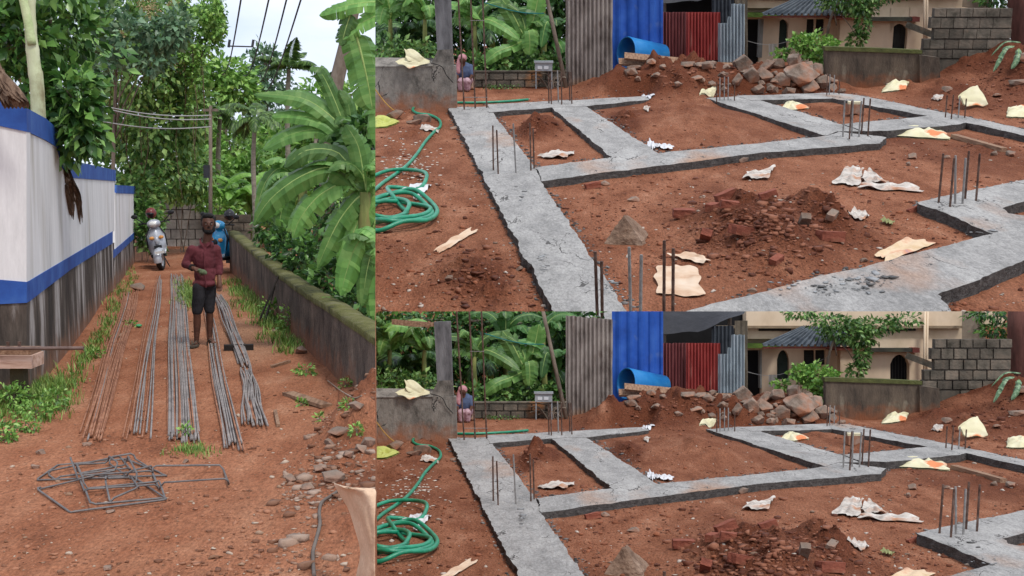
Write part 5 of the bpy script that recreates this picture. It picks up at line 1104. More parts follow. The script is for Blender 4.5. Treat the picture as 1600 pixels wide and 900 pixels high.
    P = np.array([list(S.g(*q))[:2] for q in zip(rg.normal(640, 22, 150), rg.normal(255, 16, 150))]); pebbles(S, 'petals', mat('petal', [C(190, 176, 160), C(220, 214, 204)], bump=0, k=k), P, (.012 + .014 * rg.random(150)) * k, 12, lab('white petals strewn beside the green hose'), 'petals', flat=.25)
    # ---------------- starter rods
    rods(S, lab('three tall tied column rods at the left corner of the foundation'), [(726, 170, 713, ytop, 0), (743, 168, 733, ytop, 0), (761, 168, 752, ytop, 0)], .016, [(723, 152, 762, 152), (734, 32, 757, 32)])
    rods(S, lab('five starter rods on the left strip beside the soil-filled bay'), [(771, 265, 770, 196, 0), (779, 271, 776, 203, 0), (807, 269, 802, 193, 1), (830, 265, 828, 192, 0), (835, 262, 833, 201, 0)])
    rods(S, lab('six starter rods at the back strip before the old rusty sheet'), [(858, 162, 857, 112, 0), (862, 163, 860, 115, 0), (873, 160, 871, 110, 1), (878, 163, 877, 113, 0), (891, 158, 889, 112, 0), (894, 162, 892, 112, 0)], .013)
    if not low or True: rods(S, lab('six large starter rods nearest the camera'), [(935, 505, 930, 393, 0), (942, 507, 940, 408, 0), (987, 498, 983, 386, 1), (1001, 505, 1002, 398, 1), (1038, 497, 1038, 376, 0), (1052, 502, 1052, 388, 0)], .013)
    rods(S, lab('six starter rods on the pad at the right'), [(1466, 320, 1474, 240, 0), (1484, 327, 1491, 247, 0), (1494, 322, 1493, 243, 1), (1504, 322, 1509, 247, 1), (1508, 314, 1514, 236, 0), (1525, 317, 1531, 240, 0)], .013)
    rods(S, lab('six starter rods where the inner strips cross'), [(1317, 214, 1320, 156, 1), (1327, 218, 1331, 157, 0), (1331, 213, 1333, 156, 1), (1342, 214, 1346, 158, 1), (1346, 209, 1350, 153, 0), (1356, 213, 1360, 154, 0)], .013)
    rods(S, lab('five thin starter rods before the rubble heap'), [(1120, 159, 1120, 128, 0), (1125, 158, 1125, 121, 1), (1132, 157, 1132, 120, 1), (1138, 157, 1138, 120, 1), (1148, 158, 1148, 128, 0)], .011)
    rods(S, lab('four thin starter rods at the back corner before the mossy wall'), [(1292, 150, 1293, 115, 0), (1296, 149, 1297, 116, 1), (1303, 147, 1304, 117, 1), (1311, 148, 1312, 125, 0)], .011)
    rods(S, lab('four starter rods on the right back strip before the torn sack'), [(1477, 185, 1480, 149, 0), (1486, 188, 1490, 148, 0), (1497, 186, 1500, 150, 1), (1507, 186, 1510, 154, 0)], .012)
    # ---------------- left wall with post
    Yw = YB(176); tw = T(S, 'tank_wall', lab('stained concrete wall with an upright square post at the left edge'), 'wall', S.v(700, 176, Yw))
    tw.part('wall_body', plane_poly(S, [(560, 104), (672, 103), (712, 103), (714, 180), (560, 198)], Yw, .3 * k), m_oldconc(k))
    tw.part('wall_top', MB().prism([S.v(560, 104, Yw) + Vector((0, -.02 * k, 0)), S.v(676, 103, Yw) + Vector((0, -.02 * k, 0)), S.v(676, 93, Yw) + Vector((0, .3 * k, 0)), S.v(560, 91, Yw) + Vector((0, .3 * k, 0))], [S.v(560, 108, Yw) + Vector((0, .01 * k, 0)), S.v(676, 107, Yw) + Vector((0, .01 * k, 0)), S.v(676, 97, Yw) + Vector((0, .5 * k, 0)), S.v(560, 95, Yw) + Vector((0, .5 * k, 0))]), m_oldconc(k))
    tw.part('haunch', plane_poly(S, [(672, 103), (684, 78), (707, 77), (709, 103)], Yw + .05 * k, .22 * k), m_oldconc(k))
    tw.part('post', plane_poly(S, [(683, 80), (678, -14), (704, -15), (707, 80)], Yw + .06 * k, .2 * k), mat('grey_post', [C(70, 70, 72), C(112, 112, 114), C(134, 134, 136)], scale=2.4, stretch=(2, 2, .5), bump=.4, bscale=14, k=k))
    single(S, 'lintel', plane_poly(S, [(612, -18), (680, -13), (680, -7), (650, -6), (612, -10)], Yw + .08 * k, .1 * k), m_wood(k), lab('short weathered board resting against the top of the post'), 'board')
    single(S, 'loose_wire', MB().tube(crom([S.v(672, 98, Yw - .05 * k), S.v(690, 104, Yw - .05 * k), S.v(698, 118, Yw - .04 * k), S.v(708, 129, Yw - .04 * k)], 6), .008 * k, 5), m_dark(k), lab('thin black wire hanging down the left concrete wall'), 'wire')
    # sack on the wall
    mb = MB(); P = []
    cz = S.v(643, 98, Yw - .03 * k)
    q = S.mpp(Yw)
    def crump(pts, seed, n=9, am=.05):
        P = []; A, B, C_, D = pts
        for i in range(n):
            row = []
            for j in range(n):
                u, v_ = i / (n - 1), j / (n - 1); p = (A * (1 - v_) + B * v_) * (1 - u) + (D * (1 - v_) + C_ * v_) * u; nv = mnoise.noise_vector(Vector((u * 3 + seed, v_ * 3, seed))); row.append(p + nv * am * k)
            P.append(row)
        return P
    mb.grid(crump([S.v(615, 96, Yw - .1 * k), S.v(650, 84, Yw + .2 * k), S.v(672, 98, Yw + .0 * k), S.v(640, 108, Yw - .12 * k)], 3)); mb.grid(crump([S.v(630, 78, Yw + .02 * k), S.v(645, 77, Yw + .1 * k), S.v(672, 97, Yw + .05 * k), S.v(636, 96, Yw - .05 * k)], 4))
    o = single(S, 'cement_sack', mb, m_bag(k), lab('crumpled cream and orange sack on top of the left concrete wall'), 'sack'); mod(o, 'SOLIDIFY', thickness=.012 * k); mod(o, 'SUBSURF', levels=1, render_levels=1)
    # ---------------- person
    pp = S.gh(726, 142); u = S.mpp(pp.y); th = T(S, 'person', lab('person in pink headscarf and blue shirt sitting before low wall'), 'person', pp)
    def j(x, y, d=0): return pp + Vector(((x - 726) * u, d * k, (142 - y) * u))
    sd = single(S, 'seat_stone', rock(j(727, 135, .28), .24 * k, 77, .8), m_stone(k), lab('low stone the person in the headscarf sits on'), 'stone')
    mb = MB(); hd = j(723, 94, -.02); mb.ell(hd, (.09 * k, .1 * k, .115 * k), 2).cap(j(724, 99), j(724, 103), .05 * k, .055 * k, 4).ell(j(726, 113, .08), (.16 * k, .12 * k, .22 * k), 2).ell(j(727, 127, .15), (.17 * k, .16 * k, .13 * k), 2)
    mb.ell(hd + Vector((0, -.1 * k, -.01 * k)), (.015 * k, .02 * k, .02 * k), 1)
    for sx, el, ha in ((-1, j(714, 117, -.05), j(718, 126, -.28)), (1, j(738, 117, -.02), j(733, 127, -.27))):
        a = j(726 + sx * 9, 106, .05); mb.cap(a, el, .055 * k, .045 * k); mb.cap(el, ha, .042 * k, .03 * k); mb.ell(ha, (.035 * k, .05 * k, .03 * k), 1)
        for q_ in range(4): mb.cap(ha + Vector(((q_ - 1.5) * .017 * k, -.03 * k, 0)), ha + Vector(((q_ - 1.5) * .019 * k, -.075 * k, -.025 * k)), .01 * k, .008 * k, 3)
        mb.cap(ha + Vector((-sx * .03 * k, 0, 0)), ha + Vector((-sx * .05 * k, -.045 * k, -.01 * k)), .011 * k, .009 * k, 3)
        kn = j(726 + sx * 5, 126, -.26); an = j(726 + sx * 5, 139, -.22); mb.cap(j(726 + sx * 4, 128, .12), kn, .085 * k, .06 * k); mb.cap(kn, an, .055 * k, .035 * k); mb.cap(an, an + Vector((0, -.14 * k, -.03 * k)), .032 * k, .025 * k, 4)
    bd = th.part('body', mb, mat('person_skin', [C(70, 44, 34), C(96, 64, 50)], bump=0, k=k)); remesh(bd, .014 * k, 4)
    mb = MB().ell(j(726, 113, .08), (.185 * k, .145 * k, .23 * k), 2).ell(j(726, 106, .06), (.2 * k, .11 * k, .08 * k), 2)
    for sx, el in ((-1, j(714, 117, -.05)), (1, j(738, 117, -.02))): mb.cap(j(726 + sx * 9, 106, .05), el, .075 * k, .062 * k)
    remesh(th.part('shirt', mb, mat('blue_shirt', [C(54, 66, 92), C(82, 96, 124)], scale=5, bump=.4, bscale=8, k=k)), .016 * k, 3)
    mb = MB().ell(j(727, 127, .14), (.19 * k, .18 * k, .15 * k), 2)
    for sx in (-1, 1): mb.cap(j(726 + sx * 4, 128, .12), j(726 + sx * 5, 126, -.26), .1 * k, .085 * k); mb.cap(j(726 + sx * 5, 126, -.26), j(726 + sx * 5, 137, -.24), .085 * k, .075 * k)
    remesh(th.part('skirt', mb, mat('pink_checked_cloth', [C(118, 80, 92), C(164, 132, 140), C(186, 160, 164)], scale=14, bump=.3, k=k)), .016 * k, 3)
    mb = MB().ell(hd + Vector((0, .02 * k, .03 * k)), (.11 * k, .115 * k, .105 * k), 2).cap(hd + Vector((-.07 * k, .0, -.02 * k)), j(716, 108, -.06), .055 * k, .06 * k).cap(j(716, 108, -.06), j(717, 113, -.08), .06 * k, .045 * k)
    remesh(th.part('headscarf', mb, mat('pink_scarf', [C(150, 100, 106), C(186, 138, 142)], scale=8, bump=.4, bscale=12, k=k)), .014 * k, 3)
    # ---------------- low block wall at the back, meter box, pole
    Yl = YB(137); wx = [742, 764, 787, 809, 831, 853, 886]
    rows = [(110, 114, [738, 886]), (114, 125, wx), (125, 136.5, [738] + [x - 11 for x in wx[1:]] + [886])]
    block_wall(S, lab('low grey block wall in front of the banana plants'), rows, Yl, m_blockwall(k), 'low_wall', .2, gap=1.9)
    Ym = YB(138) - .25 * k; mt = T(S, 'meter_box', lab('grey electric meter box on thin legs before the low wall'), 'meter box', S.v(850, 138, Ym))
    mbx = mat('grey_enamel', [C(124, 130, 134), C(156, 162, 166)], rough=.5, bump=.1, k=k)
    cs = mt.part('case', rect_on(S, 836, 98, 863, 111, Ym, .16 * k), mbx); mt.part('lid', rect_on(S, 834.5, 95.5, 864.5, 98.5, Ym, .2 * k, -.03 * k), mbx)
    for x in (840, 850): mt.part('dial', rect_on(S, x, 103, x + 7, 108, Ym, .02 * k, -.012 * k), mat('white_dial', [C(180, 186, 190), C(206, 210, 212)], bump=0, k=k), parent=cs)
    for x in (837.5, 862): mt.part('leg', MB().tube([S.v(x, 110, Ym + .04 * k), S.v(x, 138.5, Ym + .04 * k)], .015 * k, 6), mbx)
    a, b_ = S.v(885, 138, Yl - .3 * k), S.v(840, -70, Yl + .1 * k); single(S, 'slanting_pole', MB().tube([a, a.lerp(b_, .5), b_], [.05 * k, .045 * k, .04 * k], 8), m_bark(k), lab('thin brown pole slanting up in front of the banana plants'), 'pole', smooth=True)
    mb = MB(); rd = random.Random(12)
    for i in range(16):
        p0 = S.v(862 + rd.uniform(-8, 10), 138, Ym + rd.uniform(.05, .2) * k); p2 = p0 + Vector((rd.uniform(-.45, .35) * k, rd.uniform(-.1, .2) * k, rd.uniform(.05, .35) * k)); mb.tube(crom([p0, p0.lerp(p2, .5) + Vector((0, 0, .12 * k)), p2], 4), .014 * k, 5)
    single(S, 'dead_roots', mb, m_bark(k), lab('tangle of dry roots below the meter box'), 'roots')
    a_ = S.v(757, 4, Yl - .2 * k); single(S, 'cord', MB().tube(crom([a_, S.v(790, 14, Yl), S.v(820, 20, Yl), S.v(850, 21, Yl)], 5), .012 * k, 5), mat('teal_cord', [C(26, 96, 96), C(40, 120, 116)], bump=0, k=k), lab('teal cord strung from the tall rods to the slanting pole'), 'cord')
    # ---------------- metal sheets
    oldm = mat('old_zinc_sheet', [C(84, 74, 68), C(140, 132, 126), C(168, 160, 152)], scale=2.4, stretch=(1.5, 1, .6), rough=.7, bump=.4, bscale=16, k=k, detail=9, metal=.1, dirt=(C(148, 118, 96), 0, .25 * k), two=(C(84, 62, 50), 3, .6, .15))
    corr_sheet(S, 884, 957, lambda t: -24 + 6 * t, lambda t: 132 + 3 * t, YB(136), 6.6, 2.3, oldm, 'zinc_sheet', lab('old stained grey corrugated sheet, tallest of the fence'), 3, ragged=3)
    corr_sheet(S, 956, 1036, ytop, 114, YB(128), 17, 3.2, mat('blue_sheet', [C(28, 66, 140), C(36, 82, 166), C(54, 100, 180)], scale=1.6, rough=.45, bump=.2, bscale=4, k=k, two=(C(92, 116, 160), 2.2, .6, .2)), 'blue_sheet', lab('bright blue ribbed metal sheet behind the blue pipe'), 4, trap=True)
    corr_sheet(S, 1022, 1075, 19, lambda t: 92, YB(127), 5, 2.2, mat('maroon_sheet', [C(88, 48, 48), C(120, 66, 66), C(134, 84, 82)], scale=2, stretch=(3, 1, .4), rough=.6, bump=.2, k=k), 'maroon_sheet', lab('dull maroon corrugated sheet left of the red sheet'), 5, ragged=1)
    corr_sheet(S, 1072, 1125, 19, lambda t: 94, YB(128.5), 5, 2.2, mat('red_sheet', [C(120, 44, 42), C(146, 58, 54), C(160, 78, 72)], scale=2, stretch=(3, 1, .4), rough=.6, bump=.2, k=k, two=(C(168, 112, 100), 3, .62, .12)), 'red_sheet', lab('brighter red corrugated sheet between maroon and zinc sheets'), 6)
    corr_sheet(S, 1122, 1163, lambda t: 36 - (10 if t > .35 else 0) - (20 if t > .5 else 0), lambda t: 97, YB(129), 5.2, 2.4, mat('zinc', [C(120, 130, 136), C(154, 166, 172), C(172, 182, 188)], scale=2.2, stretch=(3, 1, .4), rough=.4, metal=.3, bump=.2, k=k), 'zinc_sheet', lab('pale galvanised sheet with a stepped top beside the house'), 7, ragged=1)
    corr_sheet(S, 1112, 1146, -8, 40, YB(124), 6, 2, mat('dark_zinc', [C(42, 46, 52), C(66, 72, 78)], rough=.6, bump=.2, k=k), 'zinc_sheet', lab('dark corrugated sheet under the black tarpaulin'), 8)
    corr_sheet(S, 1148, 1168, -16, 92, YB(124), 7, .6, mat('brown_zinc', [C(80, 72, 60), C(108, 100, 86)], rough=.7, bump=.3, k=k), 'zinc_sheet', lab('narrow brown sheet behind the pale galvanised sheet'), 9)
    # tarpaulin lean-to
    Yt = YB(121); sh = T(S, 'shed', lab('black tarpaulin lean-to behind the red sheets'), 'shed', S.v(1090, 121, Yt))
    for x in (1038, 1140): sh.part('post', MB().tube([S.v(x, 121, Yt), S.v(x, -22, Yt)], .05 * k, 6), m_bark(k))
    e0, e1 = S.v(1030, ytop, Yt - .6 * k), S.v(1165, -34, Yt - .6 * k)
    P = [[S.v(1030 + 132 * t, np.interp(t, [0, .45, 1], [4, 2, -28]) - 0 + 1.5 * math.sin(t * 14), Yt - .55 * k), S.v(1028 + 138 * t, np.interp(t, [0, .45, 1], [-20, -20, -34]), Yt - .1 * k), S.v(1026 + 140 * t, -48, Yt + .7 * k)] for t in np.linspace(0, 1, 12)]
    tp = sh.part('tarpaulin', MB().grid(P), mat('black_tarpaulin', [C(26, 26, 30), C(44, 44, 48)], rough=.5, bump=.4, bscale=6, k=k), smooth=True)
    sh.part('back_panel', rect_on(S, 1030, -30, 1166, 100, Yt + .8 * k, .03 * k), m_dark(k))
    # blue pipe on the heap
    Yp = YB(131); c0 = S.v(978, 82, Yp - .3 * k); c1 = S.v(1046, 86, Yp - .18 * k); r_ = 24 * S.mpp(Yp); d = Vector((1, .6, -.13)).normalized(); Lp = 1.12 * k
    P0 = c0; s1 = d.cross(Vector((0, 0, 1))).normalized(); u1 = s1.cross(d)
    V = []; n = 28
    for (t, r0) in ((0, r_), (.03, r_ * 1.02), (.06, r_ * 1.0), (1, r_ * .74), (1, r_ * .68), (.06, r_ * .93), (0, r_ * .93), (0, r_)):
        V += [P0 + d * Lp * t + (s1 * math.cos(6.2832 * a / n) + u1 * math.sin(6.2832 * a / n)) * r0 for a in range(n)]
    F = [(i * n + a, i * n + (a + 1) % n, (i + 1) * n + (a + 1) % n, (i + 1) * n + a) for i in range(7) for a in range(n)]
    bp_ = T(S, 'well_pipe', lab('large open blue plastic pipe lying on the soil heap'), 'pipe', Vector((c0.x, c0.y, c0.z - r_))); bp_.part('pipe_wall', MB().add(V, F), mat('blue_plastic', [C(24, 96, 160), C(36, 120, 184), C(80, 146, 186)], scale=1.5, rough=.4, bump=.06, k=k, two=(C(160, 160, 152), 1.4, .62, .15)), smooth=True)
    for i, (a, b_, lb) in enumerate([((966, 96), (1155, 104), 'front long plank on the soil heap'), ((975, 87), (1100, 99), 'rear long plank on the soil heap')]):
        A, B = S.v(*a, YB(136.5) - .1 * i * k), S.v(*b_, YB(136.5) - .1 * i * k); d = B - A; single(S, 'plank', MB().box((A + B) / 2 + Vector((0, -.12 * k, 0)), (d.length, .22 * k, .055 * k), 0, Matrix.Rotation(-math.atan2(d.z, d.x), 3, 'Y') @ Matrix.Rotation(R(34), 3, 'X')), m_wood(k), lab(lb), 'plank')
    # ---------------- rubble heaps
    rd = random.Random(31)
    big = [(1175, 115, 17), (1195, 120, 15), (1200, 105, 11), (1240, 95, 16), (1225, 128, 14), (1250, 118, 26), (1285, 130, 15), (1262, 135, 16), (1275, 112, 12), (1215, 100, 12), (1185, 140, 11), (1300, 138, 9), (1232, 142, 13), (1205, 142, 9), (1160, 100, 17), (1150, 125, 12), (1258, 100, 10)]
    nm = ['left big stone leaning on the plank end', 'second stone from the left', 'small stone behind the second one', 'stone near the top', 'middle front stone', 'largest block-shaped stone', 'right front stone', 'stone under the largest one', 'stone right of the top', 'topmost left stone', 'low left front stone', 'small outermost right stone', 'low middle stone', 'small low stone', 'tall upright stone at the left end', 'loose stone left of the rest', 'upper right stone touching the creeper']
    for i, (x, y, r0) in enumerate(big):
        p = S.gh(x, y + r0 * .5); rr = r0 * S.mpp(p.y) * 1.12; single(S, 'rubble_stone', rock(p + Vector((0, 0, rr * .4)), rr, 200 + i, .8), m_stone(k), lab(nm[i] + ' of the rubble heap'), 'stone', W + ' rubble heap stones')
    for i in range(44):
        x, y, r0 = rd.uniform(1085, 1320), rd.uniform(98, 146), rd.uniform(4, 9); p = S.gh(x, y); rr = r0 * S.mpp(p.y); single(S, 'rubble_stone', rock(p + Vector((0, 0, rr * .3)), rr, 230 + i, .75), m_stone(k), lab('small rubble stone filling the heap before the house'), 'stone', W + ' small rubble stones')
    for i, (x, y, r0, lb) in enumerate([(990, 105, 14, 'flat pale stone under the plank end'), (1018, 97, 10, 'small stone on top of the soil heap'), (1035, 104, 7, 'blue-grey stone high on the soil heap'), (985, 112, 12, 'second flat stone at the left of the heap'), (1088, 122, 11, 'rounded grey stone at the right of the soil heap'), (1075, 100, 12, 'brown stone under the planks'), (1103, 105, 12, 'pale stone beside the rubble heap'), (998, 123, 8, 'stone half sunk in the soil heap'), (1025, 118, 8, 'tilted stone chip on the soil heap'), (1060, 130, 9, 'clay-covered stone at the foot of the heap')]):
        p = S.gh(x, y + r0 * .4); rr = r0 * S.mpp(p.y); single(S, 'heap_stone', rock(p + Vector((0, 0, rr * .3)), rr, 260 + i, .6), m_stone(k), lab(lb), 'stone', W + ' soil heap stones')
    # big triangular boulder, bricks and stones of the foreground
    if vis(360):
        g0 = S.gh(978, 386); Yb0 = g0.y; hv = lambda x, y, dy: S.v(x, y, Yb0 + dy * k)
        Q = [hv(945, 379, .12), hv(948, 390, .1), hv(1003, 395, .0), hv(1004, 377, .02), hv(974, 338, .2), hv(980, 336, .5), hv(1014, 366, .6), hv(1013, 384, .45), hv(953, 374, 1.1), hv(1003, 376, 1.3), hv(985, 345, 1.2)]
        bm = bmesh.new()
        for p in Q: bm.verts.new(p)
        bmesh.ops.convex_hull(bm, input=bm.verts[:]); bmesh.ops.dissolve_limit(bm, angle_limit=R(6), verts=bm.verts[:], edges=bm.edges[:]); bm.verts.index_update()
        mb = MB().add([v_.co.copy() for v_ in bm.verts], [tuple(v_.index for v_ in f.verts) for f in bm.faces]); bm.free()
        o = single(S, 'boulder', mb, mat('brown_stone', [C(96, 74, 60), C(130, 106, 88), C(158, 136, 118)], scale=2.5, bump=.6, bscale=10, k=k, detail=9, speck=(30, 1.15, .75)), lab('large triangular brown boulder beside the left strip'), 'boulder'); mod(o, 'SUBSURF', subdivision_type='SIMPLE', levels=5, render_levels=5); bt = bpy.data.textures.new('stone_face', 'CLOUDS'); bt.noise_scale = .14 * k; bt.noise_depth = 4; mod(o, 'DISPLACE', texture=bt, strength=.07 * k, mid_level=.5, texture_coords='LOCAL')
    BR = [(1134, 308, 14, .3, 'topmost whole red brick'), (1113, 325, 12, .9, 'red brick half buried'), (1068, 335, 13, 0, 'dark red brick at the left of the heap'), (1103, 373, 16, 1.2, 'red brick standing on its end'), (1158, 362, 18, .6, 'large broken red brick in the middle'), (1297, 372, 19, .25, 'red brick at the right of the heap'), (1213, 407, 11, .8, 'reddish brick bat low on the heap'), (1140, 322, 12, .1, 'red brick below the topmost brick'), (1256, 348, 14, 1.4, 'grey brick bat on edge right of the heap'), (1300, 337, 12, 1.3, 'tilted grey stone bat at the far right'), (926, 290, 10, .4, 'lone brick bat behind the left strip'), (1200, 305, 11, .2, 'brick bat right of the topmost brick'), (1427, 327, 8, .2, 'small brick bat beside the right pad')]
    V0, F0 = None, None
    for i, (x, y, r0, rz, lb) in enumerate(BR):
        if not vis(y): continue
        p = S.gh(x, y + 4); q = S.mpp(p.y); rd = random.Random(300 + i); L0 = r0 * 2.4 * q * rd.uniform(.85, 1.1)
        bm = bmesh.new(); bmesh.ops.create_cube(bm, size=1); bmesh.ops.subdivide_edges(bm, edges=bm.edges[:], cuts=2, use_grid_fill=True)
        Rm = Matrix.Rotation(rz + rd.uniform(-.3, .3), 3, 'Z') @ Matrix.Rotation(rd.uniform(-.35, .35) + (1.0 if 'end' in lb or 'edge' in lb else 0), 3, 'Y') @ Matrix.Rotation(rd.uniform(-.3, .3), 3, 'X')
        for v_ in bm.verts:
            v_.co = Vector((v_.co.x * L0, v_.co.y * L0 * .52, v_.co.z * L0 * .40)); v_.co += mnoise.noise_vector(v_.co * (5 / L0) + Vector((i * 3, 0, 0))) * L0 * .045; v_.co = Rm @ v_.co + p + Vector((0, 0, L0 * .17))
        bm.verts.index_update(); mb = MB().add([v_.co.copy() for v_ in bm.verts], [tuple(v_.index for v_ in f.verts) for f in bm.faces]); bm.free()
        single(S, 'brick', mb, m_stone(k) if 'grey' in lb else m_brick(k), lab(lb), 'brick', W + ' plot bricks')
    for i, (x, y, r0, lb) in enumerate([(712, 200, 9, 'dark clod beside the hose bend'), (650, 190, 13, 'dark brown stone near the hose bend'), (1160, 250, 12, 'flat brown stone in front of the cross strip'), (1425, 245, 11, 'angular buff stone right of the cross strip end'), (990, 312, 9, 'flat pale stone chip in the front bay'), (703, 435, 10, 'grey cement lump left of the long strip'), (1420, 257, 7, 'small pale stone by the newspapers'), (945, 287, 9, 'grey flat stone chip behind the boulder'), (812, 420, 9, 'grey cement lump at the edge of the long strip'), (1580, 240, 11, 'pale stone at the end of the timber'), (1555, 240, 8, 'round pale stone below the timber'), (1175, 455, 8, 'pale stone chip by the front strip'), (1350, 408, 8, 'pale stone chip beside the coloured newspaper'), (1480, 245, 7, 'pale stone above the right rods'), (1315, 380, 5, 'small yellow stone at the heap foot'), (1590, 128, 14, 'dark mossy stone on the right bank'), (1592, 95, 16, 'brown stone high on the right bank'), (1480, 140, 10, 'clay stone at the foot of the right bank'), (1560, 150, 8, 'grey stone beside the torn sack'), (620, 180, 20, 'large grey stone at the foot of the left wall'), (660, 185, 15, 'pinkish flat stone beside the left wall stone')]):
        if not vis(y): continue
        p = S.gh(x, y + r0 * .3); rr = r0 * S.mpp(p.y); single(S, 'stone', rock(p + Vector((0, 0, rr * .28)), rr, 330 + i, .6), m_stone(k), lab(lb), 'stone', W + ' plot loose stones')
    # ---------------- papers and sacks
    PP = [([(1300, 290), (1325, 264), (1350, 268), (1340, 293)], 0, 'left sheet of the crumpled newspaper pair'), ([(1345, 285), (1358, 266), (1386, 288), (1372, 290)], 0, 'bluish right sheet of the crumpled newspaper pair'), ([(1342, 297), (1345, 290), (1436, 294), (1434, 302)], 0, 'long narrow newspaper strip below the crumpled pair'), ([(1158, 282), (1168, 272), (1210, 264), (1200, 282)], 0, 'curled newspaper piece in the middle of the front bay'), ([(1322, 332), (1335, 329), (1358, 340), (1350, 347)], 0, 'white paper scrap above the right brick'), ([(1367, 402), (1415, 375), (1465, 382), (1385, 411)], 1, 'coloured newspaper sheet beside the front strip'), ([(1024, 420), (1085, 416), (1102, 462), (1026, 462)], 2, 'square buff cement paper behind the nearest rods'), ([(1040, 402), (1085, 398), (1108, 410), (1098, 416)], 2, 'torn buff paper strip behind the nearest rods'), ([(836, 248), (870, 238), (898, 240), (885, 250)], 0, 'torn paper in the soil-filled bay'), ([(1010, 230), (1015, 221), (1028, 230), (1020, 237)], 3, 'left white plastic scrap on the inner strip'), ([(1025, 232), (1030, 228), (1055, 232), (1045, 238)], 3, 'right white plastic scrap on the inner strip'), ([(625, 303), (650, 290), (674, 292), (665, 305)], 3, 'white plastic scrap on the hose coil'), ([(645, 313), (655, 310), (660, 314), (650, 316)], 3, 'small white scrap inside the hose coil'), ([(655, 205), (665, 198), (688, 203), (684, 209)], 0, 'grey paper lying over the hose'), ([(782, 178), (795, 172), (808, 178), (790, 181)], 3, 'pale blue plastic scrap in the soil-filled bay'), ([(1002, 155), (1005, 148), (1022, 150), (1015, 156)], 3, 'white plastic scrap at the foot of the soil heap'), ([(1455, 158), (1460, 150), (1475, 152), (1470, 160)], 0, 'pale paper scrap on the right bank'), ([(1005, 172), (1010, 167), (1016, 170), (1012, 176)], 0, 'small paper chip on the filled bay'), ([(1375, 350), (1382, 345), (1398, 352), (1392, 356)], 4, 'dull green leaf scrap in the front bay'), ([(1380, 133), (1384, 128), (1398, 130), (1396, 136)], 0, 'small paper scrap by the mossy wall')]
    mats = {0: m_paper(k), 1: m_papercol(k), 2: mat('cement_paper', [C(172, 132, 102), C(202, 176, 150), C(212, 194, 174)], scale=2.6, bump=.25, bscale=6, k=k), 3: mat('white_plastic', [C(190, 190, 192), C(214, 214, 216)], rough=.4, bump=.3, bscale=6, k=k), 4: mat('dry_green', [C(110, 116, 72), C(150, 150, 104)], k=k)}
    for i, (q, mi, lb) in enumerate(PP):
        if not vis(min(p[1] for p in q)): continue
        o = single(S, 'paper' if mi in (0, 1, 2) else 'scrap', paper(S, q, i + 1, amp=.02 if mi in (1, 2) else .035), mats[mi], lab(lb), 'paper' if mi < 3 else 'litter', W + ' plot litter', smooth=True); mod(o, 'SUBSURF', levels=1, render_levels=1)
    BG = [([(1376, 146), (1385, 135), (1420, 130), (1415, 142)], .16, 'yellow sack with red print at the foot of the mossy wall'), ([(1395, 214), (1402, 200), (1475, 207), (1482, 220)], .13, 'long crumpled yellow sack beside the inner strip'), ([(1218, 172), (1230, 159), (1265, 170), (1240, 174)], .12, 'yellow and orange sack in the right back bay'), ([(1572, 184), (1575, 170), (1625, 168), (1620, 186)], .14, 'pale sack cut by the right edge'), ([(1092, 150), (1098, 142), (1120, 140), (1116, 150)], .12, 'small yellow sack by the thin starter rods'), ([(570, 202), (590, 182), (625, 192), (605, 200)], .12, 'lime yellow sack at the left edge')]
    lime = mat('lime_sack', [C(150, 156, 70), C(186, 190, 104)], rough=.6, bump=.25, bscale=6, k=k)
    for i, (q, hh, lb) in enumerate(BG):
        o = single(S, 'cement_sack', bag(S, q, i + 5, hh), lime if 'lime' in lb else m_bag(k), lab(lb), 'sack', W + ' plot sacks', smooth=True); mod(o, 'SUBSURF', levels=1, render_levels=1) if o else None
    g0 = S.gh(1520, 168); A = S.v(1496, 152, g0.y + .05 * k); pts = [S.v(1497, 150, g0.y), S.v(1526, 132, g0.y + .25 * k), S.v(1546, 165, g0.y - .02 * k), S.v(1508, 166, g0.y - .1 * k)]
    mb = MB().grid(crump(pts, 9, 9, .05)); mb.grid(crump([p + Vector((.02 * k, .12 * k, -.02 * k)) for p in pts], 10, 9, .05))
    o = single(S, 'cement_sack', mb, m_bag(k), lab('torn upright sack with orange print on the right bank'), 'sack', W + ' plot sacks', smooth=True); mod(o, 'SOLIDIFY', thickness=.012 * k); mod(o, 'SUBSURF', levels=1, render_levels=1)
    o = single(S, 'plastic_strip', paper(S, [(678, 395), (735, 358), (746, 364), (690, 397)], 51, amp=.012), mats[2], lab('long pale torn paper strip left of the long concrete strip'), 'paper')
    o = single(S, 'plastic_bottle_wrap', MB().grid(crump([S.v(1531, 66, YB(122) * .995), S.v(1545, 68, YB(122)), S.v(1541, 84, YB(122)), S.v(1531, 83, YB(122) * .995)], 14, 7, .04)), mat('pale_blue_plastic', [C(150, 176, 206), C(190, 206, 224)], rough=.3, k=k), lab('pale blue plastic bag on the right bank'), 'bag'); mod(o, 'SOLIDIFY', thickness=.02 * k)
    beam_px((1490, 216), (1568, 238), .11 * k, .07 * k, m_wood(k), 'timber', lab('long brown timber lying right of the yellow sack'), 'timber', S=S)
    beam_px((1145, 154), (1210, 155), .06 * k, .05 * k, m_wood(k), 'batten', lab('thin batten lying behind the thin starter rods'), 'timber', S=S)
    p = S.gh(1334, 178); q = S.mpp(p.y); bk = T(S, 'block', lab('dark concrete block carrying a pale slab in the back bay'), 'block', p)
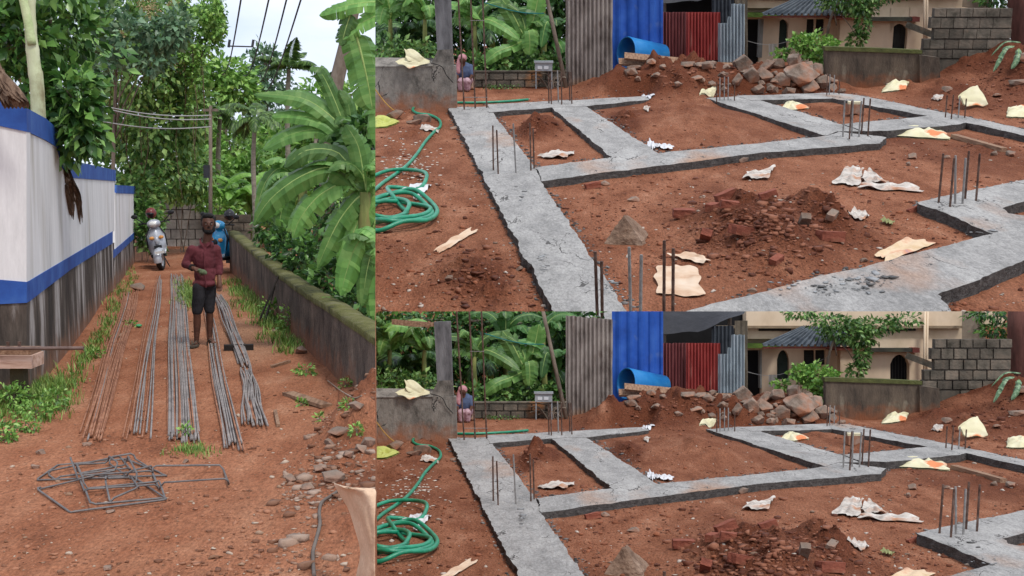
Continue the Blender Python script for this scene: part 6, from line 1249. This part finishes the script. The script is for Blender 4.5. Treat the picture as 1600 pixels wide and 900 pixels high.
    bk.part('block_body', MB().box(p + Vector((0, 0, 7 * q)), (23 * q, .22 * k, 14 * q), .1), m_oldconc(k)); bk.part('slab', MB().box(p + Vector((0, 0, 16 * q)), (20 * q, .18 * k, 3.5 * q), -.15), mat('cream_slab', [C(190, 182, 150), C(212, 204, 176)], k=k))
    # ---------------- hose
    hm_ = mat('green_hose', [C(14, 108, 82), C(24, 134, 100), C(44, 150, 116)], scale=8, rough=.35, bump=.15, bscale=40, spec=.5, k=k)
    hp = [(825, 158), (790, 161), (740, 163), (690, 163), (660, 166), (645, 173), (652, 180), (672, 183), (686, 190), (688, 200), (678, 210), (664, 225), (652, 243), (636, 262), (618, 276), (598, 290), (580, 306)]
    coil = [(580, 280), (610, 273), (650, 276), (667, 287), (655, 298), (620, 300), (606, 304), (612, 318), (628, 328), (636, 340), (610, 352), (575, 350), (560, 335), (585, 318), (625, 310), (650, 312), (676, 322), (683, 340), (668, 356), (630, 363), (590, 365), (565, 355), (570, 335), (600, 330), (640, 322), (672, 332), (660, 348), (615, 358), (575, 352), (572, 332), (598, 318), (640, 316), (668, 326), (674, 344), (640, 358), (600, 360), (575, 345), (590, 325), (620, 322), (640, 335), (620, 348), (585, 352)]
    mb = MB(); pts = crom([S.gh(*p, .03 * k) for p in hp], 6) ; hs = T(S, 'hose', lab('green garden hose coiled at the left edge'), 'hose', S.g(640, 340)); hs.part('run', mb.tube(pts, .026 * k, 8), hm_, smooth=True)
    pts = crom([S.gh(*p, (.03 + .03 * (i % 4)) * k) for i, p in enumerate(coil)], 8); hs.part('coil', MB().tube(pts, [.027 * k * (1 + .05 * (i % 2)) for i in range(len(pts))], 8), hm_, smooth=True)
    # rope on the left stone
    single(S, 'rope', MB().tube(crom([S.v(585, 138, Yw - .15 * k), S.v(600, 158, Yw - .2 * k), S.v(612, 170, Yw - .3 * k), S.gh(622, 178, .02 * k)], 5), .012 * k, 5), mat('yellow_rope', [C(150, 110, 50), C(186, 146, 80)], k=k), lab('yellow rope slanting down to the left wall stone'), 'rope')
    # ---------------- house
    Yh = YB(117); beige = mat('beige_wall', [C(188, 166, 138), C(212, 191, 164), C(220, 201, 175)], scale=1.2, stretch=(1, 1, .6), rough=.9, bump=.06, k=k, detail=8, two=(C(170, 148, 120), 1.2, .6, .25))
    hs = T(S, 'house', lab('beige two-storey house with arched openings behind the walls'), 'house', S.v(1330, 117, Yh)); Yr = Yh - .35 * k; dpt = 1.2 * k
    tl = ytop
    # ground floor walls with real openings
    W1 = [(1166, 12, 1214, 30), (1190, 30, 1214, 117), (1214, 12, 1233, 26), (1214, 76, 1233, 117), (1233, 12, 1256, 117), (1256, 12, 1289, 30), (1256, 53, 1289, 117), (1289, 12, 1313, 117)]
    for (a, b_, c, d) in W1: hs.part('wall', rect_on(S, a, b_, c, d, Yh, .25 * k), beige)
    arch = [(1214, 26)] + [(1214 + 19 * t / 8, 45 - 15 * math.sin(math.pi * t / 8) ** .6) for t in range(9)] + [(1233, 26)]
    hs.part('arch', plane_poly(S, arch, Yh, .25 * k), beige)
    dr = hs.part('door', rect_on(S, 1214, 28, 1233, 76, Yh + .16 * k, .05 * k), mat('dark_green_door', [C(36, 48, 44), C(54, 66, 60)], k=k))
    hs.part('door_panel', rect_on(S, 1217, 50, 1230, 72, Yh + .13 * k, .03 * k), mat('dark_green_door', [], k=k), parent=dr)
    wn = hs.part('window', rect_on(S, 1256, 30, 1289, 53, Yh + .14 * k, .05 * k), m_dark(k))
    shm = mat('dark_shutter', [C(34, 34, 34), C(54, 54, 52)], k=k)
    for (a, c) in ((1257, 1272), (1274, 1288.5)):
        fr = hs.part('shutter', rect_on(S, a, 31, c, 52, Yh + .1 * k, .03 * k), shm, parent=wn)
        for yy in (34, 38, 42, 46): hs.part('slat', rect_on(S, a + 1, yy, c - 1, yy + 2, Yh + .07 * k, .03 * k), shm, parent=wn)
    hs.part('window_mullion', rect_on(S, 1272, 30, 1274, 53, Yh + .04 * k, .1 * k), beige, parent=wn)
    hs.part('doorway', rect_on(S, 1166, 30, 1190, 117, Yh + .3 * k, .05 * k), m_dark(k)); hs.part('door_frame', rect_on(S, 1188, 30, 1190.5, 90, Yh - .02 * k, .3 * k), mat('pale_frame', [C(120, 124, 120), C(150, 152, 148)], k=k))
    # right wing, slightly nearer
    W2 = [(1313, 12, 1391, 35), (1313, 35, 1391, 117), (1391, 12, 1421, 33), (1391, 82, 1421, 117), (1421, 12, 1503, 117)]
    for (a, b_, c, d) in W2: hs.part('wall', rect_on(S, a, b_, c, d, Yr, .3 * k), beige)
    arch = [(1391, 33)] + [(1391 + 30 * t / 8, 52 - 15 * math.sin(math.pi * t / 8) ** .6) for t in range(9)] + [(1421, 33)]
    hs.part('arch', plane_poly(S, arch, Yr, .3 * k), beige)
    gr = hs.part('grille_door', rect_on(S, 1391, 34, 1421, 82, Yr + .24 * k, .04 * k), m_dark(k))
    for x in np.linspace(1394, 1418, 6): hs.part('bar', rect_on(S, x, 38, x + 1, 82, Yr + .18 * k, .02 * k), shm, parent=gr)
    hs.part('canopy', rect_on(S, 1361, 27, 1432, 33, Yr - .28 * k, .28 * k), mat('dark_canopy', [C(46, 44, 40), C(70, 70, 58)], k=k)); hs.part('canopy_end', rect_on(S, 1426, 26.5, 1437, 34, Yr - .3 * k, .3 * k), mat('red_eave', [C(92, 44, 38), C(116, 60, 52)], k=k))
    hs.part('eave', rect_on(S, 1298, 25, 1361, 30, Yh - .5 * k, .5 * k), mat('red_eave', [], k=k))
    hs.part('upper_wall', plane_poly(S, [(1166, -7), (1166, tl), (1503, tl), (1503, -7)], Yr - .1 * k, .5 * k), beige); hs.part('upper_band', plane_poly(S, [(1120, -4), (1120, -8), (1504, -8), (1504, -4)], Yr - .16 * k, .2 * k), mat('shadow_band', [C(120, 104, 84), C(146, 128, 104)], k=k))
    hs.part('wall', rect_on(S, 1166, -6, 1503, 12.5, Yr + .05 * k, .5 * k), beige)
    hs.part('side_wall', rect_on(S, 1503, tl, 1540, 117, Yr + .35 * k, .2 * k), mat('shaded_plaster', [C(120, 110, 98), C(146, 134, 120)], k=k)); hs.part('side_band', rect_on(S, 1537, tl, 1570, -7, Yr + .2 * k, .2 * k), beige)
    hs.part('moss_ledge', rect_on(S, 1160, 20, 1219, 27, Yh - .45 * k, .45 * k), mat('green_moss', [C(62, 84, 34), C(98, 124, 52)], bump=.5, k=k))
    for x in (1186, 1293, 1378, 1403): hs.part('vent', rect_on(S, x, -4 + 0, x + 28 if x > 1200 else x + 50, 0, Yr - .0 * k, .06 * k), shm)
    for x in (1445.5, 1449.5): hs.part('pipe', MB().tube([S.v(x, tl, Yr - .22 * k), S.v(x - 2, 92, Yr - .22 * k)], .03 * k, 6), beige, smooth=True)
    # awning of ribbed metal
    A, B, Cc, D = S.v(1256, -5, Yr - .12 * k), S.v(1312, -5, Yr - .12 * k), S.v(1345, 25, Yr - .95 * k), S.v(1190, 24, Yr - .95 * k); P = []
    for i in range(4):
        row = []
        for jj in range(121):
            t = jj / 120; p = (A * (1 - t) + B * t) * (1 - i / 3) + (D * (1 - t) + Cc * t) * (i / 3); ph = (jj % 8) / 8; p = p + Vector((0, 0, .055 * k if ph < .25 else 0)); row.append(p)
        P.append(row)
    aw = hs.part('awning', MB().grid(P), mat('grey_awning', [C(58, 64, 72), C(84, 92, 100), C(100, 108, 116)], rough=.5, bump=.05, metal=.2, k=k)); mod(aw, 'SOLIDIFY', thickness=.01 * k) if aw else None
    hs.part('awning_beam', rect_on(S, 1192, 25, 1343, 27.5, Yr - .93 * k, .06 * k), mat('red_eave', [], k=k), parent=aw)
    hs.part('sloping_beam', MB().tube([S.v(1416, 38, Yr - .45 * k), S.v(1462, 56, Yr - .7 * k)], .11 * k, 4), m_blockwall(k))
    # clothes line with towel
    cl = T(S, 'clothes_line', lab('thin clothes line with a hanging white towel before the house'), 'clothes line', S.v(1208, 92, Yh - .5 * k)); q = Yh - .6 * k
    cl.part('line', MB().tube(crom([S.v(1160, 62, q), S.v(1200, 70, q), S.v(1240, 62, q), S.v(1297, 40, q)], 6), .008 * k, 4), wm2)
    P = [[S.v(1201 + 13 * t, 68.5 + 19 * s_, q - .02 * k + .03 * k * math.sin(t * 12)) for t in np.linspace(0, 1, 9)] for s_ in np.linspace(0, 1, 5)]; t_ = cl.part('towel', MB().grid(P), mat('white_towel', [C(176, 172, 162), C(200, 196, 186)], k=k), smooth=True)
    # ---------------- mossy wall, pillar, block wall, right trunk
    mw = mat('mossy_boundary', [C(46, 42, 38), C(86, 76, 66), C(108, 96, 82)], scale=2, stretch=(1.6, 1.6, .6), rough=.95, bump=.6, bscale=14, k=k, detail=9, dirt=(C(126, 78, 52), 0, .4 * k), two=(C(120, 112, 98), 2.6, .6, .1)); mtp = mat('moss_strip', [C(58, 62, 34), C(92, 96, 52)], scale=4, bump=.6, bscale=18, k=k)
    Yb = YB(141); bw = T(S, 'boundary_wall', lab('dark mossy boundary wall with soil-stained foot before the house'), 'wall', S.v(1360, 141, Yb))
    bw.part('wall_body', plane_poly(S, [(1290, 78), (1440, 83), (1442, 148), (1290, 152)], Yb, .22 * k), mw); bw.part('coping', plane_poly(S, [(1289, 73), (1365, 75), (1441, 78.5), (1441, 84), (1289, 79)], Yb - .03 * k, .3 * k), mtp)
    bw.part('pillar', plane_poly(S, [(1437, 86), (1468, 90), (1470, 148), (1438, 150)], Yb - .12 * k, .34 * k), mw)
    rws = [(12, 27, [1460, 1479, 1500, 1520, 1541, 1562, 1582]), (27, 44.5, [1454, 1470, 1490, 1511, 1531, 1552, 1581]), (44.5, 61, [1459, 1483, 1505, 1526, 1547, 1580]), (61, 77, [1443, 1453, 1476, 1498, 1520, 1542, 1580]), (77, 92, [1441, 1464, 1488, 1512, 1535, 1580]), (92, 125, [1466, 1500, 1540, 1580])]
    block_wall(S, lab('tall mossy concrete block wall with a broken left end'), rws, YB(133), m_blockwall(k), 'block_wall', .22, gap=2.2)
    tr = T(S, 'tree', lab('thick red-brown tree trunk at the right edge'), 'tree', S.v(1600, 118, YB(126)))
    tr.part('trunk', MB().tube([S.v(1604, 130, YB(126)), S.v(1600, 60, YB(126)), S.v(1594, 0, YB(126)), S.v(1596, ytop, YB(126))], [.36 * k, .32 * k, .30 * k, .32 * k], 14), mat('red_bark', [C(70, 44, 38), C(104, 66, 58)], stretch=(2, 2, .4), bump=.5, k=k), smooth=True)
    # ---------------- greenery
    def pb(x, y, rx, ry, Y, n, dr=.5): c = S.v(x, y, Y); q = S.mpp(Y); return (c, (rx * q, dr * k, ry * q), n)
    shrub(S, lab('bright green creeper bush between rubble heap and mossy wall'), [pb(1270, 72, 26, 20, YB(131), 520, .3), pb(1285, 92, 18, 20, YB(134), 360, .25), pb(1250, 66, 16, 14, YB(131), 240, .25), pb(1295, 68, 14, 8, YB(136), 140, .2), pb(1222, 84, 14, 7, YB(130), 120, .2)], m_leaf_light(k), .11 * k, 401, wid=.75)
    a = S.v(1287, 118, YB(125)); th = tree(S, 'creeper_tree', lab('leafy tree with a slanting stem and hanging creeper over the awning'), 'tree', a, [a, S.v(1292, 60, YB(125)), S.v(1301, 20, YB(126)), S.v(1320, -10, YB(126))], .05 * k, [pb(1320, 0, 40, 15, YB(126), 520, .4), pb(1365, -8, 40, 12, YB(126), 420, .4), pb(1345, 10, 26, 14, YB(126), 300, .3), pb(1348, 36, 11, 24, YB(126), 260, .2), pb(1338, 62, 14, 12, YB(126), 160, .2), pb(1300, -14, 40, 12, YB(126), 300, .4), pb(1410, -18, 24, 9, YB(126), 160, .3), pb(1250, -28, 26, 7, YB(126), 160, .3)], m_leaf_mid(k), .13 * k, 402)
    shrub(S, lab('dark leaves above the tall block wall'), [pb(1560, -2, 34, 12, YB(121), 260, .4), pb(1545, -28, 40, 10, YB(121), 240, .4)], m_leaf_dark(k), .15 * k, 403)
    t = S.gh(1590, 100); rd = random.Random(44); banana(S, 'cut_banana_plant', lab('fallen banana leaves lying on the right bank'), t, t + Vector((0, 0, .1 * k)), .06 * k, [([S.v(1585, 72, t.y), S.v(1572, 75, t.y - .1 * k), S.v(1562, 92, t.y - .2 * k), S.v(1552, 112, t.y - .25 * k)], .12 * k), ([S.v(1592, 76, t.y), S.v(1590, 90, t.y - .2 * k), S.v(1580, 108, t.y - .25 * k)], .14 * k), ([S.v(1595, 66, t.y), S.v(1570, 66, t.y), S.v(1548, 88, t.y)], .05 * k)], 405, m=m_leaf_blue(k))
    # left backdrop of banana plants, palms and trees
    def bpx(lb, x, yt, vb_, n, Lp, Wp, seed, fixed=()):
        Y = YB(vb_); t = S.v(x, yt, Y); b_ = Vector((t.x, Y, 0)); q = S.mpp(Y); rd = random.Random(seed)
        lf = [([S.v(p[0], p[1], Y + (p[2] if len(p) > 2 else 0) * k) for p in pts], w_ * q) for pts, w_ in fixed] + auto_leaves(rd, t, n, Lp * q, Wp * q, spread=.35); banana(S, 'banana_plant', lab(lb), b_, t, .09 * k, lf, seed, group=W + ' plot banana plants', nface=len(fixed), m=m_bananaleaf(k) if seed % 2 else bladem('banana_leaf_dark', (48, 86, 44), (76, 124, 62), (108, 152, 86), k))
    bpx('banana plant behind the tall tied rods', 742, 40, 131, 6, 90, 26, 411, [([(745, 40), (760, 30, -.2), (790, 44, -.4), (812, 62, -.5)], 26)])
    bpx('banana plant with broad leaves spread over the low wall', 822, 66, 132, 5, 80, 26, 413, [([(820, 62), (800, 72, -.3), (775, 82, -.5), (755, 100, -.5)], 24), ([(824, 60), (826, 48, -.4), (828, 66, -.5), (827, 86, -.5)], 26), ([(818, 56), (800, 20, 0), (785, 0, 0)], 32), ([(826, 60), (836, 20), (842, -10)], 30)])
    bpx('banana plant beside the old grey sheet', 866, 60, 131, 6, 80, 24, 414, [([(866, 56), (856, 34, -.3), (850, 48, -.4), (846, 74, -.5)], 22), ([(866, 60), (876, 72, -.3), (884, 96, -.4)], 22)])
    bpx('banana plant behind the left post', 664, 30, 131, 7, 90, 26, 415)
    bpx('banana plant at the far left behind the concrete wall', 610, 30, 128, 7, 90, 26, 417)
    bpx('tall dark banana plant in the second row', 790, 10, 120, 7, 90, 28, 416)
    bpx('second-row banana plant near the slanting pole', 850, 10, 120, 7, 90, 28, 418)
    pmm = leafm('coconut_leaf', (34, 64, 34), (64, 104, 52), (106, 142, 80), k=k)
    for i, (x, y, vb_, lb, sd_, nf) in enumerate([(640, 62, 124, 'young coconut palm with arching fronds behind the concrete wall', 421, 9), (770, 54, 123, 'young coconut palm with light fronds behind the seated person', 422, 8), (600, 70, 122, 'young coconut palm at the far left edge', 423, 7)]):
        Y = YB(vb_); t = S.v(x, y, Y); palm(S, 'coconut_palm', lab(lb), Vector((t.x, Y, 0)), t, .09 * k, nf, 88 * S.mpp(Y), sd_, pmm, W + ' plot palms', droop=2., elr=(30, 80), ll=.55, bark=mat('young_palm_stem', [C(96, 110, 50), C(150, 160, 84)], k=k))
    Yt = YB(115); bl = [pb(x, y, rx, ry, Yt + dz * k, n, .5) for (x, y, rx, ry, dz, n) in [(600, 0, 50, 40, 0, 620), (670, -10, 50, 40, 0, 620), (740, -5, 50, 40, 0, 620), (810, -5, 50, 40, 0, 620), (870, 0, 40, 45, 0, 560), (610, 60, 50, 40, 0, 560), (690, 55, 50, 40, 0, 560), (770, 60, 50, 40, 0, 560), (850, 65, 45, 40, 0, 560), (640, 95, 60, 20, 0, 400), (800, 95, 60, 22, 0, 400)]]
    a = S.v(800, 117, Yt); a.z = 0; tree(S, 'dark_tree', lab('dark leafy tree filling the background behind the banana plants'), 'tree', a, [a, S.v(800, 60, Yt), S.v(805, -10, Yt)], .14 * k, bl, m_leaf_dark(k), .2 * k, 431, shell=.15, gap=.05)
    bl = [pb(x, y, rx, ry, Yt + .45 * k, n, .4) for (x, y, rx, ry, n) in [(620, 20, 60, 60, 700), (730, 20, 60, 60, 700), (830, 30, 60, 60, 700), (880, -10, 70, 50, 900), (875, 50, 50, 60, 800), (640, 80, 70, 40, 600), (760, 85, 70, 40, 600), (850, 85, 50, 40, 400)]]
    a = S.v(690, 116, Yt + .4 * k); a.z = 0; tree(S, 'dark_tree', lab('second dark tree standing behind the left post'), 'tree', a, [a, S.v(692, 60, Yt + .4 * k), S.v(690, -20, Yt + .4 * k)], .14 * k, bl, m_leaf_dark(k), .22 * k, 433, shell=.1, gap=0)
    shrub(S, lab('leafy undergrowth above the low back wall'), [pb(x, 98 + (x % 7), 26, 20, YB(133.5), 170, .25) for x in range(745, 890, 24)], m_leaf_mid(k), .16 * k, 437, wid=.6)
    shrub(S, lab('leafy undergrowth above the left concrete wall'), [pb(x, 80 + (x % 9), 30, 22, YB(136), 200, .3) for x in range(595, 690, 26)], m_leaf_mid(k), .17 * k, 438, wid=.5)
    Lf = [pb(1215, 92, 16, 5, YB(133), 80, .2), pb(1300, 128, 10, 8, YB(139), 60, .1)]
    shrub(S, lab('small green sprigs at the left foot of the mossy wall'), [Lf[1]], m_leaf_light(k), .07 * k, 435)
    shrub(S, lab('green weeds at the foot of the low back wall'), [pb(790, 136, 30, 4, YB(139), 120, .1), pb(765, 137, 14, 3, YB(139), 60, .1)], m_leaf_mid(k), .06 * k, 436)
build_site(LOW, 'lower')
build_site(UP, 'upper')
